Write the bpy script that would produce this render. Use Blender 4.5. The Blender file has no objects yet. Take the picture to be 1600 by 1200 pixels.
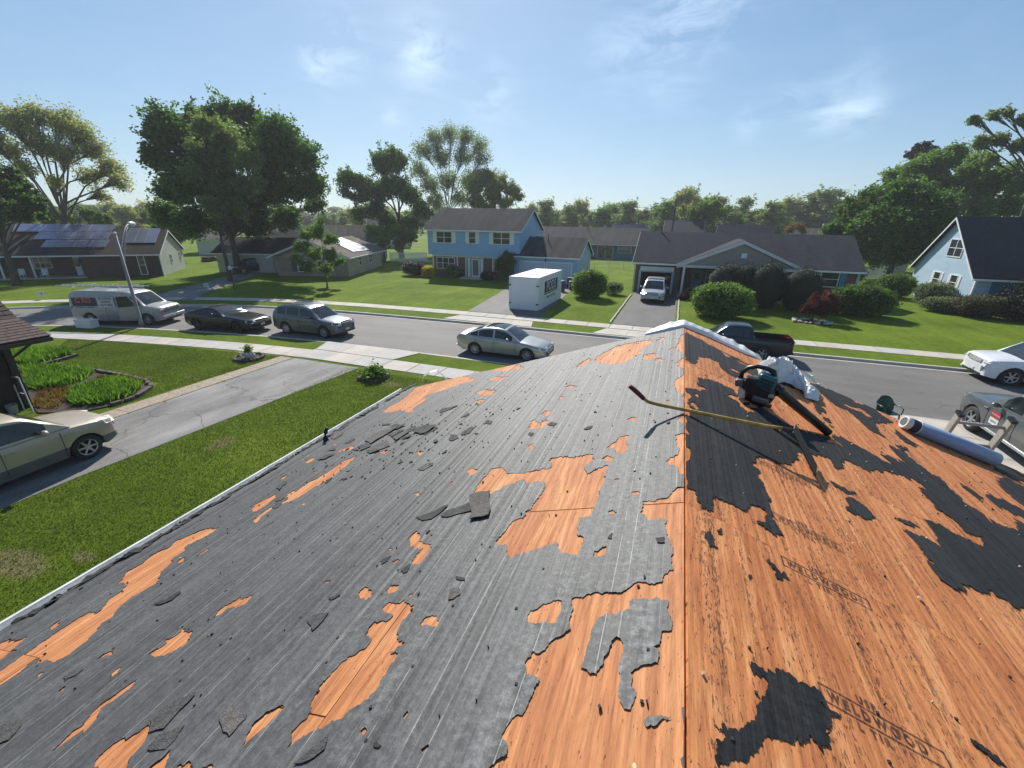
import bpy, bmesh, math, random
import numpy as np
from mathutils import Vector, Matrix, Euler, noise
from mathutils.geometry import delaunay_2d_cdt

random.seed(7); np.random.seed(7)
R = math.radians
SC = bpy.context.scene
COL = SC.collection

# ------------------------------------------------------------------ camera
EYE = 6.35                      # eye height above the lawn (m)
F_PX, PITCH, ROLL, YAW = 672.5, 0.3627, 0.0148, 0.3524   # measured for a 1600 px wide frame
_cy, _sy = math.cos(YAW), math.sin(YAW)
_right = Vector((_cy, _sy, 0)); _fw = Vector((-_sy, _cy, 0)); _up = Vector((0, 0, 1))
CF = _fw*math.cos(PITCH) - _up*math.sin(PITCH)
_U = _fw*math.sin(PITCH) + _up*math.cos(PITCH)
CR = _right*math.cos(ROLL) + _U*math.sin(ROLL)
CU = -_right*math.sin(ROLL) + _U*math.cos(ROLL)
cam = bpy.data.cameras.new('camera'); camo = bpy.data.objects.new('camera', cam); COL.objects.link(camo)
M = Matrix(((CR.x, CU.x, -CF.x, 0), (CR.y, CU.y, -CF.y, 0), (CR.z, CU.z, -CF.z, EYE), (0, 0, 0, 1)))
camo.matrix_world = M
cam.sensor_fit = 'HORIZONTAL'; cam.sensor_width = 36.0
cam.lens = F_PX/1600*36.0
cam.clip_start = 0.05; cam.clip_end = 6000
SC.camera = camo

# ------------------------------------------------------------------ sun, sky, exposure
SUN_AZ, SUN_EL = R(30), R(37)            # azimuth measured to the left of +Y
SUN = Vector((-math.sin(SUN_AZ)*math.cos(SUN_EL), math.cos(SUN_AZ)*math.cos(SUN_EL), math.sin(SUN_EL)))
sl = bpy.data.lights.new('sun', 'SUN'); slo = bpy.data.objects.new('sun', sl); COL.objects.link(slo)
sl.energy = 5.0; sl.angle = R(0.5); sl.color = (1.0, 0.95, 0.87)
slo.rotation_euler = SUN.to_track_quat('Z', 'Y').to_euler(); slo.location = (0, 0, 60)
W = bpy.data.worlds.new('World'); SC.world = W; W.use_nodes = True
wn = W.node_tree.nodes; wl = W.node_tree.links; wn.clear()
sky = wn.new('ShaderNodeTexSky'); sky.sky_type = 'NISHITA'; sky.sun_disc = False
sky.sun_elevation = SUN_EL; sky.sun_rotation = -SUN_AZ
sky.altitude = 20; sky.air_density = 1.0; sky.dust_density = 0.35; sky.ozone_density = 2.2
bg = wn.new('ShaderNodeBackground'); bg.inputs['Strength'].default_value = 0.112
wo = wn.new('ShaderNodeOutputWorld')
# thin wisps of cirrus
geo = wn.new('ShaderNodeTexCoord')
def wmath(op, a, b=None, c=None):
    n = wn.new('ShaderNodeMath'); n.operation = op
    for i, v in enumerate((a, b, c)):
        if v is None: continue
        if isinstance(v, (int, float)): n.inputs[i].default_value = v
        else: wl.new(v, n.inputs[i])
    return n.outputs[0]
mp = wn.new('ShaderNodeMapping'); mp.inputs['Rotation'].default_value = (0, 0, R(-15)); mp.inputs['Scale'].default_value = (9.0, 10.0, 26.0)
wl.new(geo.outputs['Generated'], mp.inputs['Vector'])
n1 = wn.new('ShaderNodeTexNoise'); n1.inputs['Scale'].default_value = 1.1; n1.inputs['Detail'].default_value = 9; n1.inputs['Roughness'].default_value = .62; n1.inputs['Distortion'].default_value = .7
wl.new(mp.outputs[0], n1.inputs['Vector'])
def cam_dir(px, py):
    d = CR*(px-800) + CU*(600-py) + CF*F_PX
    return d.normalized()
mask = None
for (px, py, rad, amp) in [(660, 85, .06, .8), (540, 72, .05, .5), (497, 99, .035, .8), (1075, 12, .05, .6), (1130, 20, .05, .3), (970, 72, .07, .3), (1050, 92, .08, .28),
                           (1345, 174, .035, .55), (1295, 186, .035, .45), (1170, 192, .03, .3), (1240, 158, .04, .3), (770, 148, .06, .28), (615, 184, .03, .3), (1330, 130, .05, .2)]:
    d = cam_dir(px, py)
    sub = wn.new('ShaderNodeVectorMath'); sub.operation = 'DOT_PRODUCT'
    nrm = wn.new('ShaderNodeVectorMath'); nrm.operation = 'NORMALIZE'; wl.new(geo.outputs['Generated'], nrm.inputs[0])
    wl.new(nrm.outputs[0], sub.inputs[0]); sub.inputs[1].default_value = d
    ang = wmath('ARCCOSINE', wmath('MINIMUM', sub.outputs['Value'], 1.0))
    q = wmath('MULTIPLY', ang, ang); g = wmath('EXPONENT', wmath('MULTIPLY', q, -1/(rad*rad*.55)))
    g = wmath('MULTIPLY', g, amp)
    mask = g if mask is None else wmath('ADD', mask, g)
mr = wn.new('ShaderNodeMapRange'); mr.inputs['From Min'].default_value = .40; mr.inputs['From Max'].default_value = .72
wl.new(n1.outputs['Fac'], mr.inputs['Value'])
cl = wmath('MULTIPLY', mr.outputs[0], mask)
# very faint general veil
cl = wmath('MINIMUM', wmath('ADD', cl, wmath('MULTIPLY', mr.outputs[0], .025)), 1.0)
mix = wn.new('ShaderNodeMixRGB'); mix.blend_type = 'ADD'
ccol = wn.new('ShaderNodeRGB'); ccol.outputs[0].default_value = (12.0, 11.8, 11.6, 1)
wl.new(cl, mix.inputs[0]); wl.new(sky.outputs[0], mix.inputs[1]); wl.new(ccol.outputs[0], mix.inputs[2])
# the bright horizon band under the sun is held back the way a hazy sky does it
dn = wn.new('ShaderNodeVectorMath'); dn.operation = 'MULTIPLY_ADD'; wl.new(mix.outputs[0], dn.inputs[0]); dn.inputs[1].default_value = (.085, .085, .085); dn.inputs[2].default_value = (1, 1, 1)
den = dn.outputs[0]
cmpn = wn.new('ShaderNodeVectorMath'); cmpn.operation = 'DIVIDE'; wl.new(mix.outputs[0], cmpn.inputs[0]); wl.new(den, cmpn.inputs[1])
tint = wn.new('ShaderNodeVectorMath'); tint.operation = 'MULTIPLY'; wl.new(cmpn.outputs[0], tint.inputs[0]); tint.inputs[1].default_value = (.80, .99, 1.17)
wl.new(tint.outputs[0], bg.inputs['Color']); wl.new(bg.outputs[0], wo.inputs['Surface'])
SC.view_settings.view_transform = 'Standard'; SC.view_settings.look = 'None'
SC.view_settings.exposure = 0.38; SC.view_settings.gamma = 1.0; SC.view_settings.use_curve_mapping = False

# ------------------------------------------------------------------ survey helpers
def ray(px, py): return CR*(px-800) + CU*(600-py) + CF*F_PX
def at(px, py, z=0.0):
    d = ray(px, py); t = (z-EYE)/d.z
    return Vector((d.x*t, d.y*t, z))
def at_range(px, py, dist):
    d = ray(px, py); L = math.hypot(d.x, d.y)
    return Vector((d.x/L*dist, d.y/L*dist, EYE + d.z/L*dist))
XR, ZR, YE, TAN = 0.1918, EYE-1.27, 5.997, 0.3505     # ridge x, ridge z, gable end y, roof pitch
TH = math.atan(TAN); CT, ST = math.cos(TH), math.sin(TH)
SLOPE = 4.638                                          # slope length ridge to eave
def on_roof(px, py, side):
    sg = 1 if side == 'r' else -1
    d = ray(px, py)
    # z = ZR - TAN*sg*(x-XR)
    t = (ZR - EYE + TAN*sg*XR)/(d.z + TAN*sg*d.x)
    P = Vector((d.x*t, d.y*t, EYE + d.z*t))
    return (P.x-XR)/CT, P.y                            # local x (negative on the left), y
def roof_pt(u, y, lift=0.0):
    s = 1 if u >= 0 else -1
    return Vector((XR + u*CT + s*lift*ST, y, ZR - abs(u)*ST + lift*CT))
def slope_matrix(side):
    return Matrix.Translation((0, 0, ZR)) @ Matrix.Rotation(TH if side == 'r' else -TH, 4, 'Y')

# ------------------------------------------------------------------ object helpers
def tag(o, label=None, cat=None, group=None, kind=None):
    if label: o['label'] = label
    if cat: o['category'] = cat
    if group: o['group'] = group
    if kind: o['kind'] = kind
    return o
def empty(name, loc=(0, 0, 0), rz=0.0, label=None, cat=None, group=None, kind=None):
    o = bpy.data.objects.new(name, None); COL.objects.link(o); o.location = loc; o.rotation_euler = (0, 0, rz)
    o.empty_display_size = .2
    return tag(o, label, cat, group, kind)
def link(name, me, parent=None, loc=None, rz=None, mat4=None):
    o = bpy.data.objects.new(name, me); COL.objects.link(o)
    if parent: o.parent = parent
    if mat4 is not None: o.matrix_local = mat4
    if loc is not None: o.location = loc
    if rz is not None: o.rotation_euler = (0, 0, rz)
    return o
def copy_tree(o, parent=None):
    c = o.copy(); COL.objects.link(c)
    if parent: c.parent = parent
    for ch in o.children: copy_tree(ch, c)
    return c
class MB:
    def __init__(s): s.v = []; s.f = []; s.m = []; s.mats = []
    def mi(s, mat):
        if mat not in s.mats: s.mats.append(mat)
        return s.mats.index(mat)
    def add(s, vs, fs, mat):
        n = len(s.v); s.v += [tuple(v) for v in vs]; k = s.mi(mat)
        for f in fs: s.f.append(tuple(i+n for i in f)); s.m.append(k)
    def box(s, c, d, mat, rz=0.0, rot=None):
        x, y, z = d[0]/2, d[1]/2, d[2]/2
        vs = [Vector((a, b, e)) for a in (-x, x) for b in (-y, y) for e in (-z, z)]
        m = rot if rot is not None else Matrix.Rotation(rz, 3, 'Z')
        vs = [m @ v + Vector(c) for v in vs]
        s.add(vs, [(0, 1, 3, 2), (4, 6, 7, 5), (0, 4, 5, 1), (2, 3, 7, 6), (0, 2, 6, 4), (1, 5, 7, 3)], mat); return s
    def box2(s, x0, x1, y0, y1, z0, z1, mat):
        return s.box(((x0+x1)/2, (y0+y1)/2, (z0+z1)/2), (x1-x0, y1-y0, z1-z0), mat)
    def prism(s, poly, h, mat, axis='z', base=0.0):
        # poly 2D extruded; axis z: (x,y)+z ; axis y: (x,z)+y ; axis x: (y,z)+x
        n = len(poly)
        def P(p, t):
            return {'z': (p[0], p[1], t), 'y': (p[0], t, p[1]), 'x': (t, p[0], p[1])}[axis]
        vs = [P(p, base) for p in poly] + [P(p, base+h) for p in poly]
        fs = [tuple(range(n))[::-1], tuple(range(n, 2*n))] + [(i, (i+1) % n, n+(i+1) % n, n+i) for i in range(n)]
        s.add(vs, fs, mat); return s
    def tube(s, pts, rad, mat, n=8, cap=True):
        pts = [Vector(p) for p in pts]
        if isinstance(rad, (int, float)): rad = [rad]*len(pts)
        vs = []; fs = []
        for i, p in enumerate(pts):
            t = (pts[min(i+1, len(pts)-1)] - pts[max(i-1, 0)]).normalized()
            a = t.cross(Vector((0, 0, 1)));
            if a.length < 1e-3: a = t.cross(Vector((1, 0, 0)))
            a.normalize(); b = t.cross(a)
            for k in range(n):
                th = 2*math.pi*k/n; vs.append(p + (a*math.cos(th) + b*math.sin(th))*rad[i])
        for i in range(len(pts)-1):
            for k in range(n):
                k2 = (k+1) % n; fs.append((i*n+k, i*n+k2, (i+1)*n+k2, (i+1)*n+k))
        if cap: fs.append(tuple(range(n))[::-1]); fs.append(tuple(range((len(pts)-1)*n, len(pts)*n)))
        s.add(vs, fs, mat); return s
    def lathe(s, prof, mat, n=20, center=(0, 0, 0), axis='z', cap=True):
        c = Vector(center); vs = []; fs = []
        for (r, z) in prof:
            for k in range(n):
                th = 2*math.pi*k/n; a, b = r*math.cos(th), r*math.sin(th)
                vs.append(c + (Vector((a, b, z)) if axis == 'z' else Vector((a, z, b)) if axis == 'y' else Vector((z, a, b))))
        for i in range(len(prof)-1):
            for k in range(n):
                k2 = (k+1) % n; fs.append((i*n+k, i*n+k2, (i+1)*n+k2, (i+1)*n+k))
        if cap: fs.append(tuple(range(n))[::-1]); fs.append(tuple(range((len(prof)-1)*n, len(prof)*n)))
        s.add(vs, fs, mat); return s
    def mesh(s, name, smooth=False):
        me = bpy.data.meshes.new(name); me.from_pydata(s.v, [], s.f)
        for m in s.mats: me.materials.append(m)
        me.polygons.foreach_set('material_index', s.m)
        if smooth: me.polygons.foreach_set('use_smooth', [True]*len(s.f))
        me.update()
        bm = bmesh.new(); bm.from_mesh(me); bmesh.ops.recalc_face_normals(bm, faces=bm.faces); bm.to_mesh(me); bm.free()
        return me
    def build(s, name, parent=None, smooth=False, **k):
        return link(name, s.mesh(name, smooth), parent, **k)
def bevel(o, w=.01, seg=2, ang=35):
    m = o.modifiers.new('bevel', 'BEVEL'); m.width = w; m.segments = seg; m.limit_method = 'ANGLE'; m.angle_limit = R(ang); return o

# ------------------------------------------------------------------ materials
def new_mat(name):
    m = bpy.data.materials.new(name); m.use_nodes = True
    return m, m.node_tree.nodes, m.node_tree.links, m.node_tree.nodes['Principled BSDF']
def N(ns, ty, **kw):
    n = ns.new(ty)
    for k, v in kw.items():
        if k in n.inputs: n.inputs[k].default_value = v
        else: setattr(n, k, v)
    return n
def mapped(ns, ls, scale, coord='Object', rot=(0, 0, 0)):
    tc = ns.new('ShaderNodeTexCoord'); mp = ns.new('ShaderNodeMapping')
    mp.inputs['Scale'].default_value = scale; mp.inputs['Rotation'].default_value = rot
    ls.new(tc.outputs[coord], mp.inputs['Vector']); return mp.outputs[0]
def noisef(ns, ls, vec, scale, detail=4, rough=.55, dist=0):
    n = ns.new('ShaderNodeTexNoise'); n.inputs['Scale'].default_value = scale; n.inputs['Detail'].default_value = detail
    n.inputs['Roughness'].default_value = rough; n.inputs['Distortion'].default_value = dist
    ls.new(vec, n.inputs['Vector']); return n.outputs['Fac']
def ramp(ns, ls, fac, stops):
    r = ns.new('ShaderNodeValToRGB'); e = r.color_ramp.elements
    while len(e) < len(stops): e.new(.5)
    for i, (p, c) in enumerate(stops):
        e[i].position = p; e[i].color = (*c, 1) if len(c) == 3 else c
    ls.new(fac, r.inputs[0]); return r.outputs['Color']
def mixc(ns, ls, fac, a, b, mode='MIX'):
    m = ns.new('ShaderNodeMixRGB'); m.blend_type = mode
    for i, v in ((0, fac), (1, a), (2, b)):
        if isinstance(v, (int, float)): m.inputs[i].default_value = v
        elif isinstance(v, tuple): m.inputs[i].default_value = (*v, 1)
        else: ls.new(v, m.inputs[i])
    return m.outputs[0]
def mth(ns, ls, op, a, b=None, c=None):
    n = ns.new('ShaderNodeMath'); n.operation = op
    for i, v in enumerate((a, b, c)):
        if v is None: continue
        if isinstance(v, (int, float)): n.inputs[i].default_value = v
        else: ls.new(v, n.inputs[i])
    return n.outputs[0]
def bump(ns, ls, bsdf, h, strength=.3, dist=.01):
    b = ns.new('ShaderNodeBump'); b.inputs['Strength'].default_value = strength; b.inputs['Distance'].default_value = dist
    ls.new(h, b.inputs['Height']); ls.new(b.outputs[0], bsdf.inputs['Normal'])
def sc(c, k): return tuple(min(1, x*k) for x in c)
_mc = {}
def flat(name, col, rough=.7, var=.15, scale=3.0, bstr=0.0, bscale=40, metal=0.0, coat=0.0, spec=None, stretch=(1, 1, 1), coord='Object'):
    """procedural paint / plastic / brick with soft tonal wear"""
    if name in _mc: return _mc[name]
    m, ns, ls, b = new_mat(name)
    v = mapped(ns, ls, stretch, coord)
    f = noisef(ns, ls, v, scale, 5, .6)
    ls.new(ramp(ns, ls, f, [(.3, sc(col, 1-var)), (.7, sc(col, 1+var))]), b.inputs['Base Color'])
    b.inputs['Roughness'].default_value = rough; b.inputs['Metallic'].default_value = metal
    if coat: b.inputs['Coat Weight'].default_value = coat; b.inputs['Coat Roughness'].default_value = .05
    if spec is not None: b.inputs['Specular IOR Level'].default_value = spec
    if bstr: bump(ns, ls, b, noisef(ns, ls, v, bscale, 4), bstr, .01)
    _mc[name] = m; return m

def shingle_mat(name, c, streak=.25):
    m, ns, ls, b = new_mat(name)
    v = mapped(ns, ls, (1, 1, 1))
    br = ns.new('ShaderNodeTexBrick'); ls.new(v, br.inputs['Vector'])
    br.inputs['Scale'].default_value = 1.0; br.inputs['Brick Width'].default_value = .33; br.inputs['Row Height'].default_value = .145; br.inputs['Mortar Size'].default_value = .006
    br.inputs['Color1'].default_value = (*sc(c, 1.2), 1); br.inputs['Color2'].default_value = (*sc(c, .8), 1); br.inputs['Mortar'].default_value = (*sc(c, .4), 1)
    f = noisef(ns, ls, mapped(ns, ls, (1.2, .25, .25)), 1.0, 6, .65)
    col = mixc(ns, ls, streak*2.2, br.outputs['Color'], ramp(ns, ls, f, [(.3, sc(c, .55)), (.7, sc(c, 1.5))]))
    ls.new(col, b.inputs['Base Color']); b.inputs['Roughness'].default_value = .95; b.inputs['Specular IOR Level'].default_value = .12
    bump(ns, ls, b, noisef(ns, ls, v, 60, 3), .4, .01)
    return m
def brick_mat(name, c, mortar=(.3, .28, .26)):
    m, ns, ls, b = new_mat(name)
    tc = ns.new('ShaderNodeTexCoord'); sp = ns.new('ShaderNodeSeparateXYZ'); ls.new(tc.outputs['Object'], sp.inputs[0])
    cb = ns.new('ShaderNodeCombineXYZ'); ls.new(mth(ns, ls, 'ADD', sp.outputs[0], sp.outputs[1]), cb.inputs[0]); ls.new(sp.outputs[2], cb.inputs[1])
    br = ns.new('ShaderNodeTexBrick'); ls.new(cb.outputs[0], br.inputs['Vector'])
    br.inputs['Scale'].default_value = 1.0; br.inputs['Brick Width'].default_value = .21; br.inputs['Row Height'].default_value = .075; br.inputs['Mortar Size'].default_value = .008
    br.inputs['Color1'].default_value = (*sc(c, 1.35), 1); br.inputs['Color2'].default_value = (*sc(c, .65), 1); br.inputs['Mortar'].default_value = (*mortar, 1)
    f = noisef(ns, ls, mapped(ns, ls, (1, 1, 1)), 2.0, 4)
    ls.new(mixc(ns, ls, .35, br.outputs['Color'], ramp(ns, ls, f, [(.3, sc(c, .6)), (.7, sc(c, 1.4))])), b.inputs['Base Color'])
    b.inputs['Roughness'].default_value = .85
    return m
def siding_mat(name, c, row=.13, vertical=False):
    m, ns, ls, b = new_mat(name)
    tc = ns.new('ShaderNodeTexCoord'); sp = ns.new('ShaderNodeSeparateXYZ'); ls.new(tc.outputs['Object'], sp.inputs[0])
    z = mth(ns, ls, 'FRACT', mth(ns, ls, 'DIVIDE', sp.outputs[2], row))
    f = noisef(ns, ls, mapped(ns, ls, (.4, .4, 1.5)), 1.5, 5)
    col = ramp(ns, ls, f, [(.25, sc(c, .86)), (.75, sc(c, 1.08))])
    line = mth(ns, ls, 'LESS_THAN', z, .08)
    ls.new(mixc(ns, ls, mth(ns, ls, 'MULTIPLY', line, .6), col, sc(c, .45)), b.inputs['Base Color'])
    b.inputs['Roughness'].default_value = .5
    bump(ns, ls, b, z, .5, .012)
    return m
def glass_mat():
    m, ns, ls, b = new_mat('window_glass')
    f = noisef(ns, ls, mapped(ns, ls, (1, 1, 1)), .9, 3)
    ls.new(ramp(ns, ls, f, [(.35, (.012, .016, .02)), (.7, (.05, .065, .075))]), b.inputs['Base Color'])
    b.inputs['Roughness'].default_value = .06; b.inputs['Specular IOR Level'].default_value = .8
    return m
GLASS = glass_mat()
def car_glass_mat():
    m, ns, ls, b = new_mat('car_glass')
    f = noisef(ns, ls, mapped(ns, ls, (1, 1, 1)), 1.7, 2)
    ls.new(ramp(ns, ls, f, [(.35, (.01, .014, .017)), (.7, (.035, .045, .05))]), b.inputs['Base Color'])
    b.inputs['Roughness'].default_value = .04; b.inputs['Specular IOR Level'].default_value = .6
    return m
CGLASS = car_glass_mat()
def paint(name, c, metal=.5, rough=.32):
    m, ns, ls, b = new_mat(name)
    f = noisef(ns, ls, mapped(ns, ls, (1, 1, 1)), 2.5, 5)
    ls.new(ramp(ns, ls, f, [(.3, sc(c, .9)), (.75, sc(c, 1.07))]), b.inputs['Base Color'])
    d = noisef(ns, ls, mapped(ns, ls, (1, 1, 1)), 9, 5)
    ls.new(mth(ns, ls, 'MULTIPLY_ADD', d, .07, rough-.035), b.inputs['Roughness'])
    b.inputs['Metallic'].default_value = metal; b.inputs['Coat Weight'].default_value = .5 if sum(c) > .2 else .2; b.inputs['Coat Roughness'].default_value = .05
    return m
WHITE = flat('white_trim', (.74, .74, .72), .5, .06)
OFFW = flat('weathered_white', (.62, .62, .6), .6, .15, 2)
BLACK = flat('black_plastic', (.018, .018, .02), .45, .2)
RUBBER = flat('tyre_rubber', (.022, .022, .023), .8, .2, 12)
CHROME = flat('bright_metal', (.62, .63, .65), .25, .1, metal=.9)
ALLOY = flat('alloy_wheel', (.42, .43, .45), .35, .12, metal=.7)
DARKIN = flat('dark_interior', (.012, .012, .013), .8, .2)
LAMP = flat('headlamp_glass', (.75, .76, .78), .12, .1, spec=.9)
TAIL = flat('tail_lamp_red', (.28, .012, .01), .2, .15)
AMBER = flat('amber_lamp', (.7, .18, .04), .25, .1)
CONC = flat('pale_concrete', (.46, .43, .375), .85, .16, 1.3, .35, 60)
ALU = flat('aluminium', (.52, .53, .54), .38, .12, metal=.75)

def leaf_mat(name, cols, trans=.5):
    m, ns, ls, b = new_mat(name)
    g = ns.new('ShaderNodeNewGeometry')
    r = ramp(ns, ls, g.outputs['Random Per Island'], [(i/(len(cols)-1), c) for i, c in enumerate(cols)])
    f = noisef(ns, ls, mapped(ns, ls, (1, 1, 1)), .6, 3)
    col = mixc(ns, ls, .6, r, ramp(ns, ls, f, [(.3, (.45, .45, .45)), (.7, (1.35, 1.35, 1.2))]), 'MULTIPLY')
    ls.new(col, b.inputs['Base Color']); b.inputs['Roughness'].default_value = .55; b.inputs['Specular IOR Level'].default_value = .25
    tr = ns.new('ShaderNodeBsdfTranslucent'); ls.new(mixc(ns, ls, 1.0, col, (1.15, 1.3, .6), 'MULTIPLY'), tr.inputs['Color'])
    mx = ns.new('ShaderNodeMixShader'); mx.inputs[0].default_value = trans
    ls.new(b.outputs[0], mx.inputs[1]); ls.new(tr.outputs[0], mx.inputs[2])
    ls.new(mx.outputs[0], ns['Material Output'].inputs['Surface'])
    return m
LF_DARK = leaf_mat('maple_leaves_dark', [(.05, .10, .028), (.09, .17, .045), (.14, .24, .065)])
LF_MID = leaf_mat('leaves_mid_green', [(.10, .17, .045), (.15, .24, .06), (.21, .32, .09)])
LF_PALE = leaf_mat('leaves_pale_spring', [(.27, .28, .12), (.38, .37, .18), (.46, .43, .25)])
LF_OLIVE = leaf_mat('leaves_olive', [(.14, .19, .08), (.21, .26, .11), (.28, .32, .15)])
LF_FAR = leaf_mat('leaves_far', [(.08, .13, .05), (.12, .18, .07), (.17, .23, .10)])
LF_YEW = leaf_mat('yew_needles', [(.008, .016, .006), (.014, .026, .009), (.026, .042, .014)], .1)
LF_RED = leaf_mat('red_maple_leaves', [(.07, .015, .018), (.12, .025, .03), (.19, .05, .05)])
LF_LIME = leaf_mat('light_shrub_leaves', [(.07, .14, .03), (.13, .22, .05), (.22, .31, .09)])
LF_YEL = leaf_mat('golden_shrub_leaves', [(.45, .36, .02), (.62, .5, .03), (.75, .62, .06)])
LF_GREY = leaf_mat('grey_shrub_leaves', [(.10, .13, .09), (.17, .2, .14), (.25, .27, .2)])
LF_BED = leaf_mat('lily_leaves', [(.06, .14, .02), (.12, .23, .035), (.2, .32, .06)])
BARK = flat('bark', (.075, .06, .048), .9, .35, 4, .6, 14, stretch=(1, 1, .25))
BARK_P = flat('bark_pale', (.13, .115, .095), .9, .3, 4, .6, 14, stretch=(1, 1, .25))
MULCH = flat('mulch', (.045, .028, .02), .95, .5, 9, .8, 30)

# ================================================================== GROUND, ROAD, WALKS
def lawn_mat(name, dry=.3, k=1.0, patches=()):
    m, ns, ls, b = new_mat(name)
    v = mapped(ns, ls, (1, 1, 1))
    f1 = noisef(ns, ls, v, .22, 5, .6); f2 = noisef(ns, ls, v, 3.2, 6, .7); f3 = noisef(ns, ls, v, 26, 5, .75)
    f4 = noisef(ns, ls, mapped(ns, ls, (.55, .08, 1), rot=(0, 0, R(18))), 2.0, 3, .5)
    c1 = ramp(ns, ls, f1, [(.3, sc((.085, .135, .014), k)), (.55, sc((.125, .185, .02), k)), (.8, sc((.19, .235, .035), k))])
    c2 = ramp(ns, ls, f2, [(.28, (.55, .6, .5)), (.5, (1, 1, 1)), (.75, (1.4, 1.25, 1.2))])
    c = mixc(ns, ls, .75, c1, c2, 'MULTIPLY')
    c = mixc(ns, ls, .8, c, ramp(ns, ls, f3, [(.3, (.45, .5, .45)), (.7, (1.5, 1.45, 1.35))]), 'MULTIPLY')
    c = mixc(ns, ls, .35, c, ramp(ns, ls, f4, [(.35, (.7, .75, .7)), (.65, (1.25, 1.2, 1.15))]), 'MULTIPLY')
    fd = noisef(ns, ls, v, .55, 6, .75)
    d = ns.new('ShaderNodeMapRange'); d.inputs['From Min'].default_value = .62; d.inputs['From Max'].default_value = .74; d.inputs['To Max'].default_value = dry
    ls.new(fd, d.inputs['Value'])
    c = mixc(ns, ls, d.outputs[0], c, (.20, .17, .07))
    for (x, y, rx, ry) in patches:      # worn bare spots in the turf
        tc = ns.new('ShaderNodeTexCoord'); mp = ns.new('ShaderNodeMapping'); mp.vector_type = 'TEXTURE'
        mp.inputs['Location'].default_value = (x, y, 0); mp.inputs['Scale'].default_value = (rx, ry, 1)
        ls.new(tc.outputs['Object'], mp.inputs['Vector'])
        ln = ns.new('ShaderNodeVectorMath'); ln.operation = 'LENGTH'; ls.new(mp.outputs[0], ln.inputs[0])
        q = mth(ns, ls, 'ADD', ln.outputs['Value'], mth(ns, ls, 'MULTIPLY_ADD', f3, 1.6, -.8))
        mr_ = ns.new('ShaderNodeMapRange'); mr_.inputs['From Min'].default_value = 1.0; mr_.inputs['From Max'].default_value = .6
        ls.new(q, mr_.inputs['Value'])
        c = mixc(ns, ls, mth(ns, ls, 'MULTIPLY', mr_.outputs[0], .85), c, (.24, .19, .11))
    ls.new(c, b.inputs['Base Color']); b.inputs['Roughness'].default_value = .9; b.inputs['Specular IOR Level'].default_value = .05
    bump(ns, ls, b, mth(ns, ls, 'ADD', f3, mth(ns, ls, 'MULTIPLY', f2, .6)), .9, .06)
    return m
def patch(px, py, rx, ry): p = at(px, py); return (p.x, p.y, rx, ry)
LAWN = lawn_mat('near_lawn_grass', .35, 1.0, [patch(345, 693, .35, .5), patch(28, 880, .9, .35), patch(130, 870, .35, .15), patch(300, 590, .5, .2), patch(235, 590, .35, .15), patch(612, 600, .5, .3)])
FLAWN = lawn_mat('far_lawn_grass', .3, 1.12)
def asphalt_mat(name, base, crack=.4, streak=(1, 1, 1), bright=1.25):
    m, ns, ls, b = new_mat(name)
    v = mapped(ns, ls, (1, 1, 1))
    f = noisef(ns, ls, v, 45, 4, .7); g = noisef(ns, ls, mapped(ns, ls, streak), .7, 6, .6)
    c = ramp(ns, ls, g, [(.3, sc(base, .78)), (.7, sc(base, bright))])
    c = mixc(ns, ls, .7, c, ramp(ns, ls, f, [(.3, (.6, .6, .6)), (.7, (1.4, 1.4, 1.4))]), 'MULTIPLY')
    vo = ns.new('ShaderNodeTexVoronoi'); vo.feature = 'DISTANCE_TO_EDGE'; vo.inputs['Scale'].default_value = .35
    nv = ns.new('ShaderNodeTexNoise'); nv.inputs['Scale'].default_value = 1.3; nv.inputs['Detail'].default_value = 6; ls.new(v, nv.inputs['Vector'])
    ad = ns.new('ShaderNodeVectorMath'); ad.operation = 'ADD'; ls.new(v, ad.inputs[0]); ls.new(nv.outputs['Color'], ad.inputs[1]); ls.new(ad.outputs[0], vo.inputs['Vector'])
    cr = mth(ns, ls, 'LESS_THAN', vo.outputs['Distance'], .006)
    c = mixc(ns, ls, mth(ns, ls, 'MULTIPLY', cr, crack), c, sc(base, .25))
    ls.new(c, b.inputs['Base Color']); b.inputs['Roughness'].default_value = .82
    bump(ns, ls, b, f, .5, .01); return m
ROAD = asphalt_mat('road_asphalt', (.150, .142, .132), .35, (.25, 1, 1), 1.2)
DRIVE = asphalt_mat('driveway_asphalt', (.135, .13, .124), .6, (1.4, .45, 1), 2.1)
DRIVE2 = asphalt_mat('dark_driveway_asphalt', (.105, .10, .097), .4, (1, .3, 1), 1.3)

def sheet(name, poly, z, mat, thick=0.0, kind='structure'):
    b = MB(); n = len(poly)
    if thick: b.prism(poly, thick, mat, base=z-thick)
    else: b.add([(x, y, z) for x, y in poly], [tuple(range(n))], mat)
    o = b.build(name)
    if thick == 0 and o.data.polygons[0].normal.z < 0: o.data.flip_normals()
    return tag(o, kind=kind)
NK = [(-84, -34), (-75, -22), (-62, -7.5), (-52, 2.6), (-44, 9.3), (-38, 13.1), (-33.8, 14.9), (-30.2, 15.9), (-25.9, 16.8), (-21, 17.6), (-16.6, 18.0), (-11, 18.15), (0, 18.15), (30, 18.2), (140, 18.2)]
FK = [(-93, -28), (-84, -20), (-70, -5.8), (-60, 3.6), (-52, 10.6), (-44.8, 16.1), (-41.4, 18.5), (-35.6, 21.9), (-30.3, 23.7), (-24, 24.8), (-16.9, 25.3), (-10, 25.5), (0, 25.6), (14, 25.9), (60, 26.1), (140, 26.2)]
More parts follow.
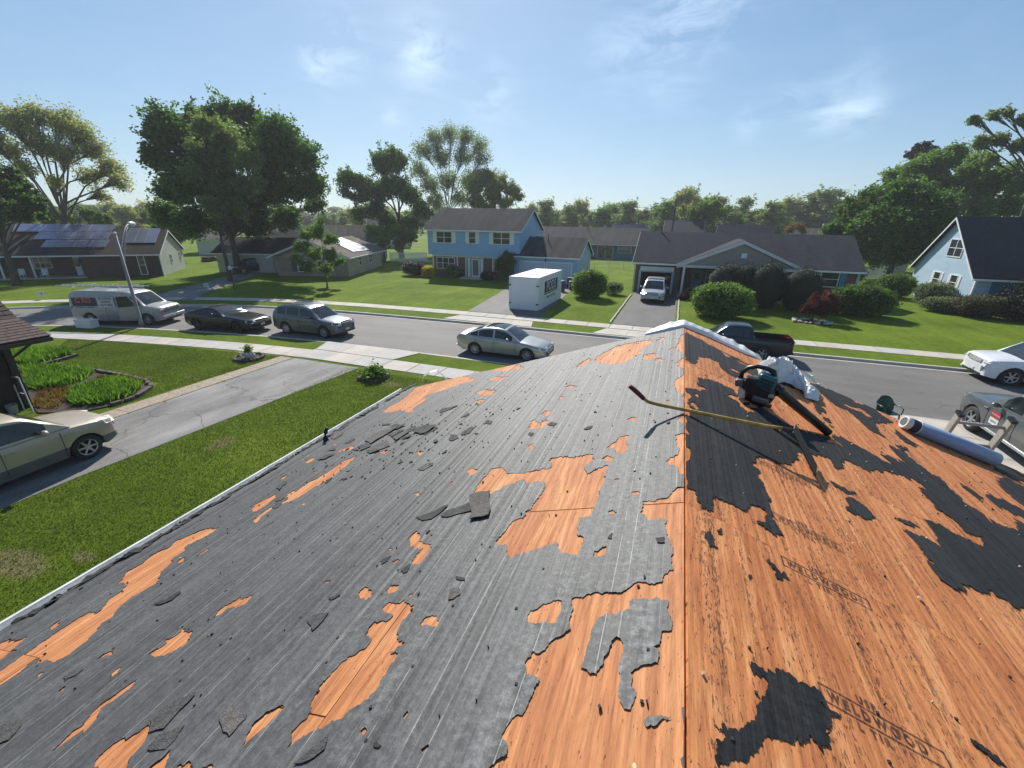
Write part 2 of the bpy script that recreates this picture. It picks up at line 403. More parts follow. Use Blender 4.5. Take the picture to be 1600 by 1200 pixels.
def resample(pts, step):
    P = [Vector((x, y)) for x, y in pts]; out = []
    # catmull-rom
    for i in range(len(P)-1):
        a = P[max(i-1, 0)]; b = P[i]; c = P[i+1]; d = P[min(i+2, len(P)-1)]
        k = 10
        for j in range(k):
            t = j/k
            out.append(.5*((2*b) + (c-a)*t + (2*a-5*b+4*c-d)*t*t + (3*b-a-3*c+d)*t**3))
    out.append(P[-1])
    res = [out[0]]; acc = 0
    for i in range(1, len(out)):
        seg = out[i]-out[i-1]; L = seg.length; pos = 0
        while acc + (L-pos) >= step:
            pos += step-acc; acc = 0; res.append(out[i-1]+seg*(pos/L))
        acc += L-pos
    return res
NKr = resample(NK, 1.0); FKr = resample(FK, 1.0)
def offset(line, d):
    out = []
    for i, p in enumerate(line):
        t = (line[min(i+1, len(line)-1)]-line[max(i-1, 0)]).normalized(); out.append(p + Vector((-t.y, t.x))*d)
    return out
def ribbon(name, la, lb, z, mat, thick=0, parent=None, kind='structure'):
    b = MB(); n = len(la)
    vs = [(p.x, p.y, z) for p in la] + [(p.x, p.y, z) for p in lb]
    b.add(vs, [(i, i+1, n+i+1, n+i) for i in range(n-1)], mat)
    if thick:
        k = len(b.v)
        vs2 = [(p.x, p.y, z-thick) for p in la] + [(p.x, p.y, z-thick) for p in lb]
        b.add(vs2, [(i, n+i, n+i+1, i+1) for i in range(n-1)], mat)
        for i in range(n-1):
            b.f.append((i, k+i, k+i+1, i+1)); b.m.append(b.mi(mat)); b.f.append((n+i, n+i+1, k+n+i+1, k+n+i)); b.m.append(b.mi(mat))
    o = b.build(name, parent)
    if kind: tag(o, kind=kind)
    return o
sheet('ground', [(-3000, -3000), (3000, -3000), (3000, 3000), (-3000, 3000)], -.17, FLAWN)
ribbon('road', offset(NKr, -.05), offset(FKr, .05)[:len(NKr)] if False else [FKr[min(int(i*len(FKr)/len(NKr)), len(FKr)-1)] + Vector((0, .05)) for i in range(len(NKr))], -.12, ROAD)
ribbon('near_kerb', offset(NKr, -.16), NKr, .012, CONC, .2)
ribbon('far_kerb', FKr, offset(FKr, .16), .012, CONC, .2)
# the pale gutter strip beside each kerb
ribbon('near_gutter', NKr, offset(NKr, .32), -.112, CONC, 0)
ribbon('far_gutter', offset(FKr, -.3), FKr, -.112, CONC, 0)
nl = [(p.x, p.y) for p in offset(NKr, -.16)]
sheet('near_lawn', nl + [(140, -70), (-84, -70)], 0.0, LAWN, .14)
fl = [(p.x, p.y) for p in offset(FKr, .16)]
sheet('far_lawn', fl + [(140, 420), (-420, 420), (-420, -28)], 0.0, FLAWN, .14)

# concrete walks: every slab a piece
CONCS = [flat('walk_concrete_%s' % n, c, .85, .14, 1.1, .35, 60) for n, c in (('buff', (.47, .43, .37)), ('pink', (.45, .395, .34)), ('grey', (.41, .395, .365)))]
def walk(name, line, d0, d1, step, x0, x1, skip=()):
    root = empty(name, (0, 0, 0), kind='structure')
    L = resample([(p.x, p.y) for p in line], step); a, b_ = offset(L, d0), offset(L, d1)
    rnd = random.Random(name)
    for i in range(len(L)-1):
        if not (x0 <= L[i].x <= x1): continue
        g = .012
        q = [a[i].lerp(a[i+1], g), a[i].lerp(a[i+1], 1-g), b_[i].lerp(b_[i+1], 1-g), b_[i].lerp(b_[i+1], g)]
        mb = MB(); mb.prism([(p.x, p.y) for p in q], .06, rnd.choice(CONCS), base=-.04 + rnd.uniform(-.003, .004))
        mb.build('paving_slab', root)
    return root
walk('near_sidewalk', NKr, -2.85, -1.62, 1.45, -50, 22)
walk('far_sidewalk', FKr, 1.95, 3.15, 1.45, -70, 45)
def slabs(name, quads, z=.02, mats=None, kind='structure', piece='paving_slab', thick=.06):
    root = empty(name, kind=kind); rnd = random.Random(name)
    for q in quads:
        c = (sum(p[0] for p in q)/len(q), sum(p[1] for p in q)/len(q))
        q = [(c[0]+(p[0]-c[0])*.988, c[1]+(p[1]-c[1])*.988) for p in q]
        MB().prism(q, thick, rnd.choice(mats or CONCS), base=z-thick+rnd.uniform(-.002, .003)).build(piece, root)
    return root
def grid_quads(c00, c10, c11, c01, nu, nv):
    f = lambda u, v: tuple((c00[k]*(1-u)+c10[k]*u)*(1-v)+(c01[k]*(1-u)+c11[k]*u)*v for k in (0, 1))
    return [[f(i/nu, j/nv), f((i+1)/nu, j/nv), f((i+1)/nu, (j+1)/nv), f(i/nu, (j+1)/nv)] for i in range(nu) for j in range(nv)]
# driveways (asphalt) with concrete aprons
sheet('near_driveway', [(-16.7, 14.95), (-12.9, 14.95), (-13.35, 9.9), (-13.75, 5.0), (-13.9, -12), (-17.6, -12), (-17.3, 5), (-17.2, 10)], .012, DRIVE, .05)
slabs('near_driveway_apron', grid_quads((-16.9, 16.55), (-12.2, 16.55), (-11.6, 18.0), (-17.4, 17.95), 3, 1) + grid_quads((-16.9, 15.2), (-12.2, 15.2), (-12.2, 16.5), (-16.9, 16.5), 3, 1), .03)
# exposed aggregate strip beside the near driveway
slabs('driveway_border', grid_quads((-17.95, -4), (-17.15, -4), (-16.75, 14.9), (-17.5, 14.9), 1, 22), .03, [flat('aggregate', (.33, .27, .2), .9, .4, 14, .8, 60)])
sheet('pods_driveway', [(-14.2, 28.8), (-8.6, 28.8), (-9.1, 37), (-9.8, 46.4), (-16.6, 46.4), (-15.2, 37)], .012, DRIVE2, .05)
slabs('pods_driveway_apron', grid_quads((-14.6, 25.72), (-8.2, 25.74), (-8.6, 27.3), (-14.0, 27.2), 4, 1), .03)
sheet('garage_driveway', [(-3.55, 28.9), (.35, 28.9), (.35, 44.2), (-3.55, 44.2)], .012, DRIVE2, .05)
slabs('garage_driveway_apron', grid_quads((-4.3, 25.78), (1.5, 25.8), (.7, 27.4), (-3.7, 27.35), 3, 1), .03)
sheet('curved_driveway', [(-39.4, 22.2), (-36.2, 23.5), (-38.6, 26.5), (-45.6, 37.3), (-46.5, 42), (-50.5, 42), (-47.8, 36.0), (-44.6, 30.6), (-42.0, 25.2)], .02, DRIVE, .05)
sheet('own_driveway', [(8.6, 15.4), (12.6, 15.4), (12.6, -10), (8.6, -10)], .02, CONC, .05)
slabs('own_driveway_apron', grid_quads((8.0, 15.4), (13.4, 15.4), (13.8, 18.0), (7.6, 18.0), 3, 2), .03)

# grass blades on the near lawn: nobody could count them
def grass(name, polys, n, h, w, mat, seed=1):
    rs = np.random.RandomState(seed); P = []
    for poly, frac in polys:
        xs = [p[0] for p in poly]; ys = [p[1] for p in poly]; k = int(n*frac); got = 0
        pa = np.array(poly)
        while got < k:
            c = np.stack([rs.uniform(min(xs), max(xs), k), rs.uniform(min(ys), max(ys), k)], 1)
            ins = np.zeros(len(c), bool); j = len(pa)-1
            for i in range(len(pa)):
                xi, yi = pa[i]; xj, yj = pa[j]
                cond = ((yi > c[:, 1]) != (yj > c[:, 1])) & (c[:, 0] < (xj-xi)*(c[:, 1]-yi)/(yj-yi+1e-12)+xi)
                ins ^= cond; j = i
            c = c[ins][:k-got]; got += len(c); P.append(c)
    P = np.concatenate(P); k = len(P)
    a = rs.uniform(0, 2*np.pi, k); hh = h*rs.uniform(.5, 1.4, k); ln = rs.uniform(0, .8, k)*hh; b = rs.uniform(0, 2*np.pi, k)
    v = np.zeros((k, 3, 3))
    v[:, 0, 0] = P[:, 0]-np.cos(a)*w; v[:, 0, 1] = P[:, 1]-np.sin(a)*w
    v[:, 1, 0] = P[:, 0]+np.cos(a)*w; v[:, 1, 1] = P[:, 1]+np.sin(a)*w
    v[:, 2, 0] = P[:, 0]+np.cos(b)*ln; v[:, 2, 1] = P[:, 1]+np.sin(b)*ln; v[:, 2, 2] = hh
    me = bpy.data.meshes.new(name); me.vertices.add(3*k); me.loops.add(3*k); me.polygons.add(k)
    me.vertices.foreach_set('co', v.ravel()); me.loops.foreach_set('vertex_index', np.arange(3*k)); me.polygons.foreach_set('loop_start', np.arange(0, 3*k, 3)); me.polygons.foreach_set('loop_total', np.full(k, 3))
    me.materials.append(mat); me.update(calc_edges=True)
    return tag(link(name, me), 'short green lawn grass beside the driveway and walk', 'grass', kind='stuff')
LF_GRASS = leaf_mat('grass_blades', [(.075, .11, .02), (.14, .185, .034), (.27, .30, .10)], .3)
grass('grass', [([(-13.3, 14.8), (-4.3, 14.8), (-4.3, -1), (-13.85, -1), (-13.75, 5), (-13.3, 9.9)], .72),
                ([(-17.9, 8), (-17.6, 14.9), (-26, 13.8), (-30.5, 12.9), (-28, 11), (-25, 10.2), (-19, 10.3)], .28)], 190000, .038, .010, LF_GRASS)

# ================================================================== THE ROOF WE STAND ON
def wood_mat(name, tar):
    m, ns, ls, b = new_mat(name)
    oi = ns.new('ShaderNodeObjectInfo')
    tc = ns.new('ShaderNodeTexCoord')
    off = ns.new('ShaderNodeVectorMath'); off.operation = 'MULTIPLY_ADD'
    ls.new(tc.outputs['Object'], off.inputs[0]); off.inputs[1].default_value = (1, 1, 1)
    cmb = ns.new('ShaderNodeCombineXYZ'); r10 = mth(ns, ls, 'MULTIPLY', oi.outputs['Random'], 17.0); ls.new(r10, cmb.inputs[0]); ls.new(r10, cmb.inputs[1]); ls.new(cmb.outputs[0], off.inputs[2])
    def mpd(s):
        mp = ns.new('ShaderNodeMapping'); mp.inputs['Scale'].default_value = s; ls.new(off.outputs[0], mp.inputs['Vector']); return mp.outputs[0]
    fig = noisef(ns, ls, mpd((5.5, .8, 1)), 1.0, 8, .72, 1.4)              # broad veneer figure
    wv = ns.new('ShaderNodeTexWave'); wv.bands_direction = 'X'; wv.inputs['Scale'].default_value = 6.5; wv.inputs['Distortion'].default_value = 14; wv.inputs['Detail'].default_value = 4; wv.inputs['Detail Scale'].default_value = .7
    ls.new(mpd((1, .16, 1)), wv.inputs['Vector'])
    fine = noisef(ns, ls, mpd((110, 5, 1)), 1.0, 5, .75)
    c = ramp(ns, ls, fig, [(.2, (.22, .070, .026)), (.38, (.40, .148, .055)), (.55, (.53, .225, .088)), (.75, (.66, .37, .175))])
    c = mixc(ns, ls, .42, c, ramp(ns, ls, wv.outputs['Fac'], [(.15, (.68, .6, .55)), (.6, (1.12, 1.12, 1.12))]), 'MULTIPLY')
    c = mixc(ns, ls, .65, c, ramp(ns, ls, fine, [(.3, (.42, .33, .28)), (.48, (.95, .95, .95)), (.72, (1.4, 1.4, 1.4))]), 'MULTIPLY')
    if tar > 1: c = mixc(ns, ls, 1.0, c, (1.0, .92, .84), 'MULTIPLY'); c = mixc(ns, ls, .22, c, c, 'ADD')
    # knots
    vo = ns.new('ShaderNodeTexVoronoi'); vo.inputs['Scale'].default_value = 1.6; ls.new(mpd((1, .7, 1)), vo.inputs['Vector'])
    kn = mth(ns, ls, 'LESS_THAN', vo.outputs['Distance'], .045)
    c = mixc(ns, ls, mth(ns, ls, 'MULTIPLY', kn, .7), c, (.12, .035, .02))
    # dark checks and specks of old tar
    stripe = noisef(ns, ls, mpd((11, .10, 1)), 1.0, 2, .5)
    sr = ns.new('ShaderNodeMapRange'); sr.inputs['From Min'].default_value = .5; sr.inputs['From Max'].default_value = .66; ls.new(stripe, sr.inputs['Value'])
    fl1 = noisef(ns, ls, mpd((120, 30, 1)), 1.0, 4, .62, .5)
    fl2 = noisef(ns, ls, mpd((300, 60, 1)), 1.0, 3, .6)
    fld = noisef(ns, ls, mpd((5, 2.2, 1)), 1.0, 3, .6)
    fl3 = noisef(ns, ls, mpd((30, 30, 1)), 1.0, 4, .7)
    th1 = mth(ns, ls, 'MULTIPLY_ADD', sr.outputs[0], -.06*tar, .688)
    th1 = mth(ns, ls, 'MULTIPLY_ADD', fld, -.09*tar, th1)
    a = ns.new('ShaderNodeMapRange'); ls.new(mth(ns, ls, 'SUBTRACT', fl1, th1), a.inputs['Value']); a.inputs['From Min'].default_value = -.01; a.inputs['From Max'].default_value = .035
    a2 = ns.new('ShaderNodeMapRange'); ls.new(mth(ns, ls, 'SUBTRACT', fl2, mth(ns, ls, 'MULTIPLY_ADD', fld, -.07*tar, .72)), a2.inputs['Value']); a2.inputs['From Min'].default_value = 0; a2.inputs['From Max'].default_value = .05
    blk = mth(ns, ls, 'MAXIMUM', a.outputs[0], a2.outputs[0])
    gr = ns.new('ShaderNodeMapRange'); ls.new(fl3, gr.inputs['Value']); gr.inputs['From Min'].default_value = .6; gr.inputs['From Max'].default_value = .75; gr.inputs['To Max'].default_value = .25*tar
    # narrow tar lines where shingle laps sat
    sx_ = ns.new('ShaderNodeSeparateXYZ'); ls.new(off.outputs[0], sx_.inputs[0])
    ln_ = mth(ns, ls, 'FRACT', mth(ns, ls, 'ADD', mth(ns, ls, 'DIVIDE', mth(ns, ls, 'ADD', sx_.outputs[0], mth(ns, ls, 'MULTIPLY', noisef(ns, ls, mpd((2, .5, 1)), 1.0, 3), .03)), .137), 60))
    lm_ = mth(ns, ls, 'LESS_THAN', ln_, .13)
    lt_ = ns.new('ShaderNodeMapRange'); ls.new(noisef(ns, ls, mpd((60, 22, 1)), 1.0, 4, .7), lt_.inputs['Value']); lt_.inputs['From Min'].default_value = .47; lt_.inputs['From Max'].default_value = .56
    lg_ = ns.new('ShaderNodeMapRange'); ls.new(noisef(ns, ls, mpd((3, .9, 1)), 1.0, 3), lg_.inputs['Value']); lg_.inputs['From Min'].default_value = .42; lg_.inputs['From Max'].default_value = .58
    line_ = mth(ns, ls, 'MULTIPLY', mth(ns, ls, 'MULTIPLY', lm_, lt_.outputs[0]), mth(ns, ls, 'MULTIPLY', lg_.outputs[0], min(1.0, .25+.45*tar) if tar > 1 else .12))
    blk = mth(ns, ls, 'MAXIMUM', blk, line_)
    c = mixc(ns, ls, gr.outputs[0], c, (.16, .10, .085))
    c = mixc(ns, ls, mth(ns, ls, 'MULTIPLY', blk, .72), c, (.03, .02, .018))
    ls.new(c, b.inputs['Base Color'])
    b.inputs['Roughness'].default_value = .72; b.inputs['Specular IOR Level'].default_value = .3
    hsum = mth(ns, ls, 'ADD', mth(ns, ls, 'MULTIPLY', fine, .7), mth(ns, ls, 'MULTIPLY', wv.outputs['Fac'], .25))
    hsum = mth(ns, ls, 'SUBTRACT', hsum, mth(ns, ls, 'MULTIPLY', blk, .6))
    bump(ns, ls, b, hsum, .55, .004)
    return m
PLY_L = wood_mat('plywood_clean', .55); PLY_R = wood_mat('plywood_tarry', 1.5)
def felt_mat(name, base, hi, lines=True, rough=.5, dust=.5, spec=.5):
    m, ns, ls, b = new_mat(name)
    tc = ns.new('ShaderNodeTexCoord'); sp = ns.new('ShaderNodeSeparateXYZ'); ls.new(tc.outputs['Object'], sp.inputs[0])
    v = mapped(ns, ls, (1, 1, 1))
    f1 = noisef(ns, ls, mapped(ns, ls, (1.5, .5, 1)), 1.0, 5, .6); f2 = noisef(ns, ls, v, 38, 6, .75); f3 = noisef(ns, ls, mapped(ns, ls, (9, .5, 1)), 1.0, 4, .55)
    f4 = noisef(ns, ls, v, 11, 5, .7)
    c = ramp(ns, ls, f1, [(.3, sc(base, .8)), (.7, sc(base, 1.25))])
    c = mixc(ns, ls, .5, c, ramp(ns, ls, f2, [(.35, (.5, .5, .5)), (.65, (1.5, 1.5, 1.5))]), 'MULTIPLY')
    c = mixc(ns, ls, .5, c, ramp(ns, ls, f3, [(.35, (.75, .75, .75)), (.65, (1.3, 1.3, 1.3))]), 'MULTIPLY')
    c = mixc(ns, ls, .4, c, ramp(ns, ls, f4, [(.35, (.65, .65, .65)), (.65, (1.35, 1.35, 1.35))]), 'MULTIPLY')
    f5 = noisef(ns, ls, mapped(ns, ls, (24, .16, 1)), 1.0, 3, .5)
    f6 = noisef(ns, ls, mapped(ns, ls, (7, .5, 1)), 1.0, 8, .72, .4)
    c = mixc(ns, ls, .75, c, ramp(ns, ls, f5, [(.34, (.62, .62, .63)), (.46, (1, 1, 1)), (.6, (1.12, 1.12, 1.12)), (.7, (.85, .85, .85))]), 'MULTIPLY')  # shade of the wrinkle grooves painted into the felt colour
    c = mixc(ns, ls, .5, c, ramp(ns, ls, f6, [(.32, (.55, .54, .53)), (.5, (1, 1, 1)), (.7, (1.3, 1.3, 1.3))]), 'MULTIPLY')
    # chalky dust: strongest in bands running with the ridge and close to it
    xr = ns.new('ShaderNodeMapRange'); ls.new(mth(ns, ls, 'ABSOLUTE', sp.outputs[0]), xr.inputs['Value']); xr.inputs['From Min'].default_value = 1.9; xr.inputs['From Max'].default_value = .25
    dm = ns.new('ShaderNodeMapRange'); ls.new(mth(ns, ls, 'ADD', f2, mth(ns, ls, 'MULTIPLY', f4, .5)), dm.inputs['Value']); dm.inputs['From Min'].default_value = .72; dm.inputs['From Max'].default_value = .98
    band = ns.new('ShaderNodeMapRange'); ls.new(noisef(ns, ls, mapped(ns, ls, (4.5, .35, 1)), 1.0, 3), band.inputs['Value']); band.inputs['From Min'].default_value = .4; band.inputs['From Max'].default_value = .65
    dk = mth(ns, ls, 'MULTIPLY', dm.outputs[0], mth(ns, ls, 'MULTIPLY', band.outputs[0], mth(ns, ls, 'MULTIPLY_ADD', xr.outputs[0], dust, .06)))
    c = mixc(ns, ls, dk, c, hi)
    if lines:
        nz = noisef(ns, ls, mapped(ns, ls, (1, .35, 1)), .8, 2)
        for (per, ph, wd, amp) in ((.235, .03, .0032, .75), (.235, .075, .0018, .4), (.61, .21, .004, .6), (.155, .11, .0012, .3)):
            x = mth(ns, ls, 'ADD', sp.outputs[0], mth(ns, ls, 'MULTIPLY_ADD', nz, .03, ph))
            fr = mth(ns, ls, 'FRACT', mth(ns, ls, 'ADD', mth(ns, ls, 'DIVIDE', x, per), 40.0))
            ln = mth(ns, ls, 'LESS_THAN', fr, wd/per)
            wear = ns.new('ShaderNodeMapRange'); ls.new(noisef(ns, ls, mapped(ns, ls, (30, 7, 1)), 1.0, 4, .7), wear.inputs['Value']); wear.inputs['From Min'].default_value = .38; wear.inputs['From Max'].default_value = .58
            c = mixc(ns, ls, mth(ns, ls, 'MULTIPLY', mth(ns, ls, 'MULTIPLY', ln, wear.outputs[0]), amp), c, (.42, .42, .38))
    ls.new(c, b.inputs['Base Color'])
    ls.new(mth(ns, ls, 'MULTIPLY_ADD', f4, .25, rough-.12), b.inputs['Roughness']); b.inputs['Specular IOR Level'].default_value = spec
    bump(ns, ls, b, mth(ns, ls, 'ADD', mth(ns, ls, 'MULTIPLY', f2, .5), mth(ns, ls, 'ADD', mth(ns, ls, 'MULTIPLY', f3, 1.2), mth(ns, ls, 'MULTIPLY', f5, 2.4))), .6, .008)
    return m
FELT_L = felt_mat('felt_weathered_grey', (.068, .069, .069), (.34, .36, .355), True, .60, .5, .45)
FELT_R = felt_mat('felt_black', (.022, .023, .024), (.12, .11, .10), False, .75, .12, .25)

house = empty('near_house', (0, 0, 0), 0, 'house under the camera with its roof stripped to torn grey felt and orange plywood', 'house')
ML, MR = slope_matrix('l'), slope_matrix('r')
ML = Matrix.Translation((XR, 0, 0)) @ ML; MR = Matrix.Translation((XR, 0, 0)) @ MR
rows = [(0.006, 1.222), (1.225, 2.441), (2.444, 3.660), (3.663, SLOPE)]
ply_cache = {}
stamps_on = {}
for side, mat, mm, sg in (('l', PLY_L, ML, -1), ('r', PLY_R, MR, 1)):
    for ri, (u0, u1) in enumerate(rows):
        y = -5.375 + (1.225 if ri % 2 else 0)
        ys = [-6.2] + [y + 2.44*k for k in range(0, 5) if -6.2 < y + 2.44*k < YE-.1] + [YE]
        for a, b_ in zip(ys[:-1], ys[1:]):
            key = (side, round(u1-u0, 3), round(b_-a, 3))
            if key not in ply_cache:
                w, l = u1-u0, b_-a
                ply_cache[key] = MB().box((0, 0, -.008), (w, l-.005, .016), mat).mesh('plywood_sheet')
            mloc = mm @ Matrix.Translation((sg*(u0+u1)/2, (a+b_)/2, random.uniform(-.0015, .0015)))
            o = link('plywood_sheet', ply_cache[key], house, mat4=mloc)
            stamps_on[(side, ri, round(a, 2), round(b_, 2))] = (o, mloc)
# the band of sheathing edge boards, fascias, gutters and walls below
WALLN = flat('near_house_siding', (.5, .49, .46), .7, .1, 1.0)
EX, EZ = SLOPE*CT, ZR - SLOPE*ST
mb = MB()
prof = [(XR-EX, EZ-.02), (XR, ZR-.03), (XR+EX, EZ-.02), (XR+EX, EZ-.15), (XR, ZR-.16), (XR-EX, EZ-.15)]
mb.prism(prof, .12, flat('rafter_wood', (.3, .2, .12), .8, .2), axis='y', base=YE-.16)
mb.build('gable_rafter', house)
mb = MB(); wx = EX-.35
mb.prism([(XR-wx, 0), (XR+wx, 0), (XR+wx, EZ-.06), (XR, ZR-.2), (XR-wx, EZ-.06)], 11.4, WALLN, axis='y', base=-5.8)
mb.build('wall', house)
for s in (-1, 1):
    mb = MB(); mb.box2(XR+s*EX-.012, XR+s*EX+.012, -6.2, YE, EZ-.17, EZ-.025, WHITE); mb.build('fascia_board', house)
# white metal gutter on the left eave, bent in places
mb = MB(); n = 60; pv = []; fv = []
gp = [(0, 0), (-.004, -.10), (-.11, -.10), (-.125, .004), (-.09, .012), (-.088, .0), (-.095, -.09), (-.012, -.09)]
for i in range(n+1):
    y = -6.2 + (YE+6.2)*i/n; wob = .018*noise.noise(Vector((0, y*1.3, 3))) + .012*noise.noise(Vector((0, y*4, 8)))
    for k, (gx, gz) in enumerate(gp): pv.append((XR-EX-.014+gx+wob*(1 if k > 1 else 0), y, EZ-.02+gz+wob*.8))
m_ = len(gp)
for i in range(n):
    for k in range(m_): fv.append((i*m_+k, i*m_+(k+1) % m_, (i+1)*m_+(k+1) % m_, (i+1)*m_+k))
mb.add(pv, fv, flat('gutter_metal', (.66, .67, .66), .35, .18, 6, .3, 20)); mb.build('gutter', house)

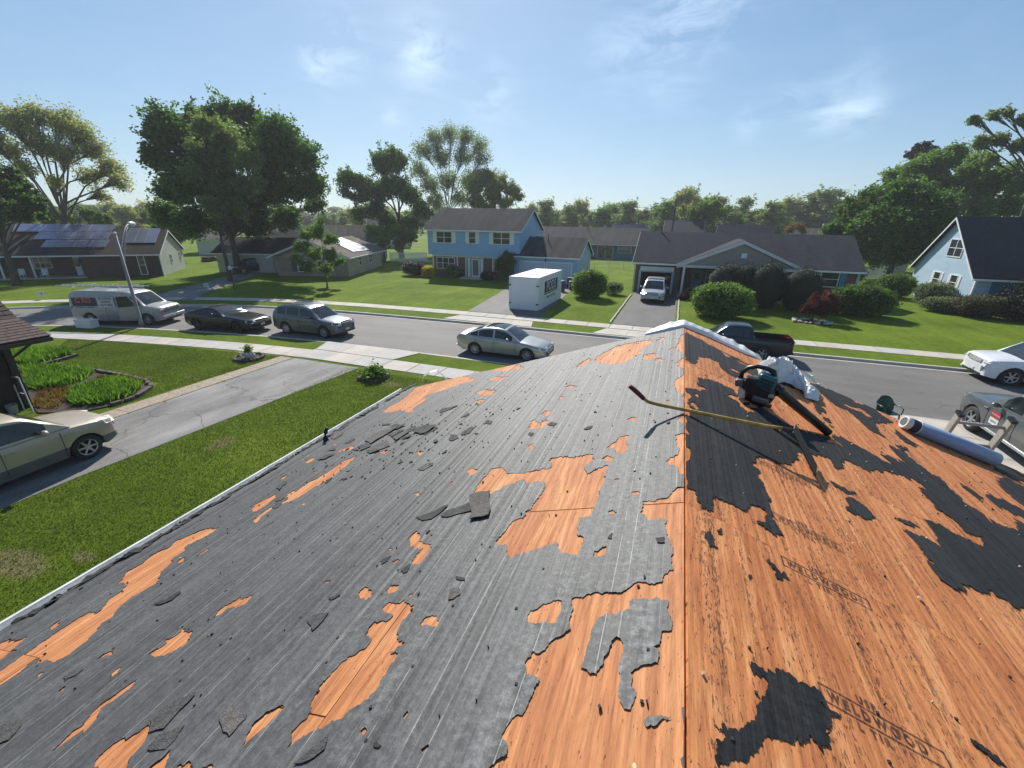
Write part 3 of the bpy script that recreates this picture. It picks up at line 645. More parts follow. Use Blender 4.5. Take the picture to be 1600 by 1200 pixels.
# ---- torn roofing felt, traced as outlines on the two slopes
def zoomed(ox, oy, s, pts): return [(ox+x/s, oy+y/s) for x, y in pts]
def zl(pts): return zoomed(0, 900, 4, pts)
def z5(pts): return zoomed(400, 840, 3.3333, pts)
def z3(pts): return zoomed(700, 600, 4, pts)
def z6(pts): return zoomed(760, 840, 3.3333, pts)
def z2(pts): return zoomed(400, 540, 4, pts)
def z8(pts): return zoomed(1000, 490, 8, pts)
def z9(pts): return zoomed(900, 280, 4, pts)
def y8(pts): return zoomed(1060, 840, 2.963, pts)
holesL = [
 zoomed(0, 600, 4, [(790,1180),(900,1120),(920,1080),(1060,1020),(1110,975),(1200,940),(1290,905),(1380,890),(1330,930),(1240,975),(1170,1010),(1160,1040),(1080,1090),(1070,1130),(1000,1180),(1005,1200),(985,1245),(900,1295),(830,1330),(750,1390),(730,1415),(720,1450),(630,1500),(605,1545),(540,1610),(440,1690),(340,1740),(260,1745),(230,1720),(190,1745),(130,1800),(60,1850),(0,1890),(-90,1940),(-90,1860),(0,1800),(100,1730),(170,1680),(300,1590),(420,1510),(560,1425),(590,1445),(640,1410),(680,1350),(760,1295),(790,1260),(770,1210)]),
 zoomed(0, 600, 4, [(1230,1080),(1300,1025),(1315,1035),(1270,1060)]), zoomed(0, 600, 4, [(1105,1115),(1150,1085),(1185,1095),(1130,1120)]),
 zl([(-40,430),(30,410),(90,410),(170,385),(120,430),(70,465),(110,470),(60,485),(10,525),(-40,540)]),
 zl([(300,335),(340,300),(385,270),(375,300),(330,335)]), zl([(600,530),(650,490),(715,470),(705,495),(640,510)]), zl([(680,650),(720,590),(755,570),(745,605)]),
 zl([(930,490),(960,470),(1040,425),(1035,400),(1080,385),(1130,350),(1140,320),(1155,335),(1205,345),(1190,380),(1160,430),(1090,470),(1010,500),(960,515)]),
 zl([(1335,265),(1370,215),(1410,185),(1480,150),(1500,135),(1570,140),(1530,180),(1480,200),(1430,200),(1390,235)]),
 zl([(320,1105),(400,1030),(460,970),(530,925),(580,850),(650,790),(720,745),(780,700),(860,645),(830,690),(770,740),(700,790),(630,835),(620,880),(580,920),(540,990),(520,965),(470,1000),(400,1050)]),
 zl([(595,1160),(650,1100),(710,1050),(780,1010),(790,1025),(850,985),(920,935),(940,965),(910,1030),(870,1080),(820,1130),(790,1200),(760,1280),(620,1280)]),
 zl([(935,1280),(950,1190),(1010,1150),(1080,1080),(1060,1140),(1040,1180),(1050,1280)]), zl([(1090,1280),(1110,1190),(1190,1165),(1210,1190),(1340,1190),(1350,1280)]),
 [(382,1167),(385,1150),(400,1128),(418,1113),(442,1102),(445,1106),(430,1122),(415,1137),(400,1149)],
 zl([(225,640),(250,610),(280,597),(250,630)]), zl([(365,740),(395,700),(415,690),(400,715)]),
 z5([(160,1105),(190,1060),(185,1020),(230,970),(270,935),(290,860),(320,800),(400,700),(480,625),(520,610),(580,570),(605,525),(570,515),(590,470),(620,440),(700,425),(715,410),(665,390),(660,370),(690,340),(745,345),(775,325),(785,345),(825,350),(800,400),(760,440),(740,480),(735,530),(780,550),(700,600),(745,600),(720,650),(660,730),(620,810),(540,880),(490,900),(440,960),(400,955),(330,1000),(250,1035),(200,1075)]),
 z5([(535,290),(570,258),(605,275),(600,310),(570,330),(540,310)]), z5([(678,280),(700,250),(745,248),(735,280),(690,298)]), z5([(858,450),(880,420),(920,405),(955,435),(945,468),(905,460)]),
 [(637,843),(652,830),(658,838),(655,845),(662,850),(672,851),(675,857),(667,868),(655,882),(643,882),(650,868),(661,856),(641,855)],
 z5([(710,125),(745,112),(750,125),(720,140)]), z5([(1415,435),(1430,380),(1500,345),(1575,325),(1595,335),(1565,445),(1540,450),(1510,440),(1470,450)]),
 z5([(545,1010),(570,990),(580,1010),(560,1035)]), z5([(860,1110),(900,1080),(905,1095),(870,1130)]), z5([(350,235),(375,225),(392,232),(370,240)]), z5([(795,300),(812,292),(815,305),(803,315)]),
 z5([(765,940),(790,905),(797,915),(775,948)]), z5([(690,60),(705,55),(712,65),(698,70)]),
 z3([(145,705),(180,650),(270,530),(340,525),(370,550),(440,560),(540,545),(650,520),(640,470),(720,460),(830,450),(880,440),(910,440),(900,460),(915,480),(850,520),(860,545),(870,565),(920,540),(1000,510),(980,600),(950,690),(930,760),(900,820),(880,830),(820,835),(815,910),(805,945),(845,960),(835,1040),(810,1080),(760,1070),(690,1030),(680,985),(600,1015),(540,1040),(480,1055),(375,1085),(370,1030),(300,985),(340,940),(380,890),(420,850),(490,820),(480,800),(520,790),(560,720),(600,660),(610,620),(560,610),(500,625),(480,600),(400,625),(340,645),(270,690),(210,705)]),
 z3([(985,405),(1040,370),(1070,330),(1135,320),(1110,360),(1120,410),(1080,435),(1050,430),(1030,400)]), z3([(960,470),(1000,450),(1040,465),(1020,490),(980,485)]),
 z3([(505,280),(510,240),(535,225),(570,245),(620,225),(630,235),(590,275),(540,285)]), z3([(585,190),(610,165),(640,180),(620,200)]), z3([(690,100),(710,65),(720,95)]), z3([(115,550),(145,525),(190,545),(160,568)]),
 z3([(1115,225),(1150,210),(1185,215),(1150,238)]), z3([(500,385),(535,375),(540,405),(510,410)]), z3([(1145,680),(1190,672),(1205,690),(1160,700)]), z3([(990,800),(1030,788),(1060,805),(1020,818)]),
 z3([(910,1080),(915,1045),(990,1015),(985,1075),(940,1080)]), z3([(180,50),(230,35),(300,40),(270,70),(210,75)]), z3([(180,110),(215,100),(210,115)]), z3([(730,20),(770,5),(820,15),(770,30)]),
 z3([(1040,600),(1060,592),(1075,602),(1055,610)]), z3([(1365,110),(1380,105),(1385,115)]),
 # the bared band along the ridge, large near area
 [(1080, 762), (1060,762),(1050,770),(1044,779),(1032,780),(1022,784),(1004,784),(1001,800),(1010,810),(1040,811),(1042,830),(1045,845)] + z6([(975,50),(965,110),(975,165),(930,190),(915,235),(850,245),(790,230),(740,265),(700,290),(640,290),(560,290),(510,310),(440,325),(455,370),(430,440),(440,480),(380,520),(340,540),(300,590),(215,630),(200,660),(205,710),(250,725),(280,740),(250,800),(220,870),(200,910),(150,930),(110,980),(95,1010),(80,1030),(100,1060),(115,1130),(60,1160),(20,1195),(-40,1300),(1080,1300)]),
 [(1080,600-2),(1080,656)] + z3([(1485,-10),(1420,0),(1425,30),(1450,60),(1485,62)])[::-1],
 [(1080,525)] + z8([(555,260),(500,275),(480,330),(470,450),(480,470),(530,490)]) + [(1080,549)],
 [(1080,556)] + z8([(555,550),(510,575),(450,620),(480,650),(530,680),(550,740),(500,800),(440,830),(440,920),(460,980),(500,1005)]) + [(1080,615)],
 [(1080,648)] + z3([(1470,195),(1435,225),(1450,240)]) + [(1080,661)],
 [(1080,677)] + z3([(1460,310),(1430,320),(1430,380),(1440,430),(1400,460),(1360,485),(1390,510),(1420,510),(1440,560)]) + [(1080,740)],
 z9([(120,1140),(130,1110),(200,1075),(260,1040),(400,1015),(470,1005),(485,1020),(440,1045),(410,1060),(390,1100),(320,1140),(240,1160),(170,1150)]), z9([(410,1130),(430,1100),(480,1090),(500,1100),(495,1120),(540,1130),(430,1130)]),
 z9([(0,1180),(30,1150),(80,1120),(95,1135),(40,1170)]), z9([(500,1010),(550,990),(560,998),(520,1015)]),
 z8([(35,560),(60,520),(120,500),(190,510),(180,540),(120,560),(60,575)]), z8([(170,590),(240,560),(320,575),(310,590)]), z8([(90,370),(100,340),(160,335),(170,360),(130,385)]), z8([(230,300),(300,300),(310,315),(280,330)]), z8([(360,455),(400,430),(430,435),(400,460)]), z8([(395,325),(430,315),(460,320),(440,335)]),
 z8([(320,1100),(350,1085),(375,1100),(345,1115)]),
 z2([(790,420),(820,390),(900,350),(950,310),(1000,260),(1100,235),(1200,210),(1290,190),(1390,215),(1330,230),(1280,240),(1200,270),(1100,300),(1050,320),(1060,340),(1000,380),(980,415),(930,410),(900,400),(840,420)]),
 z2([(1380,290),(1410,280),(1490,280),(1470,305),(1420,315)]), z2([(1380,345),(1410,335),(1430,345),(1400,360)]), z2([(30,1150),(60,1130),(115,1105),(90,1120)]),
 z2([(-30,1090),(0,1080),(60,1030),(150,990),(200,960),(180,940),(240,905),(250,915),(290,880),(400,820),(480,770),(550,720),(620,690),(610,710),(540,770),(470,830),(400,870),(300,930),(230,970),(170,990),(120,1010),(60,1050),(0,1110)]),
 z2([(-40,1010),(0,990),(60,960),(130,925),(110,960),(80,985),(50,1010),(0,1040)]), z2([(500,670),(540,650),(600,625),(620,635),(560,665)]), z2([(780,660),(830,660),(800,680)]), z2([(1000,660),(1055,660),(1030,690)]),
 z2([(300,730),(340,710),(380,705),(330,735)]), z2([(150,830),(200,805),(170,840)]), z2([(1320,790),(1350,765),(1390,785),(1360,808)]), z2([(1400,150),(1500,135),(1640,118),(1680,140),(1560,160)]), z2([(1440,215),(1500,195),(1580,195),(1500,228)]),
 z2([(360,790),(385,785),(378,800)]), z2([(280,995),(320,978),(300,1000)]), z2([(990,925),(1020,915),(1022,940),(995,942)]), z2([(1210,860),(1235,850),(1232,872)]), z2([(305,695),(340,680),(330,695)]), z2([(480,620),(505,610),(495,625)]),
]
islandsL = [
 z6([(745,335),(830,320),(920,330),(950,330),(940,370),(960,410),(970,450),(965,485),(915,490),(905,560),(870,575),(900,590),(895,655),(830,665),(770,690),(750,710),(755,780),(780,800),(770,850),(750,900),(725,895),(700,860),(690,800),(700,740),(690,700),(700,640),(715,560),(700,530),(680,520),(660,540),(640,590),(610,640),(575,715),(530,700),(490,680),(510,640),(530,560),(550,480),(580,430),(640,405),(700,385),(745,375)]),
 z6([(820,960),(850,930),(910,925),(965,940),(900,965),(880,985),(835,990)]),
]
feltR = [
 [(1071,519),(1095,531),(1120,545),(1135,552),(1150,559),(1169,569),(1200,583),(1235,592),(1266,598),(1296,608),(1328,622),(1336,629),(1361,635),(1370,642),(1384,653),(1396,660),(1390,662),(1373,660),(1366,662),(1370.5,671),(1379.5,680),(1386,686),(1375,680),(1366,676),(1357,671),(1352.5,667),(1346,658),(1334.5,651),(1325.5,642),(1314,637.5),(1305,633),(1294,624),(1283,615),(1272,608),(1255,606),(1240,607),(1220,600),(1200,594),(1180,586),(1161,583),(1155,586),(1175,597),(1149,590),(1139,585),(1131,579),(1125,572),(1124,567.5),(1112.5,562),(1102.5,558),(1091,557.5),(1090,565),(1086,569),(1077.5,566),(1070,561)],
 [(1069,606),(1077.5,607),(1087.5,609),(1095,612),(1105,609),(1096,604),(1087.5,600),(1092.5,591),(1100,591),(1110,594),(1122.5,597.5),(1131,602.5),(1140,606),(1149,611),(1151,618),(1138,620.5),(1150,626),(1156,635),(1165,641),(1179,645.4),(1172,637),(1185,636),(1195,640),(1205,647),(1225,660),(1241,667),(1262,676),(1284,682.5),(1314,682.5),(1339,696),(1361.5,709.5),(1384,722),(1402,730),(1384,717),(1375,709.5),(1388.5,712),(1415.5,723),(1397.5,707),(1388.5,696),(1411,705),(1431,723),(1456,742),(1465,744),(1478.5,757),(1502,781),(1532.5,801),(1546,815),(1580,825),(1593,823),(1580,808),(1600,818),(1680,850),(1700,1010),(1600,950),(1586,950),(1570,936),(1559.5,933),(1539,929.5),(1512,916),(1499,911),(1509,923),(1495,923),(1468,906),(1458,892),(1448,879),(1462,882),(1441,865),(1431,848.5),(1418,835),(1407.6,825),(1431,835),(1461.6,848.5),(1470,855),(1461.6,835),(1451.5,823),(1448,813),(1465,818),(1495,835),(1532.5,852),(1536,840.5),(1526,838),(1507,831),(1498,818),(1478.5,804.6),(1461.6,794.5),(1451.5,781),(1434.6,762),(1445,762),(1424.5,747),(1401,739),(1380.6,737),(1357,737),(1340,727),(1318,718.5),(1316.5,732),(1303,730),(1296,717),(1276,710),(1260,708.6),(1245,708.6),(1252,714),(1232,726),(1213,724),(1197,716),(1181,715),(1175,725),(1188,737),(1195,761),(1205,781),(1205,801),(1212,818),(1225,838),(1208.5,835),(1195,826.6),(1178,815),(1195,811),(1195,798),(1181.5,791),(1171,789),(1161,798),(1144,788),(1131,783),(1114,778),(1114,798),(1097,794.5),(1087,771),(1075,762),(1069,734)],
 [(1563,747),(1573,747),(1600,761),(1640,790),(1600,791),(1586.5,781),(1566,764)], [(1502,756),(1515.6,764),(1536,779),(1529,781),(1512,767.5)],
 [(1539,772.5),(1559.5,779),(1600,798),(1640,820),(1600,811),(1566,798),(1549,784)], [(1548,716),(1573,728),(1600,741),(1640,765),(1600,754),(1570,742),(1550,733)],
 [(1298,754),(1316.5,761),(1340,772.5),(1323,771),(1306,762)], [(1320,778),(1326.6,776),(1347,788),(1360,799.6),(1365,810),(1353.6,811),(1337,806),(1321.6,796),(1326.6,789)],
 [(1397.5,808),(1414,813),(1436,823),(1418,820)], [(1195,875.5),(1202,875.5),(1225,894),(1235.5,909),(1229,906),(1205,889)], [(1099,830),(1110.6,831.6),(1122,857),(1107,853.6)],
 [(1119,828),(1127.5,826.6),(1129,835),(1122,835)],
 [(1270,631),(1283,634),(1290,644),(1280,647),(1274,640)], [(1284,650),(1296,655),(1298,661),(1288,657)], [(1294,663),(1303,667),(1300,668)],
 [(1400,672),(1425,690),(1440,700),(1420,694),(1404,684)], [(1400,695),(1418,700),(1411,706)],
 y8([(335,575),(360,590),(410,630),(470,615),(510,625),(560,670),(620,690),(660,720),(680,760),(700,800),(750,820),(740,840),(700,825),(710,885),(680,885),(685,970),(620,940),(560,955),(510,950),(460,930),(400,925),(370,980),(330,1000),(320,1035),(260,1025),(220,1055),(180,1060),(165,1010),(180,960),(170,935),(215,920),(200,890),(160,865),(260,885),(310,870),(350,850),(355,790),(400,710),(415,680),(400,655),(350,640),(330,600)]),
 y8([(1345,930),(1400,960),(1460,1010),(1520,1067),(1480,1050),(1400,990),(1350,950)]), y8([(320,178),(335,172),(340,188),(325,192)]),
]
holesR = [[(1316.5,629.6),(1330,635),(1348,640),(1361.5,651),(1368,655.5),(1348,646.5),(1334.5,640),(1321,635)], [(1289,687),(1298,684),(1312,692),(1319,700),(1307,696),(1294,692)],
 [(1138,574.5),(1150,579),(1158,584),(1146,580)], [(1124,549),(1137,553),(1142,560),(1134,557)], [(1146,560),(1158,566),(1172,572),(1160,569)],
 z8([(650,1005),(720,1015),(750,1040),(720,1050),(670,1020)]), z8([(610,1110),(650,1100),(690,1130),(730,1200),(690,1200),(640,1150)]), [(1338,655),(1344,658),(1339,658)]]

def rough_poly(pts, side, seed, amp=.10):
    rnd = random.Random(seed)
    P = [Vector(on_roof(x, y, side)) for x, y in pts]
    for it in range(6):
        Q = []
        for i in range(len(P)):
            a, b_ = P[i], P[(i+1) % len(P)]; Q.append(a); d = b_-a
            if d.length > .011:
                n_ = Vector((-d.y, d.x)); k = amp*(.8 if it < 2 else 1.9)
                sp_ = Vector((0, rnd.choice((-1, 1))*d.length*rnd.uniform(0, .55))) if (it >= 1 and d.length < .12) else Vector((0, 0))
                Q.append((a+b_)/2 + n_*rnd.uniform(-k, k)*(1 if d.length < .25 else .4) + d*rnd.uniform(-.2, .2) + sp_*(1.0 if side == 'r' else .6))
        P = Q
    return P
def pip(c, polys_np, X, Y):
    ins = np.zeros(len(X), bool)
    for pa in polys_np:
        inn = np.zeros(len(X), bool); x0, x1, y0, y1 = pa[:, 0].min(), pa[:, 0].max(), pa[:, 1].min(), pa[:, 1].max()
        sel = np.where((X >= x0) & (X <= x1) & (Y >= y0) & (Y <= y1))[0]
        if len(sel) == 0: continue
        xs, ys = X[sel], Y[sel]; r = np.zeros(len(sel), bool); j = len(pa)-1
        for i in range(len(pa)):
            xi, yi = pa[i]; xj, yj = pa[j]
            if yi != yj: r ^= ((yi > ys) != (yj > ys)) & (xs < (xj-xi)*(ys-yi)/(yj-yi)+xi)
            j = i
        ins[sel] |= r
    return ins
def felt_mesh(name, outlines, holes, islands, bounds, mat, grid, side, lift):
    x0, x1, y0, y1 = bounds
    clampv = lambda p: Vector((min(max(p.x, x0), x1), min(max(p.y, y0), y1)))
    verts = []; edges = []
    def add_loop(P):
        n = len(verts); verts.extend(P); edges.extend([(n+i, n+(i+1) % len(P)) for i in range(len(P))])
    O = [[clampv(p) for p in L] for L in outlines]; H = [[clampv(p) for p in L] for L in holes]; I = [[clampv(p) for p in L] for L in islands]
    for L in O+H+I: add_loop(L)
    nedge = len(verts)
    rnd = random.Random(5); gx, gy = grid
    A = [np.array([(p.x, p.y) for p in L]) for L in O]; B = [np.array([(p.x, p.y) for p in L]) for L in H]; Cc = [np.array([(p.x, p.y) for p in L]) for L in I]
    nx = int((x1-x0)/gx); ny = int((y1-y0)/gy)
    gxs = [(x0+(i+.5)*gx+rnd.uniform(-.2, .2)*gx, y0+(j+.5)*gy+rnd.uniform(-.3, .3)*gy) for i in range(nx) for j in range(ny)]
    verts += [Vector(p) for p in gxs]
    vo, ed, fa, _, _, _ = delaunay_2d_cdt(verts, edges, [], 0, 1e-6)
    T = np.array([f for f in fa if len(f) == 3]); V = np.array([(v.x, v.y) for v in vo])
    c = V[T].mean(1)
    keep = (pip(None, A, c[:, 0], c[:, 1]) & ~pip(None, B, c[:, 0], c[:, 1])) | pip(None, Cc, c[:, 0], c[:, 1])
    T = T[keep]
    # boundary vertices curl up a little
    from collections import Counter
    ec = Counter()
    for t in T:
        for a, b_ in ((0, 1), (1, 2), (2, 0)): ec[tuple(sorted((t[a], t[b_])))] += 1
    bd = set(i for e, k in ec.items() if k == 1 for i in e)
    used = np.unique(T); idx = {int(v): i for i, v in enumerate(used)}
    co = []
    for v in used:
        x, y = V[v]; z = .0032 + .0016*noise.noise(Vector((x*9, y*.5, 1))) + .0018*noise.noise(Vector((x*3, y*3, 4)))
        if int(v) in bd: z += lift*max(0, .2+noise.noise(Vector((x*14, y*9, 9))))
        co.append((x, y, z))
    me = bpy.data.meshes.new(name); me.from_pydata(co, [], [tuple(idx[int(i)] for i in t) for t in T]); me.materials.append(mat); me.update()
    if len(me.polygons) and me.polygons[0].normal.z < 0: me.flip_normals()
    o = link(name, me, house, mat4=MR if side == 'r' else ML)
    so = o.modifiers.new('thickness', 'SOLIDIFY'); so.thickness = .0014; so.offset = -1
    return o
HL = [rough_poly(p, 'l', i, .11) for i, p in enumerate(holesL)]
IL = [rough_poly(p, 'l', 500+i, .11) for i, p in enumerate(islandsL)]
rect = [(-SLOPE-.02, -6.2), (-.005, -6.2), (-.005, YE+.01), (-SLOPE-.02, YE+.01)]
rl = []
for i in range(4):
    a, b_ = Vector(rect[i]), Vector(rect[(i+1) % 4]); n = max(1, int((b_-a).length/.15)); rl += [a.lerp(b_, k/n) for k in range(n)]
o = felt_mesh('roofing_felt', [rl], HL, IL, (-SLOPE-.02, -.005, -6.2, YE+.01), FELT_L, (.045, .3), 'l', .0035)
o['label'] = 'torn weathered grey felt with pale chalk lines on the left slope'
# black felt: one piece per remnant on the right slope
HR = [rough_poly(p, 'r', 900+i, .12) for i, p in enumerate(holesR)]
for i, p in enumerate(feltR):
    Pp = rough_poly(p, 'r', 700+i, .12)
    xs = [q.x for q in Pp]; ys = [q.y for q in Pp]
    o = felt_mesh('felt_remnant', [Pp], HR, [], (max(.004, min(xs)), min(max(xs), SLOPE), min(ys), min(max(ys), YE)), FELT_R, (.06, .3), 'r', .003)

# ink stamps on the sheets
INK = flat('faded_stamp_ink', (.035, .022, .018), .8, .5, 30)
_n, _l = INK.node_tree.nodes, INK.node_tree.links
_tr = _n.new('ShaderNodeBsdfTransparent'); _mx = _n.new('ShaderNodeMixShader'); _mr = _n.new('ShaderNodeMapRange')
_l.new(noisef(_n, _l, mapped(_n, _l, (60, 14, 1)), 1.0, 4, .7), _mr.inputs['Value']); _mr.inputs['From Min'].default_value = .38; _mr.inputs['From Max'].default_value = .60; _mr.inputs['To Min'].default_value = .4; _mr.inputs['To Max'].default_value = .9
_l.new(_mr.outputs[0], _mx.inputs[0]); _l.new(_tr.outputs[0], _mx.inputs[1]); _l.new(_n['Principled BSDF'].outputs[0], _mx.inputs[2]); _l.new(_mx.outputs[0], _n['Material Output'].inputs['Surface'])
def text_mesh(body, size, name='stamp_lettering', mat=INK, extrude=.0, bold=0.0, align='LEFT', spacing=1.0):
    cu = bpy.data.curves.new(name, 'FONT'); cu.body = body; cu.size = size; cu.extrude = extrude; cu.align_x = align; cu.resolution_u = 3; cu.space_character = spacing; cu.offset = bold
    t = bpy.data.objects.new(name, cu); me = bpy.data.meshes.new_from_object(t); bpy.data.objects.remove(t); bpy.data.curves.remove(cu)
    me.name = name; me.materials.clear(); me.materials.append(mat); return me
def sheet_at(u, y):
    ri = [i for i, (a, b_) in enumerate(rows) if a-.01 <= u <= b_+.01][0]
    for (s, r_, a, b_), o in stamps_on.items():
        if s == 'r' and r_ == ri and a-.02 <= y <= b_+.02: return o
for k, (u0, y0, u1, y1) in enumerate([(.46, 1.225, .85, 1.29), (.46, 1.845, .84, 1.91), (.485, 2.215, .84, 2.28), (.48, 2.815, .83, 2.885), (1.72, 2.5, 2.08, 2.56), (1.72, 1.3, 2.08, 1.36)][:4]):
    so, sm_ = sheet_at((u0+u1)/2, (y0+y1)/2); inv = sm_.inverted() @ MR
    mb = MB(); z = .0022
    w = .0065
    for (a, b_, c, d) in ((u0, y0, u1, y0+w), (u0, y1-w, u1, y1), (u0-.004, y0, u0+w*.6, y1), (u1-w*.4, y0, u1+.003, y1)):
        mb.add([(a, b_, z), (c, b_, z), (c, d, z), (a, d, z)], [(0, 1, 2, 3)], INK)
    me = mb.mesh('stamp_frame'); o = link('stamp_frame', me, so, mat4=inv)
    for body, sz, uu, yy, spc in (('WELDWOOD', .047, u0+.022, y0+.017, 1.55), ('USP', .036, u0+.13, y1+.008, 1.5), ('L TIR', .036, u0+.1, y0-.034, 1.6)):
        me = text_mesh(body, sz, bold=.0026, spacing=spc); tl_ = link('stamp_lettering', me, so, mat4=inv @ Matrix.Translation((uu, yy, .0023)) @ Matrix.Scale(.80, 4, (1, 0, 0))); tag(tl_, kind='stuff')

# ================================================================== HOUSES
class House:
    def __init__(s, name, label, ox, oy, rz, cat='house', group=None):
        s.o = empty(name, (ox, oy, 0), rz, label, cat, group); s.org = Vector((ox, oy, 0)); s.rz = rz
        s.inv = Matrix.Rotation(-rz, 3, 'Z')
    def hit(s, px, py, n, c):            # survey ray against local plane n.p = c  -> local point
        d = s.inv @ ray(px, py); o = s.inv @ (Vector((0, 0, EYE))-s.org)
        n = Vector(n); t = (c - n.dot(o))/n.dot(d); return o + d*t
    def fr(s, px, py, y=0.0): p = s.hit(px, py, (0, 1, 0), y); return p.x, p.z
    def sd(s, px, py, x): p = s.hit(px, py, (1, 0, 0), x); return p.y, p.z
def rot_face(face): return {'front': 0.0, 'left': -math.pi/2, 'right': math.pi/2, 'back': math.pi}[face]
def window(h, x, z, w, hh, face='front', off=0.0, n=1, rail=True, shutters=None, frame=WHITE, at_c=0.0, name='window', fw=.07, grid=0, glass=None):
    """x = centre along the wall, z = sill height; off = wall plane (local y for front/back, local x for sides)"""
    rz = rot_face(face); mb = MB(); d = .06
    mb.box2(-w/2-fw, w/2+fw, -d, .0, -fw, 0, frame); mb.box2(-w/2-fw, w/2+fw, -d, 0, hh, hh+fw, frame)
    mb.box2(-w/2-fw, -w/2, -d, 0, 0, hh, frame); mb.box2(w/2, w/2+fw, -d, 0, 0, hh, frame)
    for i in range(1, n): xx = -w/2 + w*i/n; mb.box2(xx-.035, xx+.035, -d+.004, 0, 0, hh, frame)
    if rail:
        for i in range(n):
            a, b_ = -w/2 + w*i/n + (.035 if i else 0), -w/2 + w*(i+1)/n - (.035 if i < n-1 else 0)
            mb.box2(a, b_, -d+.012, 0, hh*.5-.025, hh*.5+.025, frame)
    if face in ('front', 'back'): loc = (x, off, z)
    else: loc = (off, x, z)
    f = mb.build(name, h.o, loc=loc, rz=rz)
    for i in range(n):
        a, b_ = -w/2 + w*i/n + (.035 if i else 0), -w/2 + w*(i+1)/n - (.035 if i < n-1 else 0)
        if rail:
            MB().box2(a, b_, -.02, -.008, 0, hh*.5-.025, glass or GLASS).build('pane', f); MB().box2(a, b_, -.026, -.008, hh*.5+.025, hh, glass or GLASS).build('pane', f)
        else: MB().box2(a, b_, -.02, -.008, 0, hh, glass or GLASS).build('pane', f)
    if shutters:
        sw = .36 if w < 1.6 else .42
        for sgn in (-1, 1):
            cx = sgn*(w/2+fw+.02+sw/2); mb = MB(); mb.box2(cx-sw/2, cx+sw/2, -.035, 0, -.05, hh+.05, shutters)
            k = 9
            for j in range(k): zz = hh*(j+.5)/k; mb.box2(cx-sw/2+.04, cx+sw/2-.04, -.05, -.035, zz-.03, zz+.02, shutters)
            o = mb.build('shutter', h.o, loc=loc, rz=rz)
    return f
def block(h, x0, x1, y0, y1, ze, zr, axis, wall, roof, gable=None, over=.32, trim=WHITE, th=.12, walls=True, z0=0.0, over_g=None, ridge_at=.5):
    og = over if over_g is None else over_g
    if walls:
        mb = MB()
        if axis == 'x':
            ym = y0+(y1-y0)*ridge_at; prof = [(y0, z0), (y1, z0), (y1, ze), (ym, zr-.08), (y0, ze)]; mb.prism(prof, x1-x0, wall, 'x', x0)
        else:
            xm = x0+(x1-x0)*ridge_at; prof = [(x0, z0), (x1, z0), (x1, ze), (xm, zr-.08), (x0, ze)]; mb.prism(prof, y1-y0, wall, 'y', y0)
        mb.build('wall', h.o)
    if axis == 'x':
        a, b_, m = y0, y1, y0+(y1-y0)*ridge_at; L0, L1 = x0-og, x1+og
    else:
        a, b_, m = x0, x1, x0+(x1-x0)*ridge_at; L0, L1 = y0-og, y1+og
    s1 = (zr-ze)/(m-a); s2 = (zr-ze)/(b_-m)
    A = (a-over, ze-s1*over); B = (m, zr); Cc = (b_+over, ze-s2*over)
    for (p, q) in ((A, B), (B, Cc)):
        mb = MB(); mb.prism([p, q, (q[0], q[1]+th*.6), (p[0], p[1]+th*.6)], L1-L0, roof, 'x' if axis == 'x' else 'y', L0); mb.build('roof', h.o)
    # trim: rake boards and eave fascia
    ax = 'x' if axis == 'x' else 'y'
    for e in (L0-.03, L1):
        for (p, q) in ((A, B), (B, Cc)): MB().prism([(p[0], p[1]-.16), (q[0], q[1]-.16), (q[0], q[1]+.03), (p[0], p[1]+.03)], .03, trim, ax, e).build('rake_board', h.o)
    for (p, s) in ((A, -1), (Cc, 1)):
        MB().prism([(p[0]-(.12 if s < 0 else 0), p[1]-.11), (p[0]+(0 if s < 0 else .12), p[1]-.11), (p[0]+(0 if s < 0 else .12), p[1]+.02), (p[0]-(.12 if s < 0 else 0), p[1]+.02)], L1-L0, trim, ax, L0).build('gutter', h.o)
    # soffit
    mb = MB(); mb.prism([(A[0], A[1]-.03), (a, A[1]-.03), (a, A[1]+.0), (A[0], A[1]+.0)], L1-L0-.06, trim, ax, L0+.03); mb.build('soffit', h.o)
    mb = MB(); mb.prism([(b_, Cc[1]-.03), (Cc[0], Cc[1]-.03), (Cc[0], Cc[1]), (b_, Cc[1])], L1-L0-.06, trim, ax, L0+.03)
    mb.build('soffit', h.o)
def panel_box(h, name, x0, x1, y0, y1, z0, z1, mat, parent=None): return MB().box2(x0, x1, y0, y1, z0, z1, mat).build(name, parent or h.o)

RF_BLUE = shingle_mat('shingles_grey_brown', (.052, .053, .055), .4); RF_GH = shingle_mat('shingles_charcoal', (.042, .045, .053), .18)
RF_RANCH = shingle_mat('shingles_dark_brown', (.05, .042, .038)); RF_BEIGE = shingle_mat('shingles_weathered_tan', (.14, .122, .105)); RF_DARK = shingle_mat('shingles_blue_black', (.038, .040, .05), .1)
SD_BLUE = siding_mat('siding_sky_blue', (.27, .47, .70)); SD_PALEB = siding_mat('siding_pale_blue', (.42, .56, .68), .19); SD_TEAL = siding_mat('siding_teal', (.045, .17, .27))
SD_WHITE = siding_mat('siding_white', (.62, .64, .63)); SD_TAUPE = siding_mat('siding_taupe', (.30, .265, .225), .1); SD_BEIGE = siding_mat('siding_beige', (.42, .36, .27)); SD_GREY = siding_mat('siding_light_grey', (.48, .5, .5))
BRICK_R = brick_mat('brick_red_brown', (.14, .06, .045)); BRICK_T = brick_mat('brick_tan', (.27, .2, .14)); BRICK_D = brick_mat('brick_dark', (.085, .045, .035), (.14, .12, .11))
GARDOOR = flat('garage_door_blue_white', (.45, .53, .6), .5, .06)
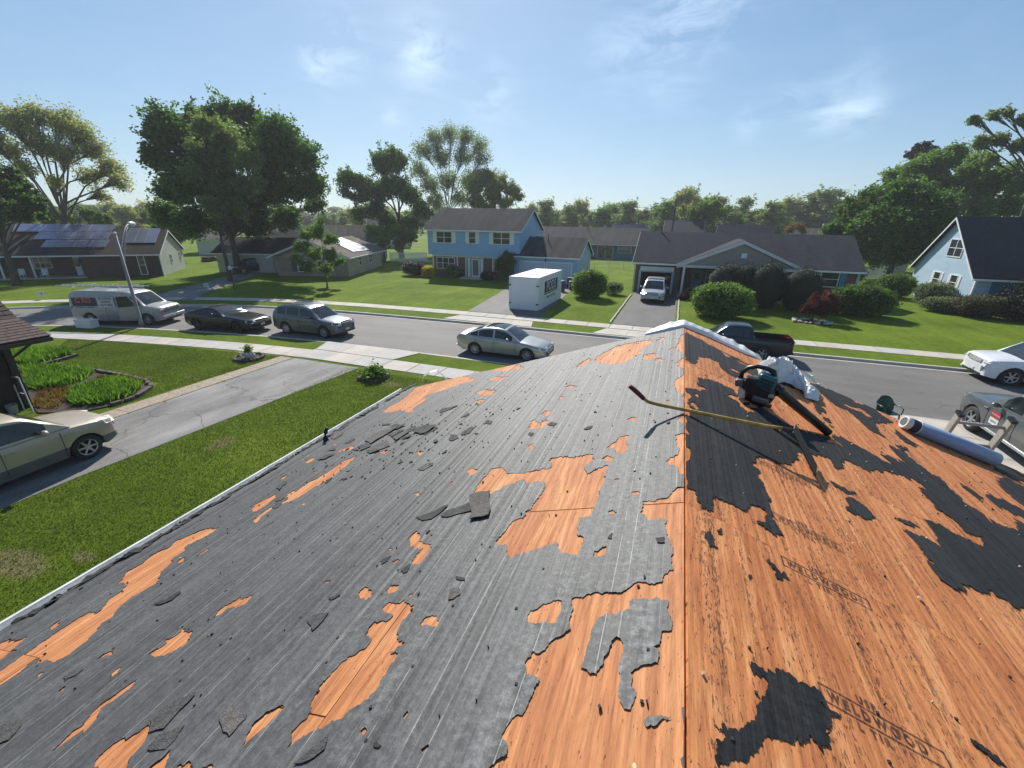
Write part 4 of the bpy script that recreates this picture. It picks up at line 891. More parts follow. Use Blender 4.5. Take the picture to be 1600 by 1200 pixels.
TEALP = flat('teal_paint', (.05, .24, .33), .5, .12); PALEBP = flat('pale_blue_paint', (.33, .46, .56), .5, .1)

# ---- blue two storey house with attached two car garage
h = House('blue_house', 'sky blue two storey house with white shutters and an attached garage behind the white container', 0, 0, 0)
X0, X1, Y0, Y1 = -27.9, -16.45, 46.8, 54.6
MB().box2(X0+.35, X1-.3, Y0, Y1, 0, 2.55, BRICK_R).build('lower_wall', h.o)
MB().box2(X0+.35, X1-.3, Y0-.06, Y0, 2.3, 2.55, WHITE).build('frieze_board', h.o)
mb = MB(); mb.prism([(Y0-.35, 2.5), (Y1, 2.5), (Y1, 5.35), ((Y0+Y1)/2, 7.5), (Y0-.35, 5.35)], X1-X0, SD_BLUE, 'x', X0); mb.build('upper_wall', h.o)
block(h, X0, X1, Y0-.35, Y1, 5.42, 7.6, 'x', SD_BLUE, RF_BLUE, walls=False, over=.3)
for (xa, xb, za, zb, n) in ((-26.66, -24.74, 3.88, 5.02, 2), (-22.5, -21.72, 3.9, 5.05, 1), (-19.54, -17.6, 3.92, 5.06, 2)):
    window(h, (xa+xb)/2, za, xb-xa, zb-za, off=Y0-.35, n=n, shutters=WHITE)
window(h, -25.8, .95, 2.3, 1.2, off=Y0, n=3); window(h, -19.1, .95, .9, 1.3, off=Y0, n=1)
for xx in (-27.45, -24.25, -23.15, -19.75): panel_box(h, 'trim_board', xx-.07, xx+.07, Y0-.05, Y0, .1, 2.3, WHITE)
d = MB().box2(-22.43, -21.39, Y0-.05, Y0, .12, 2.2, WHITE).build('door', h.o)
MB().box2(-22.28, -21.54, Y0-.07, Y0-.05, .3, 2.05, flat('storm_door_screen', (.12, .14, .13), .3, .15)).build('pane', d)
MB().tube([(-21.5, Y0-.1, 1.0), (-21.5, Y0-.1, 1.2)], .02, CHROME).build('handle', d)
for xx in (-22.75, -21.12): panel_box(h, 'shutter', xx-.17, xx+.17, Y0-.05, Y0-.002, .15, 2.25, WHITE)
MB().box2(-23.4, -20.6, Y0-1.3, Y0, -.02, .14, CONC).build('doorstep', h.o)
window(h, 52.9, 3.75, .75, .95, face='right', off=X1+.0)
# garage
block(h, -17.0, -9.9, 46.4, 53.6, 2.86, 4.6, 'x', SD_BLUE, RF_BLUE, over=.28)
for xa, xb in ((-16.28, -13.55), (-13.23, -10.54)):
    g = MB().box2(xa-.1, xb+.1, 46.35, 46.4, .02, 2.26, WHITE).build('garage_door_frame', h.o)
    dd = MB().box2(xa, xb, 46.32, 46.35, .03, 2.16, GARDOOR).build('garage_door', h.o)
    for k in range(4):
        MB().box2(xa+.03, xb-.03, 46.3, 46.32, .05+k*.53, .55+k*.53, GARDOOR).build('door_panel', dd)
MB().box2(-13.45, -13.33, 46.18, 46.33, 2.3, 2.6, BLACK).build('wall_lamp', h.o)
window(h, 49.2, 1.0, .5, 1.0, face='right', off=-9.9); window(h, 51.8, 1.0, .6, 1.0, face='right', off=-9.9)
MB().tube([(-9.95, 50.4, 3.4), (-9.8, 50.4, 3.4)], .14, OFFW, 10).build('gable_vent', h.o)
MB().tube([(-14, 49.2, 4.2), (-14, 49.2, 5.0)], .05, BLACK).build('vent_pipe', h.o)

# ---- ranch with the open garage
h = House('garage_house', 'brick ranch with charcoal roof, taupe porch gable and an open garage holding the silver minivan', 0, 0, 0)
block(h, -3.75, 14.2, 44.2, 54, 2.98, 5.45, 'x', BRICK_R, RF_GH, walls=False, over=.4, over_g=.3)
mb = MB()
for (a, b_) in ((-3.75, -3.15), (-.38, .3), (3.9, 14.2)): mb.box2(a, b_, 44.2, 44.45, 0, 2.9, BRICK_R)
mb.box2(-3.15, -.38, 44.2, 44.45, 2.42, 2.9, BRICK_R)
mb.build('front_wall', h.o)
mb = MB(); mb.box2(.3, 3.9, 46.2, 46.4, 0, 2.9, BRICK_R); mb.box2(.1, .3, 44.45, 46.4, 0, 2.9, BRICK_R); mb.box2(3.9, 4.1, 44.45, 46.4, 0, 2.9, BRICK_R); mb.build('porch_wall', h.o)
for xx in (-3.75, 14.0):
    mb = MB(); mb.prism([(44.45, 0), (54, 0), (54, 2.95), (49.1, 5.35), (44.45, 3.05)], .2, SD_TAUPE, 'x', xx); mb.build('gable_wall', h.o)
MB().box2(-3.75, 14.2, 53.9, 54.1, 0, 2.9, SD_TAUPE).build('back_wall', h.o)
mb = MB(); mb.box2(-3.75, 0.2, 51.5, 51.6, 0, 2.9, flat('garage_inside', (.12, .115, .1), .8, .2)); mb.box2(0.1, .2, 46.4, 51.5, 0, 2.9, _mc['garage_inside']); mb.box2(-3.5, .1, 44.5, 51.5, 2.85, 2.95, _mc['garage_inside']); mb.build('garage_lining', h.o)
panel_box(h, 'garage_header', -3.3, -.25, 44.12, 44.2, 2.08, 2.46, WHITE)
panel_box(h, 'raised_door', -3.15, -.38, 44.16, 44.2, 1.96, 2.08, PALEBP)
for xx in (-3.28, -.3): panel_box(h, 'door_jamb', xx-.1, xx+.1, 44.1, 44.2, 0, 2.08, PALEBP)
MB().tube([(-3.82, 44.1, 0), (-3.82, 44.1, 2.75)], .045, PALEBP, 6).build('downpipe', h.o)
# porch gable
mb = MB(); mb.prism([(.25, 2.85), (9.75, 2.85), (5.05, 4.75)], .2, SD_TAUPE, 'y', 42.75); mb.build('porch_gable', h.o)
for (pa, pb) in (((-.05, 2.78), (5.05, 4.98)), ((5.05, 4.98), (10.15, 2.78))):
    mb = MB(); mb.prism([pa, pb, (pb[0], pb[1]+.1), (pa[0], pa[1]+.1)], 5.2, RF_GH, 'y', 42.6); mb.build('porch_roof', h.o)
    mb = MB(); mb.prism([(pa[0], pa[1]-.2), (pb[0], pb[1]-.2), (pb[0], pb[1]+.06), (pa[0], pa[1]+.06)], .06, OFFW, 'y', 42.54); mb.build('rake_board', h.o)
panel_box(h, 'porch_beam', .2, 9.8, 42.62, 42.75, 2.66, 2.86, OFFW)
MB().box2(5.0, 5.42, 42.7, 42.75, 3.62, 4.02, WHITE).build('gable_vent', h.o)
for xx in (.6, 3.9, 9.3):
    mb = MB(); mb.box2(xx-.09, xx+.09, 42.66, 42.84, .02, 2.66, WHITE); mb.box2(xx-.13, xx+.13, 42.62, 42.88, .0, .2, WHITE); mb.build('porch_post', h.o)
MB().box2(.3, 9.8, 42.6, 46.2, -.03, .1, CONC).build('porch_floor', h.o)
d = panel_box(h, 'door', 1.45, 2.35, 46.14, 46.2, .1, 2.2, TEALP); MB().box2(1.7, 2.1, 46.12, 46.14, 1.3, 1.9, GLASS).build('pane', d)
window(h, 3.15, .9, .8, 1.2, off=46.2); window(h, 6.6, 1.0, 2.2, 1.3, off=44.2, n=3)
window(h, 12.15, 1.5, 1.25, 1.2, off=44.2, n=1, frame=WHITE)
panel_box(h, 'shutter', 12.92, 13.3, 44.15, 44.2, 1.45, 2.75, TEALP); panel_box(h, 'shutter', 11.0, 11.38, 44.15, 44.2, 1.45, 2.75, TEALP)
panel_box(h, 'corner_board', 14.05, 14.24, 44.14, 44.26, 0, 2.9, PALEBP)
MB().tube([(-1.95, 48.9, 5.3), (-1.95, 48.9, 6.0)], .06, BLACK).build('vent_pipe', h.o)

# ---- pale blue cape at right, gable end towards the street bend
h = House('pale_blue_cape', 'pale blue gable fronted house with a steep blue-black roof at the right edge', 22.3, 50.6, -math.pi/2)
# local x runs towards -Y, local y runs towards +X ; gable = front
block(h, -5.2, 5.2, 0, 13, 2.75, 7.15, 'y', SD_PALEB, RF_DARK, over=.25, over_g=.35, trim=WHITE)
window(h, .85, 4.0, 2.1, 1.35, off=0, n=2); 
for yy in (51.2, 48.4): window(h, 50.6-yy, 1.35, 1.0, 1.15, off=0, n=1, shutters=WHITE)
MB().box2(5.2, 5.26, 2.5, 4.2, .8, 2.2, GLASS).build('pane', h.o); MB().box2(5.2, 5.24, 1.0, 12.9, .02, 2.4, SD_TEAL).build('side_wall', h.o)
panel_box(h, 'corner_board', 5.08, 5.27, -.06, .06, 0, 2.7, WHITE)

# ---- teal house on the next street
h = House('teal_house', 'low teal house with a wide grey roof seen between the two nearest garages', 0, 0, 0)
block(h, -26, -6.6, 84, 94, 2.72, 5.3, 'x', SD_TEAL, RF_BEIGE if False else shingle_mat('shingles_mid_grey', (.085, .08, .077)), over=.5)
window(h, -12.9, .1, 2.8, 2.0, off=84, n=2, rail=False); window(h, -9.4, 1.15, 2.3, 1.05, off=84, n=1, rail=True)
MB().box2(-26, -7, 82.0, 84, 2.25, 2.42, RF_DARK).build('patio_cover', h.o)
MB().tube([(-17.2, 88, 4.8), (-17.2, 88, 5.9)], .09, BLACK).build('vent_pipe', h.o)

# ---- ranch with solar panels, far left
rzR = R(43.5)
ox, oy = -53.9-14*math.cos(rzR), 32.8-14*math.sin(rzR)
h = House('solar_ranch', 'white gabled brick ranch with long porch and large blue solar arrays at far left', ox, oy, rzR)
XL, XE = -14.0, 14.0
_, ze = h.fr(252, 392, -.35); yg, zg = h.sd(267.5, 359.5, XE+.25)
ze = 2.55; zr_ = 4.75
block(h, XL, XE, 0, 9.4, ze, zr_, 'x', SD_WHITE, RF_RANCH, walls=False, over=.45, over_g=.2)
mb = MB(); mb.box2(XL, 7.3, 1.9, 2.05, .1, ze, BRICK_D); mb.box2(7.3, XE, 0, .15, 0, ze, BRICK_D); mb.box2(7.15, 7.3, 0, 2.05, 0, ze, BRICK_D); mb.build('front_wall', h.o)
for xx in (XL, XE-.15):
    mb = MB(); mb.prism([(.15, 0), (9.4, 0), (9.4, ze), (4.7, zr_-.1), (.15, ze+.05)], .15, SD_GREY, 'x', xx); mb.build('gable_wall', h.o)
MB().box2(XL, XE, 9.3, 9.4, 0, ze, SD_GREY).build('back_wall', h.o)
MB().box2(XL, 7.3, 0, 1.9, -.02, .12, CONC).build('porch_floor', h.o)
panel_box(h, 'porch_beam', XL, 7.3, .02, .14, ze-.22, ze+.02, OFFW)
for px_ in (2, 18, 52, 176):
    x, _ = h.fr(px_, 420, .08)
    if x < 7.2: panel_box(h, 'porch_post', x-.07, x+.07, .01, .15, .12, ze-.22, WHITE)
zz = zoomed
def W_(pa, pb, off, **k):
    (xa, za), (xb, zb) = h.fr(*pa, off), h.fr(*pb, off)
    window(h, (xa+xb)/2, max(.25, min(za, zb)), abs(xb-xa), min(abs(za-zb), ze-.35-max(.25, min(za, zb))), off=off, **k)
W_((214, 400), (231, 428), 0, n=1)
W_((50, 402), (82, 418), 1.9, n=3); W_((152, 402), (169, 417), 1.9, n=1)
(xa, za), (xb, zb) = h.fr(113, 402, 1.9), h.fr(132, 430, 1.9)
d = panel_box(h, 'door', xa, xb, 1.85, 1.9, .12, 2.25, WHITE)
mb = MB(); mb.lathe([(.0, -.012), (.26, -.012), (.26, 0), (0, 0)], GLASS, 16, axis='y', cap=False); g_ = mb.build('pane', d, loc=((xa+xb)/2, 1.845, 1.45)); g_.scale = (1, 1, 1.7)
for q in ((267, 402), (281, 400)):
    y, z = h.sd(*q, XE); window(h, y, 1.1, .45, .95, face='right', off=XE)
panel_box(h, 'corner_board', XE-.06, XE+.04, -.05, .06, 0, ze, WHITE)
# solar panels lie on the front slope
slp = (zr_-ze)/4.7; nrm = Vector((0, -slp, 1)); cc = ze + .19
SOLAR = flat('solar_glass', (.25, .26, .36), .24, .12, 1.5, metal=.45, spec=.9); SFRAME = flat('panel_frame', (.45, .45, .5), .35, .05, metal=.6)  # SOLAR: reflected sky partly painted in as a pale lavender base
def solar(h, quad, nu, nv, n, c, gap=.02):
    P = [h.hit(*q, n, c) for q in quad]     # TL, TR, BR, BL
    nn = Vector(n).normalized()
    for i in range(nu):
        for j in range(nv):
            f = lambda u, v: (P[0]*(1-u)+P[1]*u)*(1-v)+(P[3]*(1-u)+P[2]*u)*v
            q = [f(i/nu, j/nv), f((i+1)/nu, j/nv), f((i+1)/nu, (j+1)/nv), f(i/nu, (j+1)/nv)]
            m_ = sum(q, Vector())/4; q = [m_+(a-m_)*.985 for a in q]; q2 = [m_+(a-m_)*.94 for a in q]
            mb = MB(); vs = [a-nn*.04 for a in q]+[a for a in q]; mb.add(vs, [(3, 2, 1, 0), (4, 5, 6, 7), (0, 1, 5, 4), (1, 2, 6, 5), (2, 3, 7, 6), (3, 0, 4, 7)], SFRAME)
            o = mb.build('solar_panel', h.o)
            MB().add([a+nn*.003 for a in q2], [(0, 1, 2, 3)], SOLAR) if False else None
            g = MB(); g.add([a+nn*.003 for a in q2], [(0, 1, 2, 3)], SOLAR); g.build('panel_glass', o)
solar(h, [(24, 350), (182, 351), (174, 361.5), (19, 361.5)], 4, 1, nrm, cc)
solar(h, [(62, 362), (176, 362), (168, 373.5), (51, 373.5)], 4, 1, nrm, cc)
solar(h, [(73, 374.5), (172, 374.5), (164, 386), (63, 386)], 4, 1, nrm, cc)
solar(h, [(203, 356), (251, 357), (243, 379), (192, 379)], 3, 1, nrm, cc)

# ---- beige ranch, gable to the street, with the dark roofed garage
rzB = R(20); c_, s_ = math.cos(rzB), math.sin(rzB)
h = House('beige_house', 'beige ranch with tan brick front and shiny solar array behind the small lawn tree', -35.5-8.2*c_, 41.3-8.2*s_, rzB)
block(h, 0, 8.2, 0, 13, 2.35, 3.95, 'y', SD_BEIGE, RF_BEIGE, over=.55, over_g=.9, trim=OFFW)
panel_box(h, 'brick_front', .05, 8.15, -.06, -.0, 0, 2.0, BRICK_T)
window(h, 3.0, .55, 1.0, 1.15, off=-.06, n=1); window(h, 5.3, .55, 1.0, 1.15, off=-.06, n=1)
panel_box(h, 'shutter', 1.75, 2.25, -.1, -.06, .5, 1.75, flat('dark_green_paint', (.02, .05, .035), .5, .1)); panel_box(h, 'shutter', 6.05, 6.5, -.1, -.06, .5, 1.75, _mc['dark_green_paint'])
for q, w_ in (((562.5, 408), .7), ((579, 405), 1.3), ((590, 403), .6), ((603.5, 399), .6)):
    y, z = h.sd(*q, 8.2); window(h, y, .95, w_, 1.05, face='right', off=8.2, n=2 if w_ > 1 else 1)
sB = (3.95-2.35)/4.1
solar(h, [(526, 371), (541, 374), (582, 391), (551, 393)] if False else [(513, 374), (534, 371), (583, 389.5), (552, 393)], 3, 4, Vector((sB, 0, 1)), 3.95+.17+sB*4.1)
# garage wing
block(h, -8.5, -.4, 2.5, 9.5, 2.4, 3.9, 'x', SD_BEIGE, RF_DARK, over=.4, trim=OFFW)
dd = panel_box(h, 'garage_door', -7.2, -1.6, 2.44, 2.5, .03, 2.0, flat('beige_door', (.4, .36, .3), .6, .1))
for k in range(4): MB().box2(-7.15, -1.65, 2.41, 2.44, .05+k*.49, .5+k*.49, _mc['beige_door']).build('door_panel', dd)

# ---- neighbour's house at the left edge: brown kicked eave
h = House('brown_neighbour_house', 'dark brown house corner with shake roof and braced eave at the left edge', 0, 0, 0)
BROWNW = flat('dark_brown_wall', (.035, .024, .02), .85, .3, 5, .4, 30); SHAKE = flat('brown_shake', (.075, .05, .04), .85, .45, 5, .7, 30, stretch=(6, 1, 1)); DKTRIM = flat('dark_trim', (.028, .02, .018), .6, .2)
MB().box2(-29, -20.75, -10, 7.1, 0, 2.95, BROWNW).build('wall', h.o)
MB().box2(-20.72, -20.6, 6.98, 7.16, 0, 2.9, DKTRIM).build('corner_post', h.o)
ex, ey, ez = -18.57, 7.45, 2.7
kx, kz = -20.2, 3.12; tx, tz = -24.5, 6.5
for (a, b_) in (((ex, ez), (kx, kz)), ((kx, kz), (tx, tz))):
    mb = MB(); mb.prism([(a[0], a[1]-.1), (b_[0], b_[1]-.1), (b_[0], b_[1]-.01), (a[0], a[1]-.01)], 17.4, DKTRIM, 'y', ey-17.4); mb.build('roof_deck', h.o)
    L = math.hypot(b_[0]-a[0], b_[1]-a[1]); k = int(L/.2); dx, dz = (b_[0]-a[0])/L, (b_[1]-a[1])/L; ang = math.atan2(dz, -dx)
    shk = {}
    for i in range(k if a[0] == ex else 6):
        y = ey+.02; first = True
        while y > 3.2:
            w = random.choice((.22, .3, .38)) if not (first and i % 2) else .2; first = False
            if w not in shk: shk[w] = MB().box((0, 0, 0), (.26, w-.012, .022), SHAKE).mesh('shingle')
            p = Vector((a[0]+dx*(i*.2+.09), y-w/2, a[1]+dz*(i*.2+.09)+.018))
            rt = Matrix.Translation(p) @ Matrix.Rotation(ang-.07, 4, 'Y') @ Matrix.Rotation(random.uniform(-.012, .012), 4, 'Z')
            link('shingle', shk[w], h.o, mat4=rt); y -= w
mb = MB(); mb.box2(ex-.02, ex+.1, ey-17.4, ey, ez-.16, ez-.04, DKTRIM); mb.build('gutter', h.o)
def _py(px, py, Y): d = ray(px, py); t = Y/d.y; return Vector((d.x*t, Y, EYE+d.z*t))
mb = MB(); mb.tube([_py(14, 563, 7.25), _py(57, 530, 7.3)], .045, DKTRIM, 4); mb.build('eave_brace', h.o)
mb = MB(); mb.prism([(-20.75, 2.6), (-28.5, 2.6), (tx, tz-.1), (kx, kz-.1)], .12, BROWNW, 'y', 7.0); mb.build('gable_wall', h.o)

# ---- houses of the streets behind, each seen as roof and upper wall
def far_house(label, px0, px1, pyr, rng, wall, roof, axis='x', ze=2.7, zr=None, depth=9, wins=0, shut=None, name='distant_house', group='houses on the streets behind'):
    p0, p1 = at_range(px0, pyr, rng), at_range(px1, pyr, rng); mid = (p0+p1)/2; w = (p1-p0).length
    dirx = Vector((p1.x-p0.x, p1.y-p0.y)); rz = math.atan2(dirx.y, dirx.x)
    zr = zr or mid.z
    h = House(name, label, mid.x-w/2*math.cos(rz), mid.y-w/2*math.sin(rz), rz, group=group)
    block(h, 0, w, 0, depth, ze, zr, axis, wall, roof, over=.35)
    for i in range(wins):
        window(h, w*(i+.7)/(wins+.4), ze-1.3, 1.1, 1.0, off=0, shutters=shut, rail=True)
    return h
far_house('small green gabled house beyond the teal roof, left one', 891, 925, 345, 118, SD_TEAL if False else siding_mat('siding_sage', (.2, .3, .27)), RF_GH, 'y', 3.0, 5.6, 10)
far_house('green gabled house beyond the teal roof, right one', 935, 958, 344, 118, siding_mat('siding_sage_pale', (.24, .33, .29)), RF_GH, 'y', 3.0, 5.7, 10)
far_house('long grey roofed house right of the sage gables', 958, 1012, 345, 122, SD_WHITE, shingle_mat('shingles_slate_far', (.12, .125, .14)), 'x', 3.0, 5.9)
far_house('white two storey house with black shutters left of the utility pole wires', 1041, 1100, 343, 92, SD_WHITE, RF_DARK, 'x', 4.9, 6.75, 8, 3, BLACK)
far_house('low charcoal hipped roof house right of the white shuttered house', 1124, 1212, 347, 88, SD_TAUPE, RF_GH, 'x', 3.0, 6.2)
far_house('grey roofed house behind the right end of the garage ranch', 1240, 1300, 352, 98, SD_GREY, RF_BEIGE, 'x', 2.8, 5.7)
far_house('pink-brown roofed bungalow left of the teal roof', 852, 890, 356, 105, SD_TAUPE, flat('pinkish_roof', (.26, .18, .15), .8, .2), 'x', 2.8, 4.9)
far_house('grey-brown ranch roof behind the beige house', 492, 600, 353, 78, SD_TAUPE, RF_BEIGE, 'x', 2.7, 5.2)
far_house('low brown house between the big maple and the beige garage', 395, 470, 352, 92, SD_TAUPE, RF_RANCH, 'x', 2.7, 5.2)
far_house('white sided house glimpsed through the trees left of the blue house', 575, 640, 352, 110, SD_WHITE, RF_GH, 'x', 4.2, 6.2)
far_house('pale roofed house far behind the solar ranch', 300, 345, 350, 95, SD_WHITE, RF_BEIGE, 'x', 2.7, 4.8)
far_house('grey garage roof behind the white picket fence at right', 1372, 1432, 372, 80, SD_GREY, RF_GH, 'x', 2.5, 4.2)

# ================================================================== VEHICLES
def interp(tab, x):
    for i in range(len(tab)-1):
        if x <= tab[i+1][0]:
            a, b_ = tab[i], tab[i+1]; t = (x-a[0])/(b_[0]-a[0]+1e-9); t = max(0, min(1, t)); return a[1]+(b_[1]-a[1])*t
    return tab[-1][1]
def smooth_tab(tab, k=6):
    """soften a profile: sample a monotone-ish catmull spline"""
    out = []
    for i in range(len(tab)-1):
        p0 = tab[max(i-1, 0)]; p1 = tab[i]; p2 = tab[i+1]; p3 = tab[min(i+2, len(tab)-1)]
        for j in range(k):
            t = j/k
            m1 = (p2[1]-p0[1])/(p2[0]-p0[0]+1e-9)*(p2[0]-p1[0]); m2 = (p3[1]-p1[1])/(p3[0]-p1[0]+1e-9)*(p2[0]-p1[0])
            h00 = 2*t**3-3*t*t+1; h10 = t**3-2*t*t+t; h01 = -2*t**3+3*t*t; h11 = t**3-t*t
            out.append((p1[0]+(p2[0]-p1[0])*t, h00*p1[1]+h10*m1*.8+h01*p2[1]+h11*m2*.8))
    out.append(tab[-1]); return out
_wheel = {}
def wheel_meshes(r, w, spokes, rimk=.66, dark=False):
    key = (r, w, spokes, rimk, dark)
    if key in _wheel: return _wheel[key]
    rr = r*rimk; RM = BLACK if dark else ALLOY
    t = MB(); t.lathe([(rr*.98, -w/2), (r*.93, -w/2), (r, -w*.32), (r, w*.32), (r*.93, w/2), (rr*.98, w/2)], RUBBER, 26, axis='y', cap=False)
    t.lathe([(rr*.98, -w*.1), (rr*.98, w*.1)], DARKIN, 26, axis='y', cap=True)
    m = MB(); m.lathe([(rr, -w*.5), (rr, -w*.46), (rr*.9, -w*.40), (rr*.9, -w*.2)], RM, 26, axis='y', cap=False)
    m.lathe([(0.001, -w*.44), (rr*.2, -w*.43), (rr*.24, -w*.3)], RM, 12, axis='y', cap=False)
    for i in range(spokes):
        a = 2*math.pi*i/spokes; c, s_ = math.cos(a), math.sin(a); q = math.pi/spokes*.42
        pts = [(rr*.15, -.5*q), (rr*.93, -q*.35), (rr*.93, q*.35), (rr*.15, .5*q)]
        vs = []
        for yy in (-w*.42, -w*.3):
            for (rad, off) in ((rr*.12, -.045), (rr*.95, -.03), (rr*.95, .03), (rr*.12, .045)):
                o_ = off*.62*r/.33*(6/spokes)**.5; vs.append((rad*c - o_*s_, yy, rad*s_ + o_*c))
        m.add(vs, [(0, 1, 2, 3), (4, 7, 6, 5), (0, 4, 5, 1), (1, 5, 6, 2), (2, 6, 7, 3), (3, 7, 4, 0)], RM)
    _wheel[key] = (t.mesh('wheel', True), m.mesh('rim')); return _wheel[key]

def vehicle(name, label, cat, loc, rz, L, Wd, body, roof, wb, wr, fo, col, ww=.21, spokes=5, pillars=(), ws=(0, 0), rw=None, belt=None, sill=.24, tum=.34, group=None,
            bed=None, nose=.17, tail=.12, cladding=None, lights=True, grille=None, rimdark=False, doors=(), handles=True, plate=True, front_tint=None, rails=False, glass=None, side_h=.9, tailz=None, headz=None, ground=None, sun_roof=None):
    """x measured from the nose (0) to the tail (L); placed with +x forward, z=0 at the tyres"""
    root = empty(name, (loc[0], loc[1], -.12 if ground is None else ground), rz, label, cat, group)
    X = lambda x: L/2-x
    bt = smooth_tab(body); rt = smooth_tab(roof) if roof else None
    ax = [fo, fo+wb]; ar = wr*1.17
    xs = set([i*.06 for i in range(int(L/.06)+1)]) | {L, .02, .05, L-.02, L-.05}
    for a in ax: xs |= {a-ar, a+ar, a-ar*.97, a+ar*.97, a-ar*.85, a+ar*.85}
    if bed: xs |= {bed[0], bed[0]-.01, bed[1], bed[1]+.01}
    xs = sorted(x for x in xs if 0 <= x <= L)
    def half(x):
        f = 1.0
        if x < .75: f -= nose*((.75-x)/.75)**2.4
        if x > L-.6: f -= tail*((x-(L-.6))/.6)**2.4
        return Wd/2*f
    def low(x):
        z = sill
        if x < .35: z = sill+.0+(.35-x)*.25
        if x > L-.4: z = sill+.04+(x-(L-.4))*.4
        for a in ax:
            if abs(x-a) <= ar: z = max(z, wr+math.sqrt(max(0, ar*ar-(x-a)**2))*.98)
        return z
    P = MB(); ring = []
    for x in xs:
        w, zt, zl = half(x), interp(bt, x), low(x); zl = min(zl, zt-.12)
        H = zt-sill
        end = min(x, L-x)
        rnd = 1-.35*max(0, (.12-end)/.12)**2
        zt2 = zt if end > .1 else zt-.10*((.1-end)/.1)**2
        zz = lambda f: max(zl, sill+H*f)
        inb = bed and bed[0] <= x <= bed[1]
        r_ = [(.86*w, zl), (.975*w, max(zl, sill+.0)+.02), (1.0*w*rnd, zz(.36)), (1.0*w*rnd, zz(.62)), (.985*w*rnd, zz(.84)), (.95*w*rnd, max(zl, zt2-.035))]
        if inb: r_ += [(.90*w, zt2), (.86*w, zt2-.005), (.86*w, bed[2]), (0, bed[2])]
        else: r_ += [(.87*w, zt2), (.6*w, zt2+.02), (.3*w, zt2+.035), (0, zt2+.04)]
        ring.append([(X(x), -y, z) for y, z in r_] + [(X(x), y, z) for y, z in r_[-2::-1]])
    m_ = len(ring[0]); vs = [v for r_ in ring for v in r_]
    fs = []; fc = []
    for i in range(len(xs)-1):
        for k in range(m_-1): fs.append((i*m_+k, i*m_+k+1, (i+1)*m_+k+1, (i+1)*m_+k)); fc.append(k)
    P.add(vs, fs, col)
    if cladding:
        ci = P.mi(cladding)
        for i, k in enumerate(fc):
            if k in (0, 1, m_-2, m_-3): P.m[i] = ci
    P.add(ring[0], [tuple(range(m_))], col); P.add(ring[-1], [tuple(range(m_))[::-1]], col)
    body_o = P.build('body', root, smooth=True)
    es = body_o.modifiers.new('edges', 'EDGE_SPLIT'); es.split_angle = R(42)
    # greenhouse
    if rt:
        xa, xb = roof[0][0], roof[-1][0]
        gx = sorted(set([xa+(xb-xa)*i/46 for i in range(47)] + [p for pr in pillars for p in pr] + [x for x in (ws[1], rw[0] if rw else xb)]))
        G = MB(); gs = {}; rows_ = []
        for x in gx:
            zb = interp(bt, x)-.015; zr = max(interp(rt, x), zb+.012); w = half(x)*.93; d = zr-zb
            yt = w-tum*d; yt = max(yt, w*.5)
            f = lambda t: (w+(yt-w)*t, zb+(zr-.05*min(1, d/.3)-zb)*t)
            r_ = [f(0), f(.10), f(side_h), f(1), (yt-.055, zr-.012*min(1, d/.3)), (yt*.9-.05, zr+.004), (yt*.5, zr+.022), (0, zr+.03)]
            rows_.append([(X(x), -y, z) for y, z in r_] + [(X(x), y, z) for y, z in r_[-2::-1]])
        k_ = len(rows_[0]); vv = [v for r_ in rows_ for v in r_]
        roof_f, ws_f, rw_f, side_f = [], [], [], {}
        for i in range(len(gx)-1):
            xm = (gx[i]+gx[i+1])/2
            for k in range(k_-1):
                kk = min(k, k_-2-k); f_ = (i*k_+k, i*k_+k+1, (i+1)*k_+k+1, (i+1)*k_+k)
                if kk == 1:
                    hit = [j for j, pr in enumerate(pillars) if pr[0] <= xm <= pr[1]]
                    if hit and interp(rt, xm)-interp(bt, xm) > .09: side_f.setdefault((hit[0], k < k_/2), []).append(f_); continue
                if kk >= 5:
                    if xm < ws[1] and xm > ws[0]: ws_f.append(f_); continue
                    if rw and rw[0] < xm < rw[1]: rw_f.append(f_); continue
                    if sun_roof and sun_roof[0] < xm < sun_roof[1]: rw_f.append(f_); continue
                roof_f.append(f_)
        def sub(name_, faces, mat, par=root):
            used = sorted(set(i for f in faces for i in f)); ix = {u: n for n, u in enumerate(used)}
            b_ = MB(); b_.add([vv[u] for u in used], [tuple(ix[i] for i in f) for f in faces], mat); o = b_.build(name_, par, smooth=True)
            e = o.modifiers.new('edges', 'EDGE_SPLIT'); e.split_angle = R(38); return o
        sub('roof', roof_f, front_tint or col)
        if ws_f: sub('windshield', ws_f, glass or CGLASS)
        if rw_f:
            sub('rear_window', rw_f, CGLASS)
        for (j, side), ff in side_f.items(): sub('side_window', ff, CGLASS)
        for x in (roof[-1][0],): pass
    # underbody
    U = MB(); U.box2(X(L-.25), X(.25), -Wd*.36, Wd*.36, sill-.04, min(interp(bt, L*.5)-.25, .75), DARKIN); U.build('underbody', root)
    # wheels
    tm, rm = wheel_meshes(wr, ww, spokes, .66, rimdark)
    for a in ax:
        for s in (-1, 1):
            o = link('wheel', tm, root, loc=(X(a), s*(Wd/2-ww/2-.015), wr), rz=0 if s < 0 else math.pi); link('rim', rm, o)
            # wheel housing
            hs = MB(); hs.lathe([(ar*1.02, -.28), (ar*1.02, 0)], DARKIN, 20, axis='y', cap=True)
            link('wheel_well', hs.mesh('wheel_well'), root, loc=(X(a), s*(Wd/2-.30), wr), rz=0 if s > 0 else math.pi) if False else None
